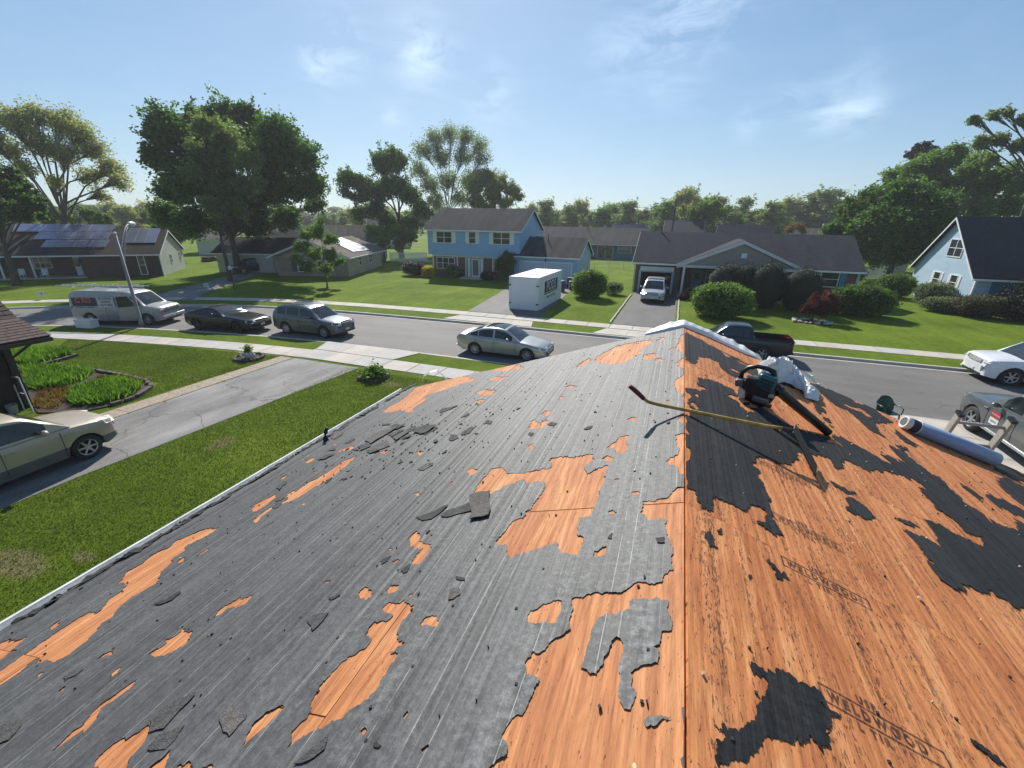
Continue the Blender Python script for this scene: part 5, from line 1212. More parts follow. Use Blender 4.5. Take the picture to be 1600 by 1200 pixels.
    # seams, handles, mirrors
    for (xd) in doors:
        for s in (-1, 1):
            zt = interp(bt, xd)-.06; w = half(xd)+.002
            MB().box2(X(xd)-.006, X(xd)+.006, s*w-.004, s*w+.004, sill+.08, zt-.02, BLACK).build('door_seam', root)
            if handles:
                MB().box2(X(xd)+.07, X(xd)+.24, s*w-.02, s*w+.02, zt-.16, zt-.12, CHROME if handles == 'chrome' else col).build('door_handle', root)
    if ws[1] > 0 and roof:
        xm_ = ws[1]-.28*(ws[1]-ws[0])
        for s in (-1, 1):
            zb = interp(bt, xm_); mb = MB(); w = half(xm_)
            mb.lathe([(.02, -.05), (.085, -.045), (.10, 0), (.08, .05), (.02, .07)], col, 10, center=(0, 0, 0), axis='x')
            mm_ = mb.build('mirror', root, smooth=True, loc=(X(xm_)-.02, s*(w+.10), zb+.07)); mm_.scale = (1, 1.15, .8)
            MB().box2(X(xm_)-.04, X(xm_)+.02, min(s*w*.96, s*(w+.06)), max(s*w*.96, s*(w+.06)), zb+.01, zb+.05, BLACK).build('mirror_arm', root)
    if lights:
        hz = headz or interp(bt, .35)-.12; w = half(.16)
        for s in (-1, 1):
            mb = MB(); y1 = half(.03)*.62; y2 = half(.03)*.97; y0 = half(.34)+.012
            pts = [(X(-.01), y1, hz-.08), (X(-.004), y1, hz+.045), (X(.34), y0-.03, hz+.10), (X(.30), y0, hz-.03), (X(.02), y2, hz-.07)]
            v2 = [(x, s*y, z) for x, y, z in pts] + [(x-.1, s*(y-.08), z) for x, y, z in pts]
            mb.add(v2, [(0, 1, 4), (1, 2, 3, 4), (9, 8, 7, 6, 5), (0, 5, 6, 1), (1, 6, 7, 2), (2, 7, 8, 3), (3, 8, 9, 4), (4, 9, 5, 0)], LAMP)
            o = mb.build('headlight', root)
            tz = tailz or interp(bt, L-.2)-.14; mb = MB(); wt = half(L-.1)
            pts = [(X(L-.015), wt*.6, tz-.07), (X(L-.015), wt*.6, tz+.06), (X(L-.24), wt+.035, tz+.08), (X(L-.2), wt+.03, tz-.07)]
            v2 = [(x, s*y, z) for x, y, z in pts] + [(x+.1, s*(y-.08), z) for x, y, z in pts]
            mb.add(v2, [(0, 1, 2, 3), (7, 6, 5, 4), (0, 4, 5, 1), (1, 5, 6, 2), (2, 6, 7, 3), (3, 7, 4, 0)], TAIL); mb.build('tail_light', root)
    gz = interp(bt, .2)
    if grille is not None:
        mb = MB(); gw, g0, g1, gm = grille
        mb.box2(X(.03), X(-.012), -gw/2, gw/2, g0, g1, gm); g = mb.build('grille', root)
        for i in range(3): MB().box2(X(-.012), X(-.022), -gw/2, gw/2, g0+(g1-g0)*(i+.7)/3.6, g0+(g1-g0)*(i+.7)/3.6+.015, CHROME).build('grille_bar', g)
    mb = MB(); mb.box2(X(.05), X(-.01), -Wd*.34, Wd*.34, sill+.05, sill+.15, BLACK); mb.build('lower_intake', root)
    if plate:
        MB().box2(X(-.012), X(-.022), -.15, .15, sill+.18, sill+.3, OFFW).build('licence_plate', root); MB().box2(X(L+.002), X(L+.012), -.15, .15, .62, .74, OFFW).build('licence_plate', root)
    if rails:
        for s in (-1, 1):
            zr = max(z for x, z in roof); y = Wd/2*.93-tum*(zr-1.0)-.1
            MB().tube([(X(roof[2][0]+.2), s*y, zr+.0), (X(roof[2][0]+.35), s*y, zr+.07), (X(roof[-2][0]-.3), s*y, zr+.06), (X(roof[-2][0]-.1), s*y, zr-.01)], .018, BLACK, 6).build('roof_rail', root)
    return root

SEDAN_B = [(0, .58), (.12, .70), (.5, .80), (1.2, .90), (1.6, .94), (2.6, .97), (3.6, 1.0), (4.1, 1.06), (4.6, 1.04), (4.85, .86)]
SEDAN_R = [(1.35, .93), (1.7, 1.16), (2.15, 1.40), (2.7, 1.465), (3.3, 1.42), (3.8, 1.26), (4.25, 1.07)]
P_SILV = paint('silver_green_paint', (.40, .40, .375), .55, .3); P_BLK = paint('gloss_black_paint', (.012, .014, .016), .2, .22); P_SUV = paint('gunmetal_blue_paint', (.12, .14, .165), .6, .28)
P_NAVY = paint('dark_navy_paint', (.006, .008, .016), .1, .22); P_WHITE = paint('white_paint', (.72, .73, .75), .0, .3); P_TRUCK = paint('grey_truck_paint', (.15, .165, .17), .5, .32)
P_MINI = paint('silver_paint', (.5, .51, .52), .5, .28); P_TAN = paint('gold_beige_paint', (.44, .37, .28), .25, .34); P_VAN = paint('pewter_van_paint', (.33, .33, .33), .25, .36); P_SAGE = paint('sage_green_paint', (.30, .38, .35), .4, .3); P_DMINI = paint('midnight_blue_paint', (.018, .022, .035), .4, .3)
CLAD = flat('grey_cladding', (.10, .10, .095), .6, .15)

vehicle('parked_sedan', 'silver green sedan parked alone by the near kerb just beyond the left roof edge', 'car', (-7.78, 20.05), 0.0, 4.85, 1.83, SEDAN_B, SEDAN_R, 2.79, .335, .95, P_SILV,
        pillars=((1.75, 2.68), (2.78, 3.55), (3.6, 3.98)), ws=(1.36, 2.12), rw=(3.42, 4.2), doors=(1.55, 2.72, 3.72), sun_roof=(2.25, 3.3), spokes=10, grille=(.9, .55, .66, BLACK))
vehicle('muscle_coupe', 'low black two door coupe parked between the work van and the grey SUV', 'car', (-25.35, 18.42), R(7), 4.85, 1.93,
        [(0, .62), (.1, .74), (.5, .82), (1.5, .93), (2.2, .97), (3.2, .99), (3.8, 1.05), (4.5, 1.05), (4.85, .92)], [(1.85, .95), (2.2, 1.14), (2.7, 1.33), (3.1, 1.375), (3.6, 1.33), (4.1, 1.16), (4.45, 1.06)], 2.85, .36, .98, P_BLK,
        pillars=((2.25, 3.3), (3.4, 3.8)), ws=(1.86, 2.68), rw=(3.6, 4.4), doors=(2.05, 3.38), spokes=5, rimdark=True, tum=.42, grille=(1.3, .55, .68, BLACK), handles=True)
vehicle('grey_suv', 'gunmetal SUV with pale roof parked beside the driveway mouth on the curve', 'car', (-19.85, 19.62), R(2), 4.69, 1.84,
        [(0, .70), (.1, .88), (.5, .97), (1.1, 1.04), (1.5, 1.08), (2.8, 1.12), (3.8, 1.17), (4.4, 1.2), (4.69, 1.0)], [(1.15, 1.05), (1.5, 1.30), (1.95, 1.60), (2.6, 1.70), (3.5, 1.69), (4.1, 1.62), (4.4, 1.42), (4.6, 1.16)], 2.71, .36, .93, P_SUV,
        pillars=((1.6, 2.55), (2.64, 3.5), (3.6, 4.15)), ws=(1.17, 1.92), rw=(4.15, 4.58), doors=(1.45, 2.6, 3.6), cladding=CLAD, spokes=10, rails=True, grille=(.7, .66, .86, BLACK), tum=.26, front_tint=None)
vehicle('white_suv', 'white SUV facing left at the far kerb, cut by the right edge', 'car', (15.75, 25.1), math.pi+R(1), 4.85, 1.99,
        [(0, .80), (.08, 1.0), (.5, 1.1), (1.0, 1.14), (1.35, 1.16), (2.8, 1.19), (4.2, 1.22), (4.85, 1.05)], [(1.15, 1.14), (1.6, 1.5), (1.95, 1.72), (2.6, 1.8), (3.8, 1.8), (4.5, 1.7), (4.8, 1.25)], 2.77, .39, .92, P_WHITE,
        pillars=((1.6, 2.5), (2.6, 3.5), (3.6, 4.3)), ws=(1.17, 1.92), rw=(4.45, 4.78), doors=(1.4, 2.55, 3.55), spokes=6, grille=(.85, .8, 1.0, CHROME), nose=.12, tum=.22, ww=.24)
vehicle('tan_suv', 'gold beige small SUV nosing out beside the brown house at the left edge', 'car', (-15.35, 4.3), math.pi/2+R(2), 4.57, 1.79,
        [(0, .72), (.08, .88), (.45, .98), (1.05, 1.05), (1.35, 1.08), (2.6, 1.09), (3.8, 1.12), (4.4, 1.14), (4.57, .98)], [(1.05, 1.05), (1.5, 1.38), (1.85, 1.6), (2.5, 1.69), (3.6, 1.68), (4.2, 1.58), (4.5, 1.15)], 2.62, .345, .86, P_TAN,
        pillars=((1.5, 2.42), (2.52, 3.35), (3.45, 4.05)), ws=(1.07, 1.82), rw=(4.2, 4.48), doors=(1.32, 2.46, 3.4), cladding=CLAD, spokes=6, grille=(.8, .7, .82, BLACK), nose=.2, tum=.24, ground=.012)
vehicle('silver_minivan', 'silver minivan standing nose out in front of the open brick garage', 'van', (-1.62, 40.55), -math.pi/2, 5.1, 1.97,
        [(0, .70), (.1, .86), (.5, .96), (.95, 1.03), (1.3, 1.06), (3.5, 1.1), (4.8, 1.12), (5.1, .95)], [(.95, 1.02), (1.5, 1.42), (1.9, 1.66), (2.6, 1.75), (4.0, 1.74), (4.7, 1.62), (5.0, 1.15)], 3.0, .35, .95, P_MINI,
        pillars=((1.4, 2.3), (2.4, 3.4), (3.5, 4.5)), ws=(.97, 1.86), rw=(4.6, 4.98), doors=(1.3, 2.36, 3.45), grille=(.9, .68, .8, BLACK), nose=.2, tum=.24, sun_roof=(2.1, 2.6), ground=.012)
vehicle('dark_minivan', 'midnight blue minivan by the beige garage at the top of the curved drive', 'van', (-48.3, 39.6), R(-90-18), 5.0, 1.95,
        [(0, .70), (.1, .86), (.5, .96), (.95, 1.03), (1.3, 1.06), (3.5, 1.1), (4.7, 1.12), (5.0, .95)], [(.95, 1.02), (1.5, 1.42), (1.9, 1.66), (2.6, 1.75), (4.0, 1.74), (4.6, 1.62), (4.9, 1.15)], 3.0, .35, .95, P_DMINI,
        pillars=((1.4, 2.3), (2.4, 3.4), (3.5, 4.4)), ws=(.97, 1.86), rw=(4.55, 4.88), doors=(1.3, 2.36, 3.45), grille=(.9, .68, .8, BLACK), nose=.2, tum=.24, ground=.02)
vehicle('sage_sedan', 'sage green sedan mostly hidden by the white plastic at the right roof edge', 'car', (3.35, 19.3), 0.0, 4.9, 1.86, [(0, .62), (.12, .74), (.5, .84), (1.2, .92), (1.6, .95), (2.6, .97), (3.6, 1.0), (4.1, 1.02), (4.6, 1.0), (4.9, .84)], SEDAN_R, 2.8, .33, .95, P_SAGE,
        pillars=((1.75, 2.68), (2.78, 3.55)), ws=(1.36, 2.12), rw=(3.42, 4.2), doors=(1.55, 2.72), spokes=7)
# pickups
def cab_profile(): pass
t = vehicle('dark_pickup', 'dark navy pickup with an empty bed parked at the far kerb', 'pickup truck', (3.42, 24.95), math.pi+R(0), 5.15, 1.74,
        [(0, .74), (.08, .90), (.5, .97), (1.3, 1.03), (1.55, 1.05), (3.0, 1.08), (5.15, 1.08)], [(1.35, 1.03), (1.75, 1.36), (2.05, 1.56), (2.5, 1.61), (3.0, 1.6), (3.22, 1.5), (3.3, 1.09)], 2.96, .34, .82, P_NAVY,
        pillars=((1.75, 2.72), (2.82, 3.05)), ws=(1.37, 2.02), rw=(3.2, 3.29), doors=(1.5, 2.78), bed=(3.36, 5.08, .62), nose=.1, tail=.02, tum=.27, spokes=5, ww=.22, tailz=.92)
MB().tube([(-.9, -.35, .68), (-2.2, -.1, .68)], .03, OFFW, 6).build('pipe_in_bed', t)
t = vehicle('grey_crew_cab', 'grey crew cab pickup with red and white door lettering in the driveway, right edge', 'pickup truck', (10.75, 15.55), math.pi/2, 5.7, 2.0,
        [(0, .90), (.08, 1.08), (.5, 1.16), (1.3, 1.2), (1.6, 1.22), (3.9, 1.26), (5.7, 1.27)], [(1.4, 1.2), (1.9, 1.58), (2.2, 1.8), (2.9, 1.9), (3.7, 1.88), (4.0, 1.75), (4.1, 1.28)], 3.4, .42, .95, P_TRUCK,
        pillars=((1.9, 2.75), (2.88, 3.7)), ws=(1.42, 2.17), rw=(3.98, 4.09), doors=(1.6, 2.82, 3.8), bed=(4.2, 5.62, .78), nose=.1, tail=.02, tum=.3, spokes=6, ww=.27, sill=.38, cladding=CLAD, grille=(1.2, .85, 1.05, BLACK), ground=.02)
RED = flat('sign_red', (.35, .03, .03), .5, .1)
# left hand door (local +y) carries the roofer's lettering
me = MB().box((0, 0, 0), (.42, .006, .2), RED).build('door_sign', t, loc=(.86, 1.006, .98))
me = MB().box((0, 0, 0), (.4, .006, .2), OFFW).build('door_sign', t, loc=(.86, 1.006, .76))
for s_, tz, bd, sz in ((.03, .98, 'ROOFING', .085), (.03, .76, 'SIDING', .085)):
    tm = text_mesh(bd, sz, 'door_lettering', OFFW if tz > .9 else BLACK, align='CENTER'); o = link('door_lettering', tm, t, mat4=Matrix.Translation((.86, 1.012, tz-.03)) @ Matrix.Rotation(math.pi, 4, 'Z') @ Matrix.Rotation(math.pi/2, 4, 'X'))
MB().tube([(-2.5, 1.03, .45), (1.4, 1.03, .45)], .045, CHROME, 8).build('running_board', t)
MB().box((0, 0, 0), (.25, .5, .07), OFFW).build('roof_beacon', t, loc=(.35, 0, 1.95))
# work van
rv = math.atan2(17.0-15.6, -30.7+34.3)
t = vehicle('work_van', 'pewter contractor van with ladder rack, lettered side and open door behind the lamp post', 'van', (-32.75, 17.25), rv, 5.6, 2.02,
        [(0, .80), (.06, 1.0), (.35, 1.12), (.9, 1.2), (1.15, 1.24), (2.0, 1.2), (5.5, 1.2), (5.6, 1.12)], [(.95, 1.2), (1.35, 1.62), (1.65, 1.9), (2.1, 2.02), (3.5, 2.05), (5.2, 2.03), (5.48, 1.85), (5.58, 1.2)], 3.5, .36, .92, P_VAN,
        pillars=((1.25, 2.05),), ws=(.97, 1.62), rw=None, doors=(1.3, 2.2, 3.3), nose=.1, tail=.06, tum=.16, spokes=8, grille=(1.3, .78, .98, BLACK), side_h=.8)
for s in (-1, 1):
    MB().box((0, 0, 0), (.03, .2, .13), AMBER).build('turn_signal', t, loc=(2.79, s*.86, .82))
mb = MB(); mb.box2(2.72, 2.9, -.95, .95, .48, .62, CHROME); bevel(mb.build('front_bumper', t), .03)
# side panels with lettering (camera side = local -y)
DRK = flat('sign_dark', (.05, .04, .045), .6, .3, 5)
SIDEY = -.985
MB().box((0, 0, 0), (1.42, .006, .52), DRK).build('side_sign', t, loc=(-1.75, SIDEY, 1.42))
MB().box((0, 0, 0), (1.02, .006, .62), OFFW).build('side_sign', t, loc=(-.4, SIDEY, 1.42))
def lett(par, body, size, x, y, z, mat, align='CENTER', bold=.004):
    tm = text_mesh(body, size, 'side_lettering', mat, align=align, bold=bold); return link('side_lettering', tm, par, mat4=Matrix.Translation((x, y, z)) @ Matrix.Rotation(math.pi/2, 4, 'X'))
lett(t, 'C RD', .42, -1.75, SIDEY-.008, 1.38, flat('sign_pinkred', (.6, .12, .12), .5, .15), bold=.012)
lett(t, 'ROOFING', .18, -.4, SIDEY-.008, 1.58, BLACK); lett(t, 'SIDING', .18, -.4, SIDEY-.008, 1.38, BLACK); lett(t, 'GUTTERS', .18, -.4, SIDEY-.008, 1.18, BLACK)
lett(t, '215-555-0135', .15, -1.75, SIDEY-.008, 1.02, BLACK) if False else lett(t, 'ROOFING & SIDING', .13, -1.75, SIDEY-.008, 1.03, BLACK)
# roof rack with ladder
for xx in (-2.3, -.9, .5):
    mb = MB(); mb.tube([(xx, -.82, 1.9), (xx, -.84, 2.28), (xx, .84, 2.28), (xx, .82, 1.9)], .022, ALU, 6); mb.build('rack_bar', t)
lad = empty('ladder', (-33.0, 16.95, 2.2), rv, 'aluminium ladder lying on the rack of the contractor van', 'ladder')
for s in (-.62, -.2): MB().box2(-2.9, 2.4, s-.02, s+.02, -.0, .08, ALU).build('rail', lad)
for k in range(17): MB().tube([(-2.75+k*.305, -.62, .045), (-2.75+k*.305, -.2, .045)], .017, ALU, 6).build('rung', lad)
# open driver-side (kerb side) door
d = empty('door_hinge', (1.52, -1.0, 0), R(-162)); d.parent = t; bpy.data.objects.remove(d)
mb = MB(); mb.box2(0, 1.02, -.03, .03, .42, 1.22, P_VAN); od = mb.build('open_door', t, loc=(1.60, -1.02, 0), rz=R(180+38))
mb = MB()
for (a, b_) in (((0.12, 1.22), (.42, 1.86)), ((.42, 1.86), (.98, 1.86)), ((.98, 1.86), (1.0, 1.22))): mb.tube([(a[0], 0, a[1]), (b_[0], 0, b_[1])], .03, P_VAN, 4)
mb.tube([(.12, 0, 1.22), (.42, 0, 1.86), (.98, 0, 1.86), (1.0, 0, 1.22)], .032, P_VAN, 5); mb.build('window_frame', od)
MB().add([(.12, .0, 1.22), (.42, .0, 1.86), (.98, .0, 1.86), (1.0, .0, 1.22)], [(0, 1, 2, 3)], CGLASS)
mb = MB(); mb.prism([(.14, 1.22), (.43, 1.84), (.97, 1.84), (.99, 1.22)], .01, CGLASS, 'y', -.005); mb.build('side_window', od)
# logos etc on noses
# PODS box
h = empty('storage_container', (-10.55, 30.98, .012), R(-1.2), 'white portable storage container with a black PODS logo on the dark driveway', 'container')
PW = flat('container_white', (.74, .75, .76), .45, .05, 1.0)
LX, LY, LZ = 2.3, 6.3, 2.44
MB().box2(-LX/2+.02, LX/2-.02, .02, LY-.02, .1, LZ-.04, PW).build('body', h)
mb = MB(); mb.box2(-LX/2-.02, LX/2+.02, -.02, LY+.02, LZ-.06, LZ, PW); bevel(mb.build('roof', h), .015)
mb = MB(); mb.box2(-LX/2, LX/2, 0, LY, 0, .12, PW); mb.build('base_frame', h)
for x_ in (-1, 1):
    for y_ in (.03, LY-.03): MB().box2(x_*LX/2-.06, x_*LX/2+.015*x_+(.06 if x_ < 0 else 0), y_-.05, y_+.05, .1, LZ-.06, PW).build('corner_post', h)
for zz_ in (.42, 1.78):
    MB().box2(LX/2-.16, LX/2+.03, -.05, .03, zz_, zz_+.09, BLACK).build('latch', h); MB().box2(-LX/2-.03, -LX/2+.1, -.05, .03, zz_, zz_+.09, BLACK).build('latch', h)
MB().box2(-LX/2+.12, LX/2-.12, -.002, .02, .16, LZ-.12, PW).build('door_panel', h)
for k in range(5): MB().box2(LX/2-.02, LX/2+.006, .1+k*1.24, .1+k*1.24+1.2, .16, LZ-.1, PW).build('side_panel', h)
def side_text(par, body, size, y, z, mat, x, bold=.0, shear=0):
    tm = text_mesh(body, size, 'logo_lettering', mat, align='CENTER', bold=bold)
    return link('logo_lettering', tm, par, mat4=Matrix.Translation((x, y, z)) @ Matrix.Rotation(math.pi/2, 4, 'Z') @ Matrix.Rotation(math.pi/2, 4, 'X'))
lg = MB(); lg.prism([(1.5, .98), (5.0, .98), (5.0, 1.98), (1.5, 1.98)], .012, flat('logo_black', (.02, .018, .02), .5, .1), 'x', LX/2+.004); lg.build('logo_panel', h)
side_text(h, 'PODS', 1.02, 3.25, 1.22, OFFW, LX/2+.022, .018)
MB().box2(LX/2+.016, LX/2+.022, 1.7, 4.8, 1.06, 1.12, OFFW).build('logo_underline', h)
side_text(h, 'Moving & Storage', .34, 3.3, .62, flat('logo_grey', (.08, .08, .09), .5, .1), LX/2+.012, .006)

# ================================================================== TREES AND SHRUBS
def leaf_mesh(name, P, size, mat, rs, droop=0.0, aspect=.55, vary=.5, extra=None):
    """P: (n,3) positions; every leaf is one folded quad"""
    n = len(P); s = size*(1-vary/2+rs.rand(n)*vary)
    a = rs.normal(size=(n, 3)); a[:, 2] = a[:, 2]*.6-droop; a /= np.linalg.norm(a, axis=1)[:, None]
    b = rs.normal(size=(n, 3)); b -= (b*a).sum(1)[:, None]*a; b /= np.linalg.norm(b, axis=1)[:, None]
    A = a*s[:, None]; B = b*(s*aspect)[:, None]
    V = np.stack([P-A*.5, P+B*.5, P+A*.5, P-B*.5], 1).reshape(-1, 3)
    me = bpy.data.meshes.new(name); extra_v = 0
    ev, ef = ([], []) if extra is None else extra
    nv = len(V)+len(ev); nf = n+len(ef)
    co = np.concatenate([V, np.array(ev).reshape(-1, 3)]) if len(ev) else V
    me.vertices.add(nv); me.vertices.foreach_set('co', co.ravel())
    li = np.arange(4*n); tot = np.full(n, 4); 
    if len(ef):
        li = np.concatenate([li, (np.array(ef)+4*n).ravel()]); tot = np.concatenate([tot, np.full(len(ef), len(ef[0]))])
    me.loops.add(len(li)); me.loops.foreach_set('vertex_index', li); me.polygons.add(nf)
    st = np.concatenate([[0], np.cumsum(tot)[:-1]]); me.polygons.foreach_set('loop_start', st); me.polygons.foreach_set('loop_total', tot)
    me.materials.append(mat)
    if len(ef):
        me.materials.append(CORE); mi = np.zeros(nf, dtype=np.int32); mi[n:] = 1; me.polygons.foreach_set('material_index', mi)
    me.update(calc_edges=True); return me
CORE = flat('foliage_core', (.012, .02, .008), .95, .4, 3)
def blob(rs, c, r, nz=.18, seg=(12, 8)):
    """lumpy closed shape used as the dense inside of clipped shrubs"""
    u, v = seg; vs = []; fs = []
    for j in range(v+1):
        ph = math.pi*j/v
        for i in range(u):
            th = 2*math.pi*i/u; d = Vector((math.sin(ph)*math.cos(th), math.sin(ph)*math.sin(th), math.cos(ph)))
            k = 1+nz*noise.noise(d*1.7+Vector(c)); vs.append((c[0]+d.x*r[0]*k, c[1]+d.y*r[1]*k, c[2]+d.z*r[2]*k))
    for j in range(v):
        for i in range(u): fs.append((j*u+i, j*u+(i+1) % u, (j+1)*u+(i+1) % u, (j+1)*u+i))
    return vs, fs
def tree(name, label, loc, lobes, trunk_r, leafm, n, size, bark=BARK, seed=1, fork=.3, spread=.34, limbs_vis=.8, group=None, clump=.16, twigs=7, dens_top=1.0, droop=.1, hollow=0.0):
    """lobes: (dx, dy, z, radius) crown masses; limbs are grown out to every lobe, twigs inside it, leaves round the twigs"""
    rs = np.random.RandomState(seed); rnd = random.Random(seed)
    root = empty(name, loc, 0, label, 'tree', group)
    W_ = MB(); zmin = min(z-r for _, _, z, r in lobes); ztop = max(z+r for _, _, z, r in lobes)
    zf = max(.8, min(zmin+.2, ztop*fork)); lean = Vector((rnd.uniform(-.3, .3), rnd.uniform(-.3, .3), 0))
    F = Vector((lean.x, lean.y, zf))
    W_.tube([(0, 0, -.1), (lean.x*.2, lean.y*.2, zf*.3), (lean.x*.6, lean.y*.6, zf*.7), F], [trunk_r*1.0, trunk_r*.72, trunk_r*.62, trunk_r*.5], bark, 9)
    tot = sum(r**2.2 for *_, r in lobes); pts = []
    main = {}
    for (dx, dy, z, r) in lobes:
        c = Vector((dx, dy, z)); base = F if rnd.random() < .65 else F + Vector((0, 0, (ztop-zf)*rnd.uniform(.05, .3)))
        mid = base.lerp(c, .5) + Vector((rnd.uniform(-.3, .3)*r, rnd.uniform(-.3, .3)*r, (z-base.z)*.08+rnd.uniform(0, .3)*r))
        r0 = trunk_r*limbs_vis*(.2+.16*r/max(1, max(l[3] for l in lobes)))
        W_.tube([base, base.lerp(mid, .5)+Vector((0, 0, .1)), mid, c], [r0, r0*.8, r0*.6, r0*.34], bark, 6, cap=False)
        k = int(n*1.7*r**2.2/tot); tips = []
        nt = max(5, int(twigs*1.3*(1+r)))
        for t in range(nt):
            d = Vector(rs.normal(size=3)); d.normalize(); q = c + Vector((d.x*r, d.y*r, d.z*r*.82))*rnd.uniform(.55+hollow*.3, 1.0)
            s0 = mid.lerp(c, rnd.uniform(.2, 1.0)); m2 = s0.lerp(q, .55)+Vector((0, 0, .12*r))
            W_.tube([s0, m2, q], [r0*.3, r0*.17, .012], bark, 4, cap=False); tips.append((s0, m2, q))
        per = max(1, k//nt)
        for (s0, m2, q) in tips:
            t = rs.rand(per)**.55; a = np.array(m2); b_ = np.array(q)
            P = a+(b_-a)*t[:, None]*1.06; P += rs.normal(size=(per, 3))*(r*clump*(.5+.8*t))[:, None]; pts.append(P)
            # sub clumps give light and dark tufts
            sub = rs.normal(size=(3, 3))*r*.28+b_
            for sc_ in sub: pts.append(sc_+rs.normal(size=(max(1, per//7), 3))*r*.1)
    P = np.concatenate(pts); P = P[P[:, 2] > .35*zf if zf > 1.5 else P[:, 2] > .2]
    W_.build('trunk', root, smooth=True)
    link('crown', leaf_mesh('crown', P, size, leafm, rs, droop), root)
    return root
def lobes_from(px_lobes, base, rng, depth=2.0, seed=3):
    """crown masses surveyed by sight line: (px, py, radius px) at the tree's distance"""
    rnd = random.Random(seed); out = []
    for (px, py, rp) in px_lobes:
        q = at_range(px, py, rng); e = at_range(px+rp, py, rng); r = (e-q).length
        u = Vector((q.x-base.x, q.y-base.y, 0)); view = Vector((q.x, q.y, 0)).normalized()
        off = view*rnd.uniform(-depth, depth); out.append((u.x+off.x, u.y+off.y, q.z, r))
    return out
def seen_tree(name, label, bx, rng, px_lobes, trunk_r, leafm, n, size, **k):
    b_ = at_range(bx, 400, rng); base = Vector((b_.x, b_.y, 0)); d = k.pop('depth', 2.0)
    lob = lobes_from(px_lobes, base, rng, d, k.get('seed', 3))
    return tree(name, label, (base.x, base.y, 0), lob, trunk_r, leafm, n, size, **k)
# far left, thin spring foliage, all limbs showing
seen_tree('shade_tree', 'tall thin-leaved spring tree with visible limbs above the solar ranch', 118, 74,
    [(20, 190, 34), (55, 180, 26), (95, 185, 28), (125, 205, 26), (60, 225, 30), (10, 230, 26), (100, 240, 28), (150, 235, 24), (175, 262, 22), (140, 275, 22), (190, 285, 18), (40, 262, 20), (85, 285, 16), (160, 305, 16), (-20, 210, 28), (-25, 250, 22)],
    .55, LF_PALE, 9500, .26, bark=BARK_P, seed=11, fork=.3, clump=.2, twigs=15, limbs_vis=.75, hollow=.2)
seen_tree('shade_tree', 'dark round tree cut off by the left edge behind the solar ranch', 10, 62,
    [(-15, 290, 34), (15, 275, 24), (35, 300, 24), (52, 318, 18), (10, 325, 26), (-20, 330, 26), (40, 335, 16), (65, 338, 10)], .4, LF_DARK, 13000, .32, seed=12)
# the big maple
seen_tree('maple_tree', 'huge dark maple in the middle left of the skyline behind the lighter tree', 368, 62,
    [(260, 200, 30), (300, 185, 28), (350, 180, 30), (400, 195, 30), (440, 215, 28), (470, 250, 28), (485, 290, 24), (250, 250, 26), (270, 300, 28), (245, 215, 20), (300, 235, 34), (355, 230, 34), (410, 250, 34), (440, 295, 30), (400, 310, 32), (350, 290, 34), (300, 290, 32), (255, 330, 20), (300, 345, 26), (350, 345, 28), (400, 350, 26), (450, 340, 22), (495, 320, 14), (380, 168, 16), (320, 168, 14)],
    .55, LF_DARK, 46000, .36, seed=13, fork=.22, clump=.21, twigs=10, depth=5.0, limbs_vis=.6)
seen_tree('ash_tree', 'lighter olive tree standing in front of the huge dark maple', 352, 55,
    [(325, 200, 22), (355, 210, 24), (310, 235, 24), (350, 250, 26), (385, 250, 22), (300, 270, 20), (335, 285, 24), (375, 290, 22), (330, 320, 20), (365, 325, 20), (400, 285, 14)],
    .26, LF_OLIVE, 17000, .24, seed=14, fork=.28, clump=.14, depth=1.5)
seen_tree('small_tree', 'small bright tree on the lawn in front of the beige ranch', 505, 46.5,
    [(480, 365, 12), (500, 362, 13), (518, 375, 12), (472, 385, 12), (490, 395, 14), (515, 398, 13), (530, 410, 9), (465, 405, 10), (485, 418, 12), (510, 420, 12), (500, 345, 7)],
    .1, LF_MID, 9000, .15, seed=15, fork=.3, clump=.16, depth=.6)
seen_tree('maple_tree', 'dark leaning tree with bare lower trunk left of the blue two storey house', 628, 82,
    [(545, 280, 17), (570, 290, 18), (600, 255, 20), (618, 250, 18), (560, 305, 14), (590, 300, 20), (615, 290, 20), (585, 330, 16), (640, 305, 16), (660, 330, 16), (560, 335, 12), (605, 345, 14), (640, 350, 18), (540, 300, 10)],
    .55, LF_DARK, 20000, .36, seed=16, fork=.25, clump=.17, depth=3)
seen_tree('shade_tree', 'tall airy tree rising directly behind the blue two storey roof', 702, 95,
    [(660, 235, 16), (680, 215, 17), (705, 203, 16), (728, 215, 15), (750, 222, 14), (655, 265, 16), (690, 245, 18), (725, 245, 16), (755, 250, 13), (670, 290, 17), (700, 280, 18), (735, 280, 16), (720, 310, 16), (680, 315, 16), (755, 285, 10)],
    .4, LF_OLIVE, 12000, .30, seed=17, fork=.3, clump=.19, twigs=13, depth=3, limbs_vis=.7, hollow=.1)
seen_tree('shade_tree', 'rounded grey-green tree behind the right end of the blue two storey roof', 775, 90,
    [(740, 290, 15), (760, 275, 15), (780, 285, 15), (798, 295, 12), (810, 305, 9), (770, 305, 15), (790, 318, 12), (745, 315, 14), (765, 325, 12)],
    .4, LF_OLIVE, 12000, .33, seed=18, fork=.3, clump=.15, depth=2)
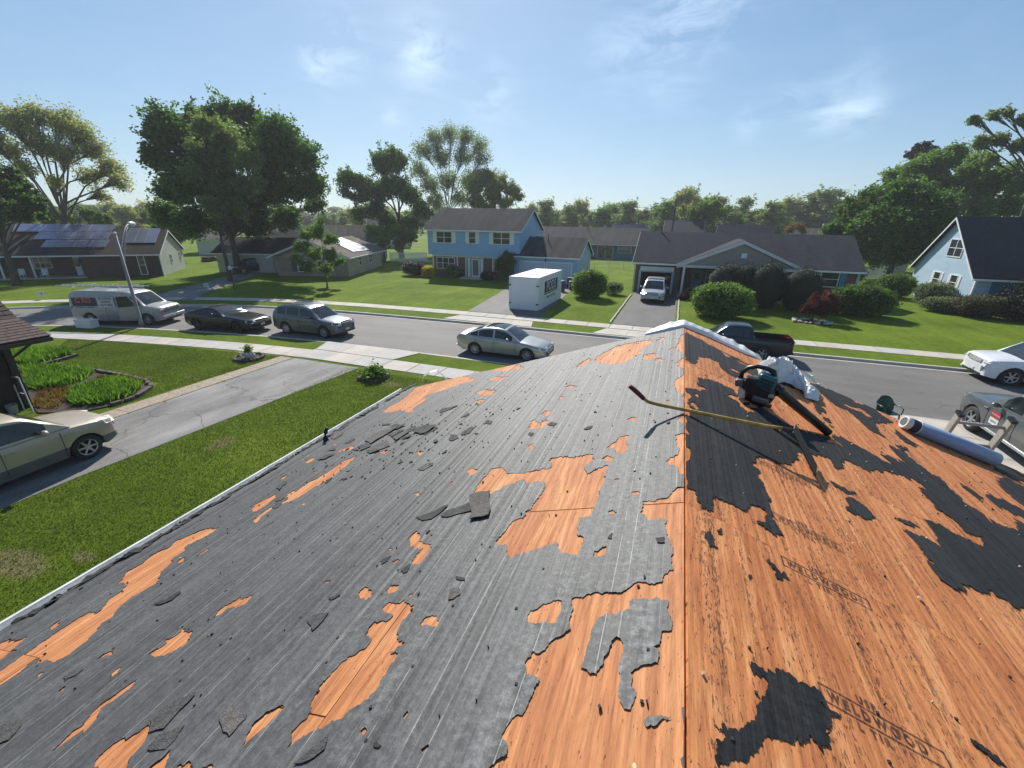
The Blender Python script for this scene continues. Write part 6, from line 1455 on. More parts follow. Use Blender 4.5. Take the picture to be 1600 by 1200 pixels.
seen_tree('maple_tree', 'big dense dark maple dome between the garage ranch and the pale blue cape', 1398, 72,
    [(1340, 330, 26), (1370, 310, 26), (1405, 305, 26), (1435, 310, 26), (1465, 325, 26), (1320, 350, 18), (1350, 360, 26), (1385, 350, 30), (1420, 345, 30), (1455, 355, 28), (1330, 380, 18), (1365, 390, 24), (1400, 388, 26), (1435, 388, 24), (1300, 358, 12), (1475, 380, 20)],
    .5, LF_DARK, 52000, .38, seed=19, fork=.2, clump=.30, depth=4)
seen_tree('shade_tree', 'broad mid green tree towering behind the pale blue cape at right', 1500, 92,
    [(1400, 275, 20), (1430, 262, 22), (1462, 248, 22), (1490, 240, 22), (1520, 262, 24), (1460, 285, 24), (1500, 290, 26), (1540, 290, 24), (1570, 270, 24), (1425, 300, 20), (1600, 285, 26), (1630, 260, 26), (1480, 320, 24), (1530, 325, 24), (1580, 320, 26), (1620, 320, 24), (1450, 330, 20)],
    .5, LF_MID, 40000, .36, seed=20, fork=.25, clump=.26, depth=4)
seen_tree('shade_tree', 'half bare tree with pointed upright limbs at the top right corner', 1575, 84,
    [(1520, 190, 9), (1550, 178, 10), (1575, 172, 11), (1600, 185, 12), (1530, 225, 14), (1560, 215, 15), (1595, 225, 16), (1545, 250, 16), (1625, 200, 14)],
    .45, LF_OLIVE, 5200, .28, seed=21, fork=.55, clump=.14, twigs=12, depth=2, hollow=.5, limbs_vis=.9)
seen_tree('cedar_tree', 'blue-green conifer top peeking over the broad tree at right', 1440, 110, [(1425, 238, 10), (1440, 232, 11), (1455, 240, 10), (1432, 255, 12), (1448, 262, 14), (1428, 280, 14)], .35, LF_YEW, 7000, .4, seed=22, clump=.16)

# ---- distant skyline of single trees: a few kinds, copied
protos = []
rnd = random.Random(42)
for k, (lm, sh) in enumerate([(LF_FAR, 1.0), (LF_OLIVE, 1.1), (LF_FAR, .85), (LF_PALE, 1.15), (LF_MID, .95)]):
    lob = []
    for i in range(9):
        a = rnd.uniform(0, 6.28); r = rnd.uniform(0, 2.6); z = rnd.uniform(3.2, 8.2*sh); lob.append((r*math.cos(a)*(1.15-z/12), r*math.sin(a)*(1.15-z/12), z, rnd.uniform(1.1, 1.9)))
    lob.append((0, 0, 9.0*sh, 1.5))
    protos.append(tree('distant_tree', 'one of the hazy trees along the far skyline', (0, -900-20*k, 0), lob, .25, lm, 4200, .42, seed=60+k, fork=.2, clump=.2, twigs=4, group='hazy trees along the skyline'))
def skyline(px, pytop, rng, k=None, wide=1.0):
    global used
    k = rnd.randrange(len(protos)) if k is None else k
    src = protos[k]; o = src if not src.get('placed') else copy_tree(src)
    src['placed'] = 1
    p = at_range(px, pytop, rng); hgt = max(2.5, p.z); s_ = hgt/10.4
    o.location = (p.x, p.y, 0); o.scale = (s_*wide, s_*wide, s_); o.rotation_euler = (0, 0, rnd.uniform(0, 6.28)); return o
sky = [(830, 322), (850, 318), (868, 326), (890, 324), (908, 319), (925, 324), (945, 318), (962, 314), (978, 320), (1000, 324), (1018, 321), (1035, 316), (1050, 306), (1070, 298), (1085, 306), (1100, 314), (1118, 310), (1135, 316), (1150, 320), (1165, 312), (1185, 314), (1205, 318), (1222, 322), (1240, 316), (1262, 318), (1280, 306), (1300, 302), (1318, 304), (1335, 310),
       (80, 330), (98, 322), (135, 326), (155, 332), (172, 322), (190, 326), (210, 322), (228, 320), (520, 336), (540, 332), (555, 330), (575, 334), (600, 332), (640, 330), (500, 330), (815, 320)]
for (x, y) in sky:
    skyline(x+rnd.uniform(-4, 4), y+rnd.uniform(-2, 2), rnd.uniform(125, 165), wide=rnd.uniform(1.2, 1.7))
for i in range(92):
    x = -20 + i*18 + rnd.uniform(-10, 10)
    skyline(x, 331 + rnd.uniform(-5, 4) + (x-800)*.012, rnd.uniform(170, 300), wide=rnd.uniform(1.8, 2.8))
for p in protos: 
    if 'placed' in p: del p['placed']
for o in list(bpy.data.objects):
    if 'placed' in o: del o['placed']
# nearer mid-distance trees
seen_tree('shade_tree', 'bushy mid green tree right of the utility pole behind the garage ranch', 1112, 100, [(1085, 335, 11), (1100, 325, 11), (1115, 322, 10), (1128, 332, 10), (1110, 342, 10), (1095, 347, 8)], .3, LF_MID, 8000, .32, seed=31)
seen_tree('shade_tree', 'pale feathery tree behind the utility pole', 1070, 118, [(1062, 312, 11), (1075, 304, 11), (1088, 314, 10), (1068, 328, 12), (1084, 332, 11)], .3, LF_PALE, 6000, .32, seed=32, clump=.13)
seen_tree('shade_tree', 'yellow-green tree behind the solar ranch roof', 90, 88, [(85, 333, 14), (105, 338, 12), (140, 335, 12), (160, 342, 12), (75, 345, 10)], .3, LF_LIME, 7000, .34, seed=33)
seen_tree('shade_tree', 'green tree group beyond the gable of the solar ranch', 262, 82, [(255, 345, 15), (275, 350, 15), (245, 362, 12), (290, 365, 14), (270, 372, 14)], .3, LF_MID, 9000, .34, seed=34)
seen_tree('shade_tree', 'low leafy tree behind the beige ranch roof', 600, 72, [(585, 360, 11), (605, 365, 12), (625, 362, 11), (640, 370, 12), (600, 378, 10), (625, 382, 10)], .25, LF_MID, 9000, .3, seed=35)
seen_tree('shade_tree', 'autumn-toned small tree right of the charcoal hipped roof', 1243, 96, [(1235, 357, 7), (1248, 355, 7), (1256, 361, 6)], .15, leaf_mat('russet_leaves', [(.2, .1, .04), (.28, .15, .06), (.2, .17, .07)]), 2500, .25, seed=36)

# ---- shrubs
def shrub(name, label, loc, r, mat, n, size, lumps=5, seed=1, core=.86, cat='bush', squash=1.0, group=None, spread=.45, stem=True):
    rs = np.random.RandomState(seed); root = empty(name, loc, 0, label, cat, group); rx, ry, rz_ = r
    L = [((0, 0, rz_*.95), (rx, ry, rz_))]
    for i in range(lumps):
        a = 2*math.pi*i/max(1, lumps)+rs.uniform(-.4, .4)
        L.append(((math.cos(a)*rx*spread, math.sin(a)*ry*spread, rz_*rs.uniform(.7, 1.25)), (rx*rs.uniform(.45, .65), ry*rs.uniform(.45, .65), rz_*rs.uniform(.5, .8))))
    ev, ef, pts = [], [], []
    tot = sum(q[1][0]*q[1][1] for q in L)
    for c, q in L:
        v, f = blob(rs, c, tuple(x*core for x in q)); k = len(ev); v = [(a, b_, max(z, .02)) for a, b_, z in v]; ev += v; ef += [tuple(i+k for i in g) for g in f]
        m = int(n*q[0]*q[1]/tot); d = rs.normal(size=(m, 3)); d /= np.linalg.norm(d, axis=1)[:, None]
        nzv = np.array([noise.noise(Vector(x)*2.4+Vector(c)) for x in d]); nz2 = np.array([noise.noise(Vector(x)*7+Vector(c)) for x in d]) if m < 9000 else 0; rad = (.90+.2*rs.rand(m)**2.5+.16*nzv+.10*nz2)
        pts.append(np.array(c)+d*rad[:, None]*np.array(q))
    P = np.concatenate(pts); P = P[P[:, 2] > .04]
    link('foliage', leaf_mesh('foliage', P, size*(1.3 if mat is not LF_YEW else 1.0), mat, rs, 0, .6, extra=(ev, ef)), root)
    if stem: MB().tube([(0, 0, -.05), (.03, .02, rz_*.7)], [.06, .04], BARK, 6).build('stem', root)
    return root
def G0(px, py): p = at(px, py); return (p.x, p.y, 0)
shrub('hedge', 'wide dark hedge at the left corner of the blue house', (-29.4, 45.6, 0), (1.7, 1.0, .85), LF_YEW, 5000, .11, 3, 1)
shrub('golden_shrub', 'bright golden yellow ball shrub by the blue house', (-27.35, 45.3, 0), (.8, .75, .62), LF_YEL, 4000, .10, 3, 2)
shrub('shrub', 'olive yellow rounded shrub under the window of the blue house', (-24.4, 45.9, 0), (.95, .8, .75), LF_OLIVE, 4000, .1, 3, 3)
shrub('shrub', 'low dark shrub between door and garage of the blue house', (-19.8, 45.5, 0), (.9, .7, .55), LF_YEW, 3000, .1, 3, 4)
shrub('foundation_shrub', 'low dark bed shrub left of the blue house door', (-23.7, 46.0, 0), (.5, .4, .35), LF_YEW, 1500, .09, 2, 5)
tree('weeping_tree', 'small dark weeping tree at the corner between blue house and garage', (-17.5, 45.0, 0), [(0, 0, 2.3, .85), (.4, .1, 1.8, .7), (-.4, -.1, 1.7, .7), (.1, .2, 2.8, .5), (.2, -.3, 1.2, .6)], .08, LF_DARK, 9000, .13, seed=6, fork=.3, droop=.8)
shrub('large_shrub', 'tall round green shrub on the lawn right of the white container', (-7.1, 38.9, 0), (1.55, 1.4, 1.2), LF_MID, 12000, .12, 5, 7)
shrub('twiggy_shrub', 'loose greyish twiggy shrub beside the tall round green shrub', (-5.3, 41.6, 0), (.8, .7, .6), LF_GREY, 2500, .09, 3, 8, core=.5)
# clipped yews before the garage ranch porch
yl = 'clipped dark yew dome before the garage ranch porch, '
for i, (px_, w_, h_, y_, t_) in enumerate([(1136, 1.45, 1.75, 39.6, 'widest of the three, leftmost'), (1200, 1.3, 1.85, 39.6, 'tallest, in the middle'), (1256, 1.4, 1.7, 39.4, 'right one, behind the red maple')]):
    q = ray(px_, 440); x_ = q.x*y_/q.y
    shrub('yew', yl+t_, (x_, y_, 0), (w_, 1.3, h_), LF_YEW, 15000, .085, 4, 20+i, core=.95, spread=.3)
q = ray(1163, 445); shrub('yew', 'narrow dark yew dome squeezed behind the leftmost wide dome', (q.x*40.3/q.y, 40.3, 0), (1.1, 1.1, 1.72), LF_YEW, 8000, .085, 3, 27, core=.95, spread=.3)
shrub('light_shrub', 'big light green mounded shrub in front of the leftmost yew dome', (3.35, 34.4, 0), (2.0, 1.6, 1.25), LF_LIME, 16000, .12, 7, 30, core=.8)
tree('red_maple', 'small purple-red japanese maple above the stone edged bed', (9.5, 35.6, 0), [(0, 0, 1.1, .6), (.5, .1, 1.4, .55), (-.45, 0, .95, .5), (.3, -.2, .8, .45), (.8, .2, 1.1, .45), (-.1, .3, 1.55, .4), (.9, .1, 1.7, .4)], .06, LF_RED, 6500, .11, seed=31, fork=.3)
shrub('red_shrub', 'small crimson shrub between the right yew dome and the round rhododendron', (11.0, 40.0, 0), (.75, .6, .85), LF_RED, 3500, .1, 3, 32)
shrub('rhododendron', 'large round dark shrub with bronze tips below the teal shuttered window', (13.3, 39.6, 0), (2.1, 1.5, 1.15), LF_DARK, 14000, .12, 6, 33)
shrub('shrub', 'light green ball shrub left of the pale blue cape', (19.7, 51.6, 0), (1.5, 1.3, 1.15), LF_LIME, 7000, .12, 4, 34)
shrub('low_shrub', 'low dark green spreading shrub left of the light green ball shrub', (17.5, 51.5, 0), (1.3, .9, .5), LF_DARK, 3000, .11, 4, 35)
shrub('pale_shrub', 'silvery grey flowering shrub under the windows of the pale blue cape', (20.9, 47.4, 0), (1.3, 1.3, 1.05), LF_GREY, 7000, .1, 5, 36, core=.7)
shrub('shrub', 'grey-green spreading shrub at the lawn edge before the pale blue cape', (20.6, 44.3, 0), (1.7, 1.2, .6), LF_GREY, 6000, .09, 5, 37, core=.75)
shrub('shrub', 'reddish green mounded shrub near the corner of the pale blue cape', (21.8, 42.8, 0), (1.5, 1.4, .85), leaf_mat('bronze_leaves', [(.07, .05, .03), (.10, .10, .04), (.12, .08, .05)]), 6000, .1, 5, 38)
tree('evergreen_tree', 'large black-green evergreen cut by the right edge before the cape roof', (24.9, 42.6, 0), [(0, 0, 1.2, 1.6), (.6, .3, 2.2, 1.5), (1.2, 0, 3.2, 1.4), (-.8, -.3, .9, 1.2), (1.8, .2, 4.0, 1.1), (1.0, -.8, 1.2, 1.5), (2.4, .1, 2.4, 1.6), (2.0, -.5, .9, 1.5), (-1.6, -.5, .6, .9)], .2, LF_YEW, 30000, .15, seed=39, fork=.1, clump=.22)
shrub('shrub', 'small shrub beside the porch post of the garage ranch', (1.4, 41.9, 0), (.5, .4, .5), LF_MID, 1800, .09, 2, 40)
shrub('flower_pot_plants', 'dark potted flowers beside the ranch driveway edge', (.9, 41.2, 0), (.4, .4, .3), LF_RED, 900, .08, 2, 41)
shrub('shrub', 'ivy clump on the fence line beyond the garage ranch', (16.9, 58.5, 0), (2.4, 1.2, 1.3), LF_DARK, 6000, .16, 5, 42)

# ================================================================== THINGS ON THE ROOF
EYEV = Vector((0, 0, EYE))
def facing(center):
    """points in the upright plane through `center` that faces the eye; dd pushes them away"""
    n = Vector((center.x, center.y, 0)).normalized()
    def f(px, py, dd=0.0):
        d = ray(px, py); t = ((center-EYEV).dot(n)+dd)/d.dot(n); return EYEV + d*t
    return f, n
def on_slope(px, py, side, lift=0.0): u, y = on_roof(px, py, side); return roof_pt(u, y, lift)
HAZEY = 0
# ---- white tarp folded over the gable peak
TARP = flat('white_tarp', (.72, .73, .72), .45, .06, 3, .4, 25)
u0, _ = on_roof(1006, 529, 'l'); u1, _ = on_roof(1192, 574, 'r')
mb = MB(); secs = []; ns_ = 60
for i in range(ns_+1):
    u = u0 + (u1-u0)*i/ns_; t = i/ns_; base = roof_pt(u, YE, 0); env = min(1, t*7, (1-t)*8)**.6
    wob = noise.noise(Vector((u*3.1, 0, 2)))*.035 + noise.noise(Vector((u*13, 5, 2)))*.02
    top = .075*env + wob*env; inn = -.05 + .04*noise.noise(Vector((u*2, 7, 1)))
    sec = [(inn*env, .006), (inn*env*.8-.0, .02+top*.25), (.0+wob, top*.75), (.07, top), (.15, top*.86), (.21+wob, top*.35), (.235, -.10), (.22, -.28+wob*2), (.215, -.28+wob*2), (.2, -.08), (.06, top*.35), (inn*env+.01, .004)]
    for (dy, dz) in sec: secs.append((base.x, base.y+dy, base.z+dz))
m_ = 12
mb.add(secs, [(i*m_+k, i*m_+(k+1) % m_, (i+1)*m_+(k+1) % m_, (i+1)*m_+k) for i in range(ns_) for k in range(m_)] + [tuple(range(m_)), tuple(range(ns_*m_, (ns_+1)*m_))[::-1]], TARP)
o = mb.build('tarp', smooth=False); tag(o, 'white tarp folded over the peak at the far end of the ridge', 'tarp')
# ---- crumpled plastic sheet
m, ns, ls, b = new_mat('plastic_sheet'); b.inputs['Roughness'].default_value = .28
ls.new(ramp(ns, ls, noisef(ns, ls, mapped(ns, ls, (1, 1, 1)), 5, 4), [(.3, (.74, .76, .75)), (.7, (.88, .89, .88))]), b.inputs['Base Color'])
tr = ns.new('ShaderNodeBsdfTranslucent'); tr.inputs['Color'].default_value = (.75, .8, .78, 1); mx = ns.new('ShaderNodeMixShader'); mx.inputs[0].default_value = .15
ls.new(b.outputs[0], mx.inputs[1]); ls.new(tr.outputs[0], mx.inputs[2]); ls.new(mx.outputs[0], ns['Material Output'].inputs['Surface']); PLAST = m
bump(ns, ls, b, noisef(ns, ls, mapped(ns, ls, (1, 1, 1)), 16, 5, .6), .6, .02)
outl = [(1186, 572), (1192, 560), (1205, 563), (1216, 561), (1224, 566), (1240, 575), (1257, 585), (1266, 592), (1277, 602), (1277, 612), (1270, 618), (1262, 612), (1250, 606), (1240, 605), (1222, 602), (1212, 596), (1200, 588)]
cpt = roof_pt(*on_roof(1228, 600, 'r')); ff, nv = facing(cpt)
NX, NY = 64, 26; vs = []; mb = MB()
for j in range(NY+1):
    v = j/NY
    for i in range(NX+1):
        t = i/NX; x = 1184+t*95
        lo = 580+t*40+5*math.sin(t*9); hi = 566+t*34-7*math.sin(t*3.1)
        p = on_slope(x, lo+6, 'r'); q = on_slope(x, lo-8, 'r')
        dpt = p.lerp(q, v*1.0) + Vector((0, 0, 0))
        rr = abs(noise.noise(Vector((t*6, v*3, 4))))*1.0; r2 = abs(noise.noise(Vector((t*15, v*8, 9))))
        env = (math.sin(math.pi*min(1, max(0, v))))**.5*(math.sin(math.pi*t))**.35
        hh = env*(.07+.2*(1-rr*1.5)*(.6+.4*math.sin(t*5+.6))+.06*(.5-r2))
        dpt += Vector((.05*noise.noise(Vector((t*8, v*4, 1))), .05*noise.noise(Vector((t*8, v*4, 2))), max(.004, hh)+.012))
        vs.append(dpt)
mb.add(vs, [(j*(NX+1)+i, j*(NX+1)+i+1, (j+1)*(NX+1)+i+1, (j+1)*(NX+1)+i) for j in range(NY) for i in range(NX)], PLAST)
o = mb.build('plastic_sheet', smooth=False); tag(o, 'crumpled milky plastic sheet behind the leaf blower', 'plastic sheet')
so = o.modifiers.new('thickness', 'SOLIDIFY'); so.thickness = .003
# ---- leaf blower
bc = roof_pt(.60, 4.08, .16); bp, bn = facing(bc)
root = empty('leaf_blower', tuple(roof_pt(.60, 4.08, 0)), 0, 'teal and black handheld leaf blower lying on the right slope', 'leaf blower'); ro = Vector(root.location)
TEAL = flat('blower_teal', (.012, .085, .095), .35, .2, 20, coat=.3); BLK2 = flat('blower_black', (.014, .014, .015), .4, .3, 20)
def bloc(p): return tuple(p-ro)
def pz(*a): return bloc(bp(*a))
view = bn
def disc(mbx, c, r, th, mat, n=24, round_=.3):
    """rounded disc whose axis looks at the eye"""
    R3 = Matrix.Rotation(0, 3, 'Z'); ax = Vector((view.x, view.y, 0)); sx = Vector((ax.y, -ax.x, 0)); up = Vector((0, 0, 1))
    prof = [(r*.55, -th/2), (r*.88, -th/2*.92), (r, -th/2*.55), (r, th/2*.55), (r*.88, th/2*.92), (r*.55, th/2)]
    vs = []; c = Vector(c)
    for (rr, tt) in prof:
        for k in range(n): a = 2*math.pi*k/n; vs.append(c+ax*tt+(sx*math.cos(a)+up*math.sin(a))*rr)
    fs = [(i*n+k, i*n+(k+1) % n, (i+1)*n+(k+1) % n, (i+1)*n+k) for i in range(len(prof)-1) for k in range(n)]+[tuple(range(n))[::-1], tuple(range((len(prof)-1)*n, len(prof)*n))]
    mbx.add(vs, fs, mat)
mb = MB(); disc(mb, pz(1184, 612), .135, .15, BLK2); disc(mb, pz(1184, 612, -.08), .09, .04, BLK2); mb.build('fan_housing', root, smooth=True)
ax = Vector((view.x, view.y, 0)); sx = Vector((ax.y, -ax.x, 0)); UPV = Vector((0, 0, 1)); RB = Matrix((sx, ax, UPV)).transposed()
def obox(px_, py_, dd, w, d_, h_, mat, name, rot=0, bev=.015):
    mb = MB(); mb.box((0, 0, 0), (w, d_, h_), mat); o = mb.build(name, root, smooth=False)
    o.matrix_local = Matrix.Translation(pz(px_, py_, dd)) @ (RB @ Matrix.Rotation(R(rot), 3, 'Y')).to_4x4(); bevel(o, bev, 3); return o
e = obox(1197, 598, -.03, .15, .14, .16, TEAL, 'engine_cover', 12, .03)
for k in range(4): 
    q = MB().box((0, -.072, -.05+k*.03), (.10, .006, .01), BLK2).build('cooling_slot', e)
obox(1160, 614, -.02, .075, .11, .12, flat('fuel_tank_white', (.55, .54, .46), .35, .15, 8), 'fuel_tank', -4, .025)
obox(1156, 597, -.02, .075, .09, .07, flat('filter_grey', (.10, .105, .11), .45, .3, 10), 'air_filter', -8, .02)
obox(1174, 597, -.05, .10, .10, .09, BLK2, 'engine_block', 5, .015)
obox(1188, 624, -.08, .13, .07, .055, flat('muffler_metal', (.17, .17, .165), .4, .35, 20, metal=.6), 'muffler', 8, .015)
obox(1204, 618, -.07, .05, .05, .035, flat('cap_cream', (.36, .33, .25), .5, .2), 'fuel_cap', 0, .012)
mb = MB(); mb.tube([pz(1156, 594), pz(1160, 581), pz(1170, 574.5), pz(1184, 572.5), pz(1199, 576), pz(1209, 581), pz(1210, 590), pz(1205, 598)], [.022, .02, .019, .019, .02, .025, .024, .02], BLK2, 9); mb.build('handle', root, smooth=True)
for k, (a_, b_) in enumerate(((1161, 629), (1196, 633))):
    mb = MB(); g_ = on_slope(a_, b_, 'r', .01); mb.box(bloc(g_), (.05, .09, .03), BLK2, rz=YAW); mb.build('foot', root)
t0 = bp(1206, 602, .02); t1 = on_slope(1292, 681, 'r', .028); mid = t0.lerp(t1, .42)
mb = MB(); mb.tube([bloc(t0), bloc(t0.lerp(t1, .12)), bloc(t0.lerp(t1, .13)), bloc(mid), bloc(t1)], [.05, .047, .041, .040, .034], BLK2, 16); tb = mb.build('blower_tube', root, smooth=True)
mb = MB(); mb.tube([bloc(t0.lerp(t1, .10)), bloc(t0.lerp(t1, .14))], .053, BLK2, 16); mb.build('tube_clamp', root)
tm = text_mesh('BLOWER', .03, 'logo', OFFW) if False else None
# ---- shingle ripping bar with bent handle
A_, J_ = Vector((-.2, 3.1, 5.21)), Vector((.95, 3.35, 4.96))
dA, dJ = (A_-EYEV).length, (J_-EYEV).length
def along(px_, py_, t):              # the bar lies in one upright plane just this side of the ridge contact
    d = ray(px_, py_); nb_ = Vector((-.15, 1, 0)); return EYEV + d*((3.045-EYEV.dot(nb_))/d.dot(nb_))
rt_ = empty('ripping_bar', tuple(roof_pt(0, 3.13, .0)), 0, 'yellow handled shingle ripping bar with maroon grip lying across the ridge', 'pry bar'); r0_ = Vector(rt_.location)
YB = flat('worn_yellow_paint', (.40, .25, .045), .4, .45, 14, .2, 40); MAR = flat('maroon_grip', (.10, .012, .022), .55, .25, 30); RUST = flat('dark_rusty_steel', (.07, .05, .038), .55, .5, 18, metal=.4)
pth = [along(1002, 620, .12), along(1013, 628, .16), along(1030, 632.5, .24), along(1071, 640.5, .38), along(1140, 654.5, .66), along(1198, 666, .88), along(1226, 669.5, .97)]
MB().tube([p-r0_ for p in pth], .0125, YB, 10).build('shaft', rt_, smooth=True)
MB().tube([along(984, 603, 0)-r0_, along(996, 613.5, .08)-r0_, along(1006, 623, .13)-r0_], [.017, .0175, .016], MAR, 10).build('grip', rt_, smooth=True)
tip = on_slope(1274, 741, 'r', .004); jt = along(1240, 672, 1.0); jl = along(1208, 668, .92); md = jt.lerp(tip, .42)
wv_ = Vector((jt.x, jt.y, 0)).normalized()*.17
mb = MB()
hn = (tip-jt).cross(wv_).normalized()*.004
for pts in ([jt-wv_*.25, jt+wv_*.75, tip+wv_*.75, tip-wv_*.25],):
    q = [p-r0_ for p in pts]; mb.add([p+hn for p in q]+[p-hn for p in q], [(0, 1, 2, 3), (7, 6, 5, 4), (0, 4, 5, 1), (1, 5, 6, 2), (2, 6, 7, 3), (3, 7, 4, 0)], RUST)
mb.build('blade', rt_)
for k in range(6):
    a = tip-wv_*.25+wv_*(k+.2)/6; b_ = a+(tip-jt).normalized()*.03
    MB().add([p-r0_ for p in (a+hn, a+wv_*.1+hn, b_+wv_*.05)], [(0, 1, 2)], RUST)
mb = MB(); mb.tube([jl-r0_, md-r0_], .011, RUST, 6); mb.build('brace', rt_)
mb = MB(); mb.tube([along(1222, 669, .95)-r0_, jt-r0_], .014, RUST, 8); mb.build('socket', rt_)
# ---- roll of underlayment
a, b_ = on_slope(1406, 668, 'r', .075), on_slope(1546, 726, 'r', .078); ax_ = (b_-a).normalized(); L_ = (b_-a).length
rt2 = empty('underlayment_roll', tuple(a), 0, 'rolled blue-grey underlayment with white core ring near the right eave', 'roll'); q_ = ax_.to_track_quat('X', 'Z').to_matrix().to_4x4()
m, ns, ls, b = new_mat('blue_underlayment'); tc = ns.new('ShaderNodeTexCoord'); sp = ns.new('ShaderNodeSeparateXYZ'); ls.new(tc.outputs['Object'], sp.inputs[0])
f = noisef(ns, ls, mapped(ns, ls, (1, 6, 6)), 4, 4); ls.new(ramp(ns, ls, f, [(.3, (.22, .30, .46)), (.7, (.33, .42, .58))]), b.inputs['Base Color']); b.inputs['Roughness'].default_value = .38; BLUEU = m
mb = MB(); mb.lathe([(.05, .13), (.078, .13), (.0785, .6), (.078, L_), (.07, L_+.012), (.03, L_+.014), (.03, L_)], BLUEU, 28, axis='x', cap=False); link('roll_sheet', mb.mesh('roll_sheet', True), rt2, mat4=q_)
mb = MB(); mb.lathe([(.071, .045), (.0715, .13), (.05, .13)], flat('roll_dark_band', (.03, .035, .055), .6, .2), 28, axis='x', cap=False); link('dark_band', mb.mesh('dark_band', True), rt2, mat4=q_)
mb = MB(); mb.lathe([(.048, .10), (.048, -.01), (.066, -.012), (.072, .0), (.072, .045), (.05, .045)], OFFW, 28, axis='x', cap=False); link('core_ring', mb.mesh('core_ring', True), rt2, mat4=q_)
mb = MB(); mb.lathe([(.047, .1), (.047, .9)], DARKIN, 20, axis='x', cap=True); link('core_tube', mb.mesh('core_tube', True), rt2, mat4=q_)
mb = MB(); mb.lathe([(.0795, .128), (.0795, .136)], OFFW, 28, axis='x', cap=True); link('edge_band', mb.mesh('edge_band', True), rt2, mat4=q_)
# ---- ladder leaning on the gable rake
lad2 = empty('ladder', (3.31, 7.35, .02), 0, 'grey wooden looking ladder leaning against the far rake beside the blue roll', 'ladder')
WOODG = flat('weathered_grey_rail', (.36, .35, .31), .6, .25, 8, .3, 40, stretch=(1, 1, .3))
zt_ = ZR - TAN*(3.19-XR); top_ = Vector((0, 6.10-7.35, zt_+.06)); dirn = top_.normalized(); Lr = top_.length + .24
for x_ in (-.04, .42):
    mb = MB(); e_ = dirn*Lr; sd_ = Vector((.016, 0, 0)); fw_ = dirn.cross(Vector((1, 0, 0))).normalized()*.045
    vs = [Vector((x_, 0, 0))+s1*sd_+s2*fw_ for s1 in (-1, 1) for s2 in (-1, 1)]; vs += [v+e_ for v in vs]
    mb.add(vs, [(0, 1, 3, 2), (4, 6, 7, 5), (0, 4, 5, 1), (2, 3, 7, 6), (0, 2, 6, 4), (1, 5, 7, 3)], WOODG); r_ = mb.build('rail', lad2); bevel(r_, .006)
    mb = MB(); mb.box(tuple(Vector((x_, 0, 0))+dirn*(Lr+.01)), (.045, .10, .035), BLACK, rot=dirn.to_track_quat('Z', 'Y').to_matrix()); mb.build('end_cap', lad2)
k = 0; s_ = (Lr-.11) % .30
while s_ < Lr-.05:
    p = dirn*s_; MB().tube([p+Vector((-.04, 0, 0)), p+Vector((.42, 0, 0))], .02, WOODG, 8).build('rung', lad2, smooth=True); s_ += .30

# ---- loose shingle scraps and torn bits
SHG = flat('asphalt_shingle_grit', (.075, .073, .07), .95, .5, 60, .9, 160); SHB = flat('shingle_back_black', (.02, .02, .021), .8, .4, 20, .3, 60); SHBR = flat('shingle_brown_grit', (.12, .11, .10), .95, .45, 60, .9, 160)
def scrap(pts, label, mat=SHG, side='l', th=.0028, lift=.005, tilt=.006, cat='shingle scrap', group=None, seed=0, curl=.015):
    P = [Vector(on_roof(x, y, side)) for x, y in pts]; rnd = random.Random(seed+len(pts)*7+int(pts[0][0]))
    Q = []
    for i in range(len(P)):
        a, b_ = P[i], P[(i+1) % len(P)]; Q.append(a); d = b_-a; Q.append((a+b_)/2+Vector((-d.y, d.x))*rnd.uniform(-.09, .09))
    c = sum(Q, Vector((0, 0)))/len(Q); ang = rnd.uniform(0, 6.28); tv = Vector((math.cos(ang), math.sin(ang)))*tilt
    top = []
    for q in Q:
        d = q-c; z = lift+max(0, d.dot(tv)*4)+curl*min(1, (d.length/.12)**2)*rnd.uniform(.3, 1.0); top.append(z)
    vs = [(q.x-c.x, q.y-c.y, z+th) for q, z in zip(Q, top)]+[(q.x-c.x, q.y-c.y, z) for q, z in zip(Q, top)]+[(0, 0, lift+th), (0, 0, lift)]
    n = len(Q); fs = [(i, (i+1) % n, 2*n) for i in range(n)]+[(n+(i+1) % n, n+i, 2*n+1) for i in range(n)]+[(i, n+i, n+(i+1) % n, (i+1) % n) for i in range(n)]
    mb = MB(); mb.add(vs, fs, mat); me = mb.mesh('shingle_scrap'); o = link('shingle_scrap', me, mat4=(ML if side == 'l' else MR) @ Matrix.Translation((c.x, c.y, 0)))
    tag(o, label, cat, group); return o
GS = 'loose shingle scraps on the left slope'
def zq(fn, pts): return fn(pts)
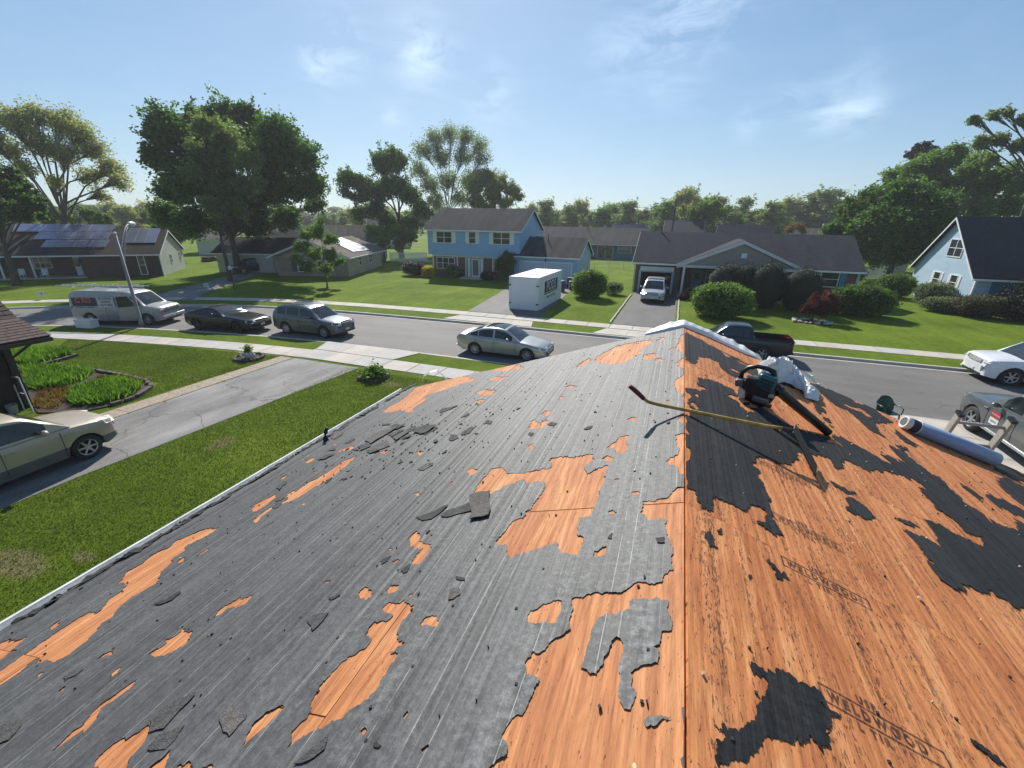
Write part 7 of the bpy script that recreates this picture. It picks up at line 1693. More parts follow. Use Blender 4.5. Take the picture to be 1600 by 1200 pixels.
named = [
 (z2([(1155, 1072), (1190, 1040), (1340, 985), (1345, 1040), (1200, 1078)]), 'long triangular grey shingle piece touching the upright flap', SHG),
 (z2([(1000, 1080), (1060, 1060), (1180, 1010), (1205, 1005), (1100, 1090), (1040, 1100), (1020, 1090)]), 'ragged black felt strip left of the triangular shingle piece', SHB),
 (z5([(1003, 330), (1010, 280), (1030, 270), (1062, 268), (1068, 300), (1030, 325)]), 'small square brown shingle chip above the lower centre chalk lines', SHBR),
 (z5([(268, 440), (300, 410), (340, 400), (382, 395), (350, 440), (300, 490), (290, 465)]), 'dark pointed shingle scrap left of the fish shaped bare patch', SHG),
 (z5([(380, 320), (440, 298), (442, 305), (395, 330)]), 'thin dark sliver above the pointed shingle scrap', SHB),
 (z5([(650, 125), (705, 100), (690, 125), (655, 145)]), 'small black sliver left of the narrow bare hook', SHB),
 (z5([(757, 178), (805, 142), (790, 185), (770, 190)]), 'black wedge chip below the narrow bare hook', SHB),
 (z5([(1040, 205), (1090, 215), (1090, 228), (1045, 222)]), 'flat black chip above the small brown square chip', SHB),
 (z5([(200, 1190), (290, 1110), (380, 1035), (360, 1110), (310, 1150), (240, 1185)]), 'dark leaf shaped shingle scrap at the bottom below the fish shaped patch', SHG),
 (z5([(615, 1080), (635, 1070), (655, 1090), (640, 1105), (620, 1100)]), 'round black chip near the bottom edge, left of centre', SHB),
 (zl([(1380, 880), (1420, 840), (1460, 815), (1550, 870), (1540, 900), (1490, 950), (1440, 1010), (1400, 980), (1380, 920)]), 'rounded gritty shingle scrap with bright rim at bottom left', SHBR),
 (zl([(950, 900), (1040, 820), (1230, 740), (1180, 800), (1090, 890), (1030, 960), (930, 990)]), 'large brownish shingle flake above the bottom left bare patch', SHG),
 (zl([(930, 1080), (1000, 1000), (1160, 940), (1100, 1030), (1040, 1090), (950, 1100)]), 'second brownish flake just below the large one at bottom left', SHG),
 (zl([(0, 950), (130, 905), (145, 935), (60, 1030), (0, 1055)]), 'dark curved scrap cut by the left edge near the bottom', SHG),
 (zl([(400, 640), (450, 600), (520, 575), (525, 590), (480, 625), (410, 655)]), 'slim grey scrap with black edge at far lower left', SHG),
 (zl([(965, 180), (1040, 150), (1130, 95), (1135, 110), (1080, 155), (1000, 185)]), 'crescent shaped dark scrap right of the long left bare streak', SHB),
 (z3([(235, 240), (250, 228), (280, 238), (260, 255)]), 'small diamond shaped chip high on the slope, left one', SHG), (z3([(622, 258), (650, 240), (685, 250), (660, 268)]), 'oval dark chip beside the small bare patch high on the slope', SHG),
 (z3([(848, 285), (880, 268), (905, 265), (895, 282), (865, 290)]), 'lone dark chip between the bare patch and the shadow of the bar', SHG), (z3([(502, 318), (515, 305), (540, 312), (520, 330)]), 'tiny dark chip left of the felt crack', SHG),
 (z3([(1300, 970), (1355, 963), (1357, 998), (1310, 998)]), 'small square black chip beside the ridge bare strip', SHB), (z3([(1000, 970), (1030, 935), (1025, 975)]), 'tiny black triangle left of the square black chip', SHB),
 (z3([(0, 155), (50, 138), (65, 140), (10, 165)]), 'narrow dark strip near the upper middle of the slope', SHG), (z3([(80, 215), (130, 182), (135, 195)]), 'thin wedge below the narrow dark strip', SHG),
 (z2([(1010, 775), (1070, 740), (1110, 735), (1105, 750), (1050, 785)]), 'oblong grey shingle scrap alone below the pile', SHBR),
 (z2([(1205, 590), (1215, 560), (1260, 565), (1270, 580), (1230, 600)]), 'rounded scrap, left of a pair right of the pile', SHG), (z2([(1280, 560), (1300, 540), (1350, 510), (1368, 515), (1340, 550), (1290, 565)]), 'larger scrap, right of a pair right of the pile', SHG),
 (z2([(1435, 490), (1450, 470), (1480, 475), (1470, 495)]), 'small chip above the pair of scraps', SHG), (z2([(1150, 410), (1170, 395), (1260, 378), (1230, 395), (1155, 425)]), 'long flat scrap high on the slope near the rake', SHG),
 (z2([(1280, 455), (1310, 435), (1335, 425), (1330, 440)]), 'small wedge below the long flat scrap', SHG), (z2([(130, 890), (180, 850), (195, 855), (150, 905)]), 'dark scrap above the left bare streak near the eave', SHG),
 (z2([(430, 860), (475, 825), (480, 830), (440, 866)]), 'thin dark curl beside the long pale bare streak', SHB), (z2([(560, 790), (600, 775), (585, 790)]), 'tiny dark wedge below the pile', SHG),
 (z2([(100, 1020), (130, 985), (165, 990), (140, 1015)]), 'dark chip lying on the split bare patch near the eave', SHG), (z2([(120, 975), (150, 950), (180, 950), (160, 970)]), 'second chip on the split bare patch near the eave', SHG),
 (z2([(465, 565), (500, 540), (545, 535), (540, 560), (490, 590)]), 'flat grey shingle tab at the eave by the upright curl', SHBR),
]
for i, (p, l, mt) in enumerate(named): scrap(p, l, mt, group=GS, seed=i, curl=.006 if mt is not SHB else .009)
# the pile
rp = random.Random(77)
pile = [[(720, 640), (830, 600), (840, 630), (760, 660), (700, 665)], [(680, 600), (780, 540), (860, 520), (900, 510), (800, 570), (720, 620)], [(840, 520), (870, 500), (940, 500), (880, 530)], [(985, 550), (1020, 520), (1060, 510), (1130, 505), (1080, 545), (1030, 560)],
        [(940, 530), (1000, 505), (1000, 525), (950, 545)], [(640, 640), (700, 620), (720, 635), (650, 665)], [(600, 655), (650, 635), (640, 660)], [(860, 580), (940, 540), (960, 545), (880, 600)], [(1040, 545), (1130, 510), (1140, 520), (1060, 560)], [(790, 495), (830, 488), (850, 495), (800, 502)],
        [(690, 665), (760, 650), (780, 660), (710, 680)], [(1110, 610), (1120, 595), (1140, 595), (1130, 612)], [(560, 610), (600, 585), (620, 590), (580, 612)], [(450, 660), (500, 640), (500, 655)], [(380, 720), (440, 690), (500, 680), (430, 715)], [(900, 590), (980, 560), (960, 580)], [(830, 560), (900, 530), (930, 530), (850, 575)]]
for i, p in enumerate(pile):
    scrap(z2(p), 'one of the overlapping torn shingle strips in the pile above the pale bare streak', rp.choice((SHG, SHBR, SHG)), seed=200+i, lift=.004+.003*(i % 4), tilt=.012, curl=.012, group='torn shingle strips in the pile')
# square tab lying creased on the felt
o = scrap([(735, 776), (751, 772), (767, 770), (766, 789), (765, 808), (750, 812), (735, 815), (735.5, 795)], 'square grey shingle tab creased across its middle, left of the big bare patch', SHBR, seed=3, th=.005, lift=.008, tilt=.008, curl=.010, group=GS)
# scattered crumbs
def crumbs(name, label, side, n, box, mats, smin, smax, seed):
    rs = random.Random(seed); mb = MB()
    for i in range(n):
        u, y = rs.uniform(box[0], box[1]), rs.uniform(box[2], box[3])
        s_ = rs.uniform(smin, smax)*(1 if rs.random() < .9 else 2.2); a = rs.uniform(0, 6.28); k = rs.randint(3, 5)
        pts = [(u+s_*math.cos(a+6.28*j/k)*rs.uniform(.4, 1), y+s_*1.6*math.sin(a+6.28*j/k)*rs.uniform(.4, 1)) for j in range(k)]
        z = .009; mb.add([(p[0], p[1], z+rs.uniform(.001, .004)) for p in pts]+[(p[0], p[1], .002) for p in pts], [tuple(range(k))]+[(j, k+j, k+(j+1) % k, (j+1) % k) for j in range(k)], rs.choice(mats))
    o = mb.build(name, mat4=ML if side == 'l' else MR); tag(o, label, 'debris', kind='stuff')
CHIP = flat('pale_wood_chip', (.55, .42, .28), .8, .3, 20)
crumbs('shingle_crumbs', 'tiny dark shingle crumbs and pale chips strewn over the grey felt', 'l', 260, (-4.5, -.05, .6, 5.95), [SHB, SHB, SHG, SHB, CHIP], .003, .008, 3)
crumbs('shingle_crumbs', 'dark crumbs gathered round the shingle pile near the left eave', 'l', 160, (-3.9, -1.6, 2.6, 4.3), [SHB, SHG], .005, .014, 4)
crumbs('wood_chips', 'tiny pale chips and dark bits strewn over the black felt and bare wood', 'r', 240, (.05, 4.5, .6, 5.9), [CHIP, SHB, CHIP], .002, .006, 5)
# nails left in the deck
mb = MB(); rs_ = random.Random(9)
for sd in (-1, 1):
    for ln in [.18+.41*i for i in range(11)]:
        for j in range(26):
            if rs_.random() < .45: continue
            u, y = sd*(ln+rs_.uniform(-.07, .07)), .5+j*.21+rs_.uniform(-.1, .1)
            p = roof_pt(u, y, .004); mb.box(tuple(p), (.009, .009, .006), SHB)
tag(mb.build('nail_heads', house), kind='stuff')
# torn shingle starter strip along the left eave
rs_ = random.Random(21); y = .9
while y < YE-.05:
    L_ = rs_.uniform(.18, .75); w_ = rs_.uniform(.04, .15); n = 9; P = []
    for i in range(n+1): P.append((-SLOPE+.015+rs_.uniform(-.01, .01), y+L_*i/n, .012+rs_.uniform(0, .025)))
    Q = [(-SLOPE+w_*(math.sin(math.pi*min(.98, max(.05, i/n)))**.5)*rs_.uniform(.55, 1.1), y+L_*i/n+rs_.uniform(-.02, .02), .006+rs_.uniform(0, .02)) for i in range(n+1)]
    mb = MB(); k = n+1; vs = P+Q; vs += [(a, b_, c-.005) for a, b_, c in vs]; fs = []
    for i in range(n): fs += [(i, i+1, k+i+1, k+i), (2*k+i, 3*k+i, 3*k+i+1, 2*k+i+1), (k+i, k+i+1, 3*k+i+1, 3*k+i), (i, 2*k+i, 2*k+i+1, i+1)]
    mb.add(vs, fs, rs_.choice((SHB, SHG, SHB))); mb.build('starter_shingle', house, mat4=ML); y += L_*rs_.uniform(.55, 1.25)
# upright curl and bent flashing at the eave
c_ = on_slope(508, 690, 'l', 0); fx, fn_ = facing(c_)
mb = MB(); mb.tube([fx(511, 692)-c_, fx(508, 684)-c_, fx(508.5, 676)-c_, fx(511, 668)-c_], [.05, .03, .028, .02], SHB, 6); o = mb.build('shingle_curl'); o.location = c_; tag(o, 'black shingle remnant curled upright at the left eave', 'shingle scrap', GS)
c_ = on_slope(662, 597, 'l', 0); fx, fn_ = facing(c_); PP = [(660, 598), (662, 589), (672, 583), (683, 580), (690, 586), (702, 598)]
mb = MB(); w3 = Vector((fn_.x, fn_.y, 0))*.05; vs = []
for i, (a_, b_) in enumerate(PP): p = fx(a_, b_)-c_; vs += [p, p+w3+Vector((0, 0, .012)), p+w3*1.02+Vector((0, 0, .016)), p+Vector((0, 0, .006))]
mb.add(vs, [(i*4+k, i*4+(k+1) % 4, (i+1)*4+(k+1) % 4, (i+1)*4+k) for i in range(len(PP)-1) for k in range(4)]+[(0, 1, 2, 3), (20, 23, 22, 21)], flat('bent_flashing', (.6, .6, .58), .4, .2, 10, metal=.3))
o = mb.build('bent_flashing'); o.location = c_; tag(o, 'white metal flashing strip bent up in an arch at the far left roof corner', 'metal strip')

# ================================================================== STREET AND YARD THINGS
def P2(px, py, Y): d = ray(px, py); t = Y/d.y; return Vector((d.x*t, Y, EYE+d.z*t))
# street lamp
LMPM = flat('lamp_post_grey', (.24, .24, .23), .6, .15, 2, .2, 30)
bl = at(222, 509); root = empty('street_lamp', tuple(bl), 0, 'tall grey street lamp with curved double bar arm behind the work van', 'street lamp')
def rel(v): return Vector(v)-bl
top = at_range(171, 366, math.hypot(bl.x, bl.y)); Hh = top.z
MB().tube([(0, 0, 0), (0, 0, .25), (0, 0, .3), (0, 0, Hh)], [.15, .14, .10, .065], LMPM, 12).build('pole', root, smooth=True)
MB().lathe([(.03, 0), (.1, .02), (.09, .08), (.02, .13)], OFFW, 12, center=(0, 0, Hh)).build('pole_cap', root, smooth=True)
hd = P2(203, 350, bl.y+1.75)-bl
for k, (z0, lift) in enumerate(((Hh-1.05, .0), (Hh-1.75, -.28))):
    p1 = Vector((0, 0, z0)); e = hd + Vector((0, 0, lift*.3)); pts = []
    for i in range(9):
        t = i/8; q = p1.lerp(e, t); q.z = p1.z+(e.z-p1.z)*math.sin(t*math.pi/2); pts.append(q)
    MB().tube(pts, .045, LMPM, 8).build('arm', root, smooth=True)
for t in (.2, .4, .6):
    a = Vector((hd.x*t, hd.y*t, Hh-1.05+(hd.z-Hh+1.05)*math.sin(t*math.pi/2))); b_ = Vector((hd.x*t, hd.y*t, Hh-1.75+(hd.z-.08-Hh+1.75)*math.sin(t*math.pi/2)))
    MB().tube([a, b_], .018, LMPM, 5).build('arm_brace', root)
dh = Vector((hd.x, hd.y, 0)).normalized(); mb = MB()
mb.tube([hd-dh*.25, hd-dh*.1, hd+dh*.15, hd+dh*.5, hd+dh*.62], [.05, .12, .16, .12, .03], flat('lamp_head', (.55, .56, .54), .45, .1), 12)
o = mb.build('lamp_head', root, smooth=True)
MB().lathe([(.13, 0), (.11, -.06), (.02, -.1)], LAMP, 12, center=tuple(hd+dh*.2+Vector((0, 0, -.08)))).build('lamp_glass', root, smooth=True)
# lantern in the beige ranch lawn
q = at(366, 452); root = empty('yard_lantern', tuple(q), 0, 'black post lantern with white globe on the lawn corner by the curved driveway', 'lantern')
MB().tube([(0, 0, 0), (0, 0, 1.75)], .045, BLACK, 8).build('post', root); MB().lathe([(.05, 0), (.15, .06), (.17, .25), (.1, .34), (.02, .42)], OFFW, 10, center=(0, 0, 1.75)).build('globe', root, smooth=True)
# white cooler by the van
q = at(138, 512); root = empty('cooler_box', tuple(q), R(15), 'white lidded box on the verge beside the rear wheel of the work van', 'box')
bevel(MB().box((0, 0, .22), (1.05, .5, .42), WHITE).build('body', root), .03); bevel(MB().box((0, 0, .47), (1.1, .54, .08), WHITE).build('lid', root), .02)
# yard signs
for (px_, py_, l_) in ((68, 468, 'small white yard sign on the lawn of the solar ranch'), (324, 454, 'small white yard sign by the mouth of the curved driveway')):
    q = at(px_, py_); root = empty('yard_sign', tuple(q), R(25), l_, 'sign')
    MB().box((0, 0, .48), (.42, .02, .34), OFFW).build('sign_board', root)
    for s in (-.17, .17): MB().tube([(s, .015, 0), (s, .015, .5)], .008, CHROME, 4).build('stake', root)
    MB().box((0, -.013, .5), (.26, .004, .05), flat('sign_green', (.05, .16, .08), .5, .1)).build('print_bar', root); MB().box((0, -.013, .42), (.2, .004, .03), _mc['sign_dark']).build('print_bar', root)
# rubbish bins and a framed panel beside the pods driveway
BLUEP = flat('blue_plastic', (.02, .05, .15), .45, .15)
q = at(878, 455); root = empty('rubbish_bin', tuple(q), 0, 'blue rubbish bin right behind the white storage container', 'bin')
MB().lathe([(.26, 0), (.28, .4), (.32, .95)], BLUEP, 16).build('body', root, smooth=False); MB().lathe([(.33, 0), (.33, .05), (.2, .1), (.01, .11)], BLUEP, 16, center=(0, 0, .95)).build('lid', root)
q = at(888, 452); root = empty('rubbish_bin', (q.x, q.y+.7, 0), 0, 'black wheeled rubbish bin right of the blue bin', 'bin')
mb = MB(); mb.prism([(-.26, -.3), (.26, -.3), (.26, .3), (-.26, .3)], 1.0, BLACK); mb.build('body', root); MB().box((0, 0, 1.04), (.6, .7, .07), BLACK).build('lid', root)
for s in (-1, 1): MB().tube([(s*.24, .3, .12), (s*.31, .3, .12)], .11, RUBBER, 12).build('wheel', root)
q = at(893, 452); root = empty('air_conditioner', (q.x+.2, q.y, 0), 0, 'pale framed air conditioner unit at the corner of the blue garage', 'air conditioner')
MB().box((0, 0, .38), (.75, .7, .7), DARKIN).build('grille_box', root)
for x_ in (-.38, .38):
    for y_ in (-.35, .35): MB().box((x_, y_, .4), (.07, .07, .8), OFFW).build('corner_post', root)
MB().box((0, 0, .8), (.85, .8, .06), OFFW).build('top_cover', root)
# garden bed of the brown house: mulch, edging stones, lilies
bed = [at(x, y) for x, y in [(12, 553), (60, 549), (112, 550), (122, 556), (98, 563), (72, 570), (72, 576), (110, 580), (152, 581), (200, 590), (232, 598), (236, 607), (215, 622), (170, 636), (120, 646), (60, 646), (36, 620)]]
mb = MB(); mb.prism([(p.x, p.y) for p in bed], .05, MULCH, base=-.01); tag(mb.build('flower_bed_soil'), kind='structure')
fb = empty('garden_edging', (bed[3].x, bed[3].y, 0), 0, 'dark scalloped stone edging round the flower bed of the brown house', 'edging'); o0 = Vector(fb.location)
STN = flat('edging_stone', (.10, .085, .072), .9, .4, 6, .5, 30)
rnd2 = random.Random(5); st_me = MB().box((0, 0, 0), (.30, .13, .13), STN).mesh('edging_stone')
def edge_row(parent, pts, o0, step=.32, me=st_me, closed=False, jit=.03, z=.06):
    L = [Vector((p[0], p[1])) for p in pts]; L = L+[L[0]] if closed else L
    for a, b_ in zip(L[:-1], L[1:]):
        n = max(1, int((b_-a).length/step)); ang = math.atan2(b_.y-a.y, b_.x-a.x)
        for i in range(n):
            p = a.lerp(b_, (i+.5)/n); link('edging_stone', me, parent, mat4=Matrix.Translation((p.x-o0.x+rnd2.uniform(-jit, jit), p.y-o0.y+rnd2.uniform(-jit, jit), z)) @ Matrix.Rotation(ang+rnd2.uniform(-.12, .12), 4, 'Z') @ Matrix.Rotation(rnd2.uniform(-.08, .08), 4, 'X'))
edge_row(fb, [(p.x, p.y) for p in bed[3:14]], o0)
def inner(pts): return [(p.x, p.y) for p in [at(*q) for q in pts]]
o = grass('lily_leaves', [(inner([(14, 553), (60, 549), (108, 550), (116, 555), (92, 562), (62, 570), (40, 572), (20, 566)]), .34), (inner([(36, 577), (90, 576), (148, 583), (130, 596), (95, 607), (48, 610), (38, 595)]), .33), (inner([(118, 612), (140, 603), (185, 597), (212, 600), (222, 606), (200, 622), (160, 634), (122, 636), (108, 625)]), .33)], 8500, .30, .045, LF_BED, 8)
o['label'] = 'bright green lily foliage filling the flower bed of the brown house'; o['category'] = 'plants'
o = grass('bed_herbs', [(inner([(60, 612), (110, 607), (120, 612), (108, 628), (90, 640), (50, 640)]), .5), (inner([(150, 590), (200, 591), (228, 600), (215, 604), (170, 598)]), .5)], 1600, .16, .03, leaf_mat('reddish_herbs', [(.12, .07, .03), (.2, .1, .04), (.06, .09, .03)]), 9)
o['label'] = 'low reddish herbs between the lily clumps'; o['category'] = 'plants'
# two small round beds in the verge
def planter(px, py, r, label, pot, seed, square=False):
    c = at(px, py); root = empty('planter_bed', tuple(c), R(20), label, 'flower bed')
    n = 4 if square else 14; ring = [(r*math.cos(6.283*i/n+.3), r*math.sin(6.283*i/n+.3)) for i in range(n)]
    MB().prism(ring, .06, MULCH, base=-.01).build('soil', root)
    edge_row(root, ring, Vector((0, 0)), .21, closed=True, jit=.015, me=MB().box((0, 0, 0), (.2, .11, .13), STN).mesh('edging_stone'))
    rs = np.random.RandomState(seed)
    if pot:
        MB().lathe([(.15, 0), (.17, .04), (.23, .22), (.28, .32), (.26, .33), (.2, .24)], flat('white_pot', (.55, .56, .56), .6, .1), 20).build('pot', root, smooth=True)
        P = np.array((0, 0, .44))+rs.normal(size=(500, 3))*(.09, .09, .10); link('foliage', leaf_mesh('foliage', P, .09, LF_MID, rs), root)
        for i in range(5):
            a = i*1.35+.4; x_, y_ = (r-.18)*math.cos(a), (r-.18)*math.sin(a)
            l = MB().tube([(x_, y_, 0), (x_, y_, .24)], .012, BLACK, 5).build('path_light', root); MB().lathe([(.05, 0), (.045, .05), (.01, .07)], OFFW, 8, center=(x_, y_, .24)).build('light_cap', l)
    else:
        P = np.array((0, 0, .25))+rs.normal(size=(1300, 3))*(.22, .22, .10); P = P[P[:, 2] > .05]; link('foliage', leaf_mesh('foliage', P, .14, LF_LIME, rs), root)
        P = np.array((.05, .05, .36))+rs.normal(size=(400, 3))*(.11, .11, .12); link('tall_foliage', leaf_mesh('tall_foliage', P, .11, LF_MID, rs), root)
planter(390, 560, .62, 'round stone edged bed with a white pot and small lights near the walk', True, 5)
planter(584, 591, .62, 'square brick edged bed of leafy plants right of the near driveway', False, 6, True)
# stone edged island under the red maple
c = at(1268, 504); root = empty('planter_bed', tuple(c), R(-8), 'low bed edged with a pale timber and white stones under the red maple', 'flower bed')
MB().box((0, .1, .01), (2.1, 1.3, .06), MULCH).build('soil', root)
MB().box((-1.1, .05, .08), (.14, 1.3, .14), flat('pale_timber', (.45, .38, .28), .8, .2, 4)).build('timber_edge', root)
stm = [MB().lathe([(.02, -.05), (.09, -.03), (.11, .02), (.07, .07), (.01, .09)], flat('white_stone', (.5, .48, .44), .85, .25, 8), 7).mesh('stone')]
for i in range(26):
    a = i/26*6.28; link('stone', stm[0], root, mat4=Matrix.Translation((1.05*math.cos(a)+rnd2.uniform(-.1, .1), .1+.68*math.sin(a)+rnd2.uniform(-.08, .08), .07)) @ Matrix.Rotation(a*3, 4, 'Z') @ Matrix.Scale(rnd2.uniform(.7, 1.3), 4))
# edging stones down both sides of the ranch driveway
for (x_, lab) in ((-3.72, 'row of small pale edging stones on the left side of the ranch driveway'), (.52, 'row of small pale edging stones on the right side of the ranch driveway')):
    root = empty('driveway_edging', (x_, 29, 0), 0, lab, 'edging'); me = MB().box((0, 0, 0), (.24, .10, .1), CONC).mesh('edging_stone')
    edge_row(root, [(0, 0), (0, 13.2)], Vector((0, 0)), .27, me=me, jit=.02, z=.04)
# plastic garden chair on the driveway apron
GRNP = flat('dark_green_plastic', (.012, .07, .05), .3, .12)
cc_ = at(1388, 640, .55); root = empty('garden_chair', (cc_.x, cc_.y, .03), R(200), 'dark green plastic garden chair standing beyond the right roof edge', 'chair')
MB().box((0, 0, .42), (.5, .46, .03), GRNP).build('seat', root)
mb = MB(); vs = []; nb = 12
for i in range(nb+1):
    t = i/nb*2-1; hgt = .92-.16*t*t*t*t-.05*t*t; bow = .10*t*t
    for (z, yb) in ((.44, -.22), (.66, -.25), (hgt, -.30)): vs.append((t*.29, yb+bow, z))
for i in range(nb+1):
    t = i/nb*2-1; hgt = .92-.16*t*t*t*t-.05*t*t; bow = .10*t*t
    for (z, yb) in ((.44, -.22), (.66, -.25), (hgt, -.30)): vs.append((t*.29, yb+bow-.018, z))
K = (nb+1)*3
fs = []
for i in range(nb):
    for k in range(2):
        if k == 0 and i in (2, 3, 5, 6, 8, 9): pass
        fs += [(i*3+k, i*3+k+1, (i+1)*3+k+1, (i+1)*3+k), (K+i*3+k, K+(i+1)*3+k, K+(i+1)*3+k+1, K+i*3+k+1)]
    fs.append((i*3+2, K+i*3+2, K+(i+1)*3+2, (i+1)*3+2))
mb.add(vs, fs, GRNP); mb.build('backrest', root)
for s in (-1, 1):
    MB().tube([(s*.29, -.2, .66), (s*.31, .1, .66), (s*.30, .22, .62), (s*.28, .22, .42)], .022, GRNP, 6).build('armrest', root, smooth=True)
    for y_ in (-.2, .2): MB().tube([(s*.24, y_, .42), (s*.29, y_*1.15, 0)], [.026, .02], GRNP, 6).build('leg', root)
# white picket fences
def picket(label, a, b_, hgt=1.15, step=.16):
    root = empty('picket_fence', (a.x, a.y, 0), math.atan2(b_.y-a.y, b_.x-a.x), label, 'fence'); L = (b_-a).length; n = int(L/step)
    me = MB().prism([(-.045, 0), (.045, 0), (.045, hgt-.06), (0, hgt), (-.045, hgt-.06)], .02, WHITE, 'y').mesh('picket')
    for i in range(n): link('picket', me, root, loc=((i+.5)*step, 0, .05))
    for z in (.3, hgt-.25): MB().box2(0, L, .02, .06, z, z+.08, WHITE).build('rail', root)
    for i in range(int(L/2.2)+1): MB().box2(i*2.2-.05, i*2.2+.05, .02, .12, 0, hgt+.05, WHITE).build('post', root)
picket('white picket fence between the garage ranch and the pale blue cape', at(1338, 437), at(1392, 434), 1.5)
picket('white picket fence glimpsed left of the blue two storey house', at(610, 409), at(668, 409), 1.4)
# chain link fence between the yards
A_, B_ = Vector((-11.5, 66, 0)), Vector((-3.0, 66, 0)); root = empty('chain_link_fence', tuple(A_), 0, 'thin grey chain link fence across the lawn behind the ranch driveway', 'fence')
for i in range(5): MB().tube([(i*2.1, 0, 0), (i*2.1, 0, 1.15)], .03, ALU, 6).build('post', root)
MB().tube([(0, 0, 1.12), (8.5, 0, 1.12)], .02, ALU, 5).build('top_rail', root)
mb = MB()
for i in range(56):
    mb.tube([(i*.15, 0, .05), (min(8.5, i*.15+1.05), 0, 1.1)], .003, ALU, 3, cap=False); mb.tube([(i*.15, .004, 1.1), (min(8.5, i*.15+1.05), .004, .05)], .003, ALU, 3, cap=False)
o = mb.build('wire_mesh', root); tag(o, kind='stuff')
# utility pole and lines
POLE = flat('creosote_pole', (.05, .04, .034), .9, .3, 3)
pb = at_range(1049, 365, 84); pt = at_range(1057, 311, 84); root = empty('utility_pole', (pb.x, pb.y, 0), 0, 'dark leaning utility pole rising behind the charcoal ranch roof', 'utility pole')
tv = Vector((pt.x-pb.x, pt.y-pb.y, pt.z)); MB().tube([(0, 0, 0), tv], [.17, .11], POLE, 8).build('pole', root)
MB().tube([tv+Vector((-.9, 0, -1.1)), tv+Vector((.9, .2, -1.1))], .06, POLE, 5).build('crossarm', root)
MB().lathe([(.01, 0), (.2, .02), (.2, .6), (.01, .62)], flat('transformer_grey', (.25, .26, .26), .5, .1), 10, center=tuple(tv+Vector((.3, 0, -2.4)))).build('transformer', root)
WIRE = flat('cable_black', (.02, .02, .02), .6, .1)
pts_ = [at_range(560, 330, 100), Vector((pt.x, pt.y, pt.z-1)), at_range(1470, 338, 80), at_range(1800, 345, 70)]
for (a, b_, l_) in ((pts_[0], pts_[1], 'left of the dark utility pole'), (pts_[1], pts_[2], 'right of the dark utility pole')):
    for k, dz in enumerate((0, -.7, -2.2)):
        P = []; 
        for i in range(15):
            t = i/14; p = a.lerp(b_, t); p.z += dz-1.3*4*t*(1-t)*.5; P.append(p-a)
        o = MB().tube(P, .022, WIRE, 4, cap=False).build('overhead_wire'); o.location = a
        tag(o, ('upper', 'middle', 'lowest')[k]+' overhead wire of the three running '+l_, 'wire', 'overhead wires')
# clutter beside the solar ranch garage end and below its porch
for (px_, py_, l_) in ((330, 408, 'dark stack of firewood and pots between the solar ranch and the big maple'),):
    q = at(px_, py_); root = empty('yard_clutter', tuple(q), R(20), l_, 'woodpile'); rs_ = random.Random(4)
    me = MB().tube([(-.6, 0, 0), (.6, 0, 0)], .12, BARK, 8).mesh('log')
    for i in range(22): link('log', me, root, mat4=Matrix.Translation((rs_.uniform(-.1, .1), -1.2+.26*(i % 8)+.13*((i//8) % 2), .13+.22*(i//8))))
# porch chairs of the solar ranch
for (px_, l_) in ((36, 'left white porch chair of the solar ranch'), (72, 'right white porch chair of the solar ranch')):
    q = at(px_, 436, .12); root = empty('porch_chair', (q.x, q.y, .12), R(43), l_, 'chair')
    MB().box((0, 0, .42), (.5, .48, .05), OFFW).build('seat', root); MB().box((0, .23, .72), (.5, .04, .55), OFFW).build('backrest', root)
    for x_ in (-.22, .22):
        for y_ in (-.2, .2): MB().box((x_, y_, .2), (.045, .045, .4), OFFW).build('leg', root)
        MB().box((x_, 0, .64), (.05, .46, .04), OFFW).build('armrest', root)

# white frame leaning on the brown wall
q = at(38, 640); root = empty('metal_frame', (q.x, q.y, 0), 0, 'white tubular frame leaning against the dark brown wall behind the tan SUV', 'frame')
for dx in (0, .55):
    MB().tube([(dx, 0, 0), (-.35+dx*.9, .12, 1.15)], .022, OFFW, 6).build('leg', root)
MB().tube([(-.35, .12, 1.15), (.145, .12, 1.15)], .022, OFFW, 6).build('top_bar', root); MB().tube([(-.18, .06, .6), (.36, .06, .6)], .016, OFFW, 6).build('cross_bar', root)
q = at(22, 645); root = empty('bucket', (q.x, q.y, 0), 0, 'grey bucket on the ground between the tan SUV and the brown wall', 'bucket')
MB().lathe([(.12, 0), (.15, .3), (.155, .3), (.13, .29), (.11, .03)], flat('bucket_grey', (.3, .3, .3), .5, .15), 16, cap=False).build('body', root, smooth=False); MB().tube([(-.15, 0, .28), (-.1, 0, .4), (.1, 0, .4), (.15, 0, .28)], .006, BLACK, 5).build('handle', root)

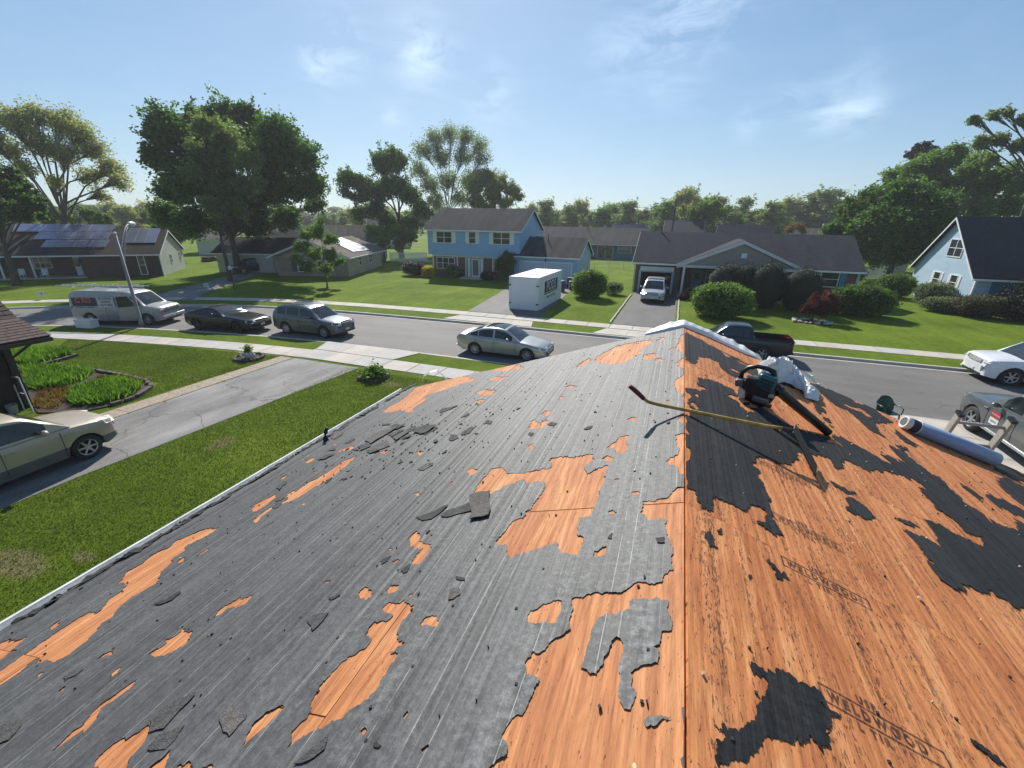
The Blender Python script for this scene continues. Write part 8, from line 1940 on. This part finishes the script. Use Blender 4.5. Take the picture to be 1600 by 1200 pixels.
# ---- person standing in the open garage
def person(loc, rz, label):
    root = empty('person', loc, rz, label, 'person')
    J = {'pel': (0, 0, .95), 'ch': (0, .01, 1.25), 'nk': (0, 0, 1.46), 'hd': (0, -.02, 1.56), 'ht': (0, -.01, 1.70), 'ls': (-.19, 0, 1.40), 'le': (-.25, -.03, 1.12), 'lw': (-.22, -.16, .92), 'lh': (-.21, -.20, .84), 'rs': (.19, 0, 1.40), 're': (.26, .02, 1.12), 'rw': (.27, -.05, .87), 'rh': (.27, -.07, .79),
         'lp': (-.10, 0, .88), 'lk': (-.12, -.02, .50), 'la': (-.13, .02, .09), 'lf': (-.14, -.14, .04), 'rp': (.10, 0, .88), 'rk': (.12, -.03, .50), 'ra': (.14, .02, .09), 'rf': (.16, -.14, .04)}
    E = [('pel', 'ch'), ('ch', 'nk'), ('nk', 'hd'), ('hd', 'ht'), ('ch', 'ls'), ('ls', 'le'), ('le', 'lw'), ('lw', 'lh'), ('ch', 'rs'), ('rs', 're'), ('re', 'rw'), ('rw', 'rh'), ('pel', 'lp'), ('lp', 'lk'), ('lk', 'la'), ('la', 'lf'), ('pel', 'rp'), ('rp', 'rk'), ('rk', 'ra'), ('ra', 'rf')]
    rad = dict(pel=.15, ch=.165, nk=.06, hd=.095, ht=.075, ls=.065, le=.045, lw=.032, lh=.035, rs=.065, re=.045, rw=.032, rh=.035, lp=.09, lk=.06, la=.042, lf=.035, rp=.09, rk=.06, ra=.042, rf=.035)
    SKIN = flat('skin', (.42, .25, .17), .6, .1); SHIRT = flat('light_shirt', (.55, .57, .6), .8, .1); PANTS = flat('dark_trousers', (.04, .045, .06), .8, .2)
    names = list(J)
    def skin(name, keys, mat, grow=1.0, par=root):
        ks = [k for k in names if k in keys]; me = bpy.data.meshes.new(name); me.from_pydata([J[k] for k in ks], [(ks.index(a), ks.index(b_)) for a, b_ in E if a in ks and b_ in ks], [])
        o = link(name, me, par); me.materials.append(mat); sm = o.modifiers.new('skin', 'SKIN'); o.modifiers.new('sub', 'SUBSURF').levels = 1; o.modifiers['sub'].render_levels = 1
        for i, k in enumerate(ks): r = rad[k]*grow; me.skin_vertices[0].data[i].radius = (r, r*.8); me.skin_vertices[0].data[i].use_root = (i == 0)
        return o
    for o_ in ():
        pass
    b = MB()
    me = bpy.data.meshes.new('tmp'); bpy.data.meshes.remove(me)
    body = None
    def mk(name, keys, mat, grow):
        me = bpy.data.meshes.new(name); ks = [k for k in names if k in keys]
        bm = bmesh.new(); sl_ = bm.verts.layers.skin.verify(); vv = []
        for k in ks: v = bm.verts.new(J[k]); v[sl_].radius = (rad[k]*grow, rad[k]*grow*.82); v[sl_].use_root = (k == ks[0]); vv.append(v)
        for a, c in E:
            if a in ks and c in ks: bm.edges.new((vv[ks.index(a)], vv[ks.index(c)]))
        bm.to_mesh(me); bm.free(); me.materials.append(mat); o = link(name, me, root); o.modifiers.new('skin', 'SKIN'); s_ = o.modifiers.new('sub', 'SUBSURF'); s_.levels = 1; s_.render_levels = 2; return o
    mk('body', names, SKIN, 1.0); mk('shirt', ['pel', 'ch', 'ls', 'le', 'rs', 're'], SHIRT, 1.14); mk('trousers', ['pel', 'lp', 'lk', 'la', 'rp', 'rk', 'ra'], PANTS, 1.16)
    MB().lathe([(.02, .12), (.08, .10), (.10, .04), (.095, -.02)], flat('dark_hair', (.03, .02, .015), .8, .2), 12, center=(0, .01, 1.63), cap=False).build('hair', root, smooth=True)
q = P2(1040, 450, 46.4)
person((q.x, 46.6, .01), R(10), 'person in a light shirt standing inside the open garage behind the minivan')

# ================================================================== AIR
HZ = bpy.data.materials.new('haze_air'); HZ.use_nodes = True; hn = HZ.node_tree.nodes; hl = HZ.node_tree.links; hn.clear()
pv_ = hn.new('ShaderNodeVolumePrincipled'); pv_.inputs['Color'].default_value = (.92, .96, 1.0, 1); pv_.inputs['Density'].default_value = .0005; pv_.inputs['Anisotropy'].default_value = .3
ho = hn.new('ShaderNodeOutputMaterial'); hl.new(pv_.outputs[0], ho.inputs['Volume'])
mb = MB(); mb.box2(-450, 300, -90, 430, -1.5, 34, HZ); tag(mb.build('haze'), kind='stuff')
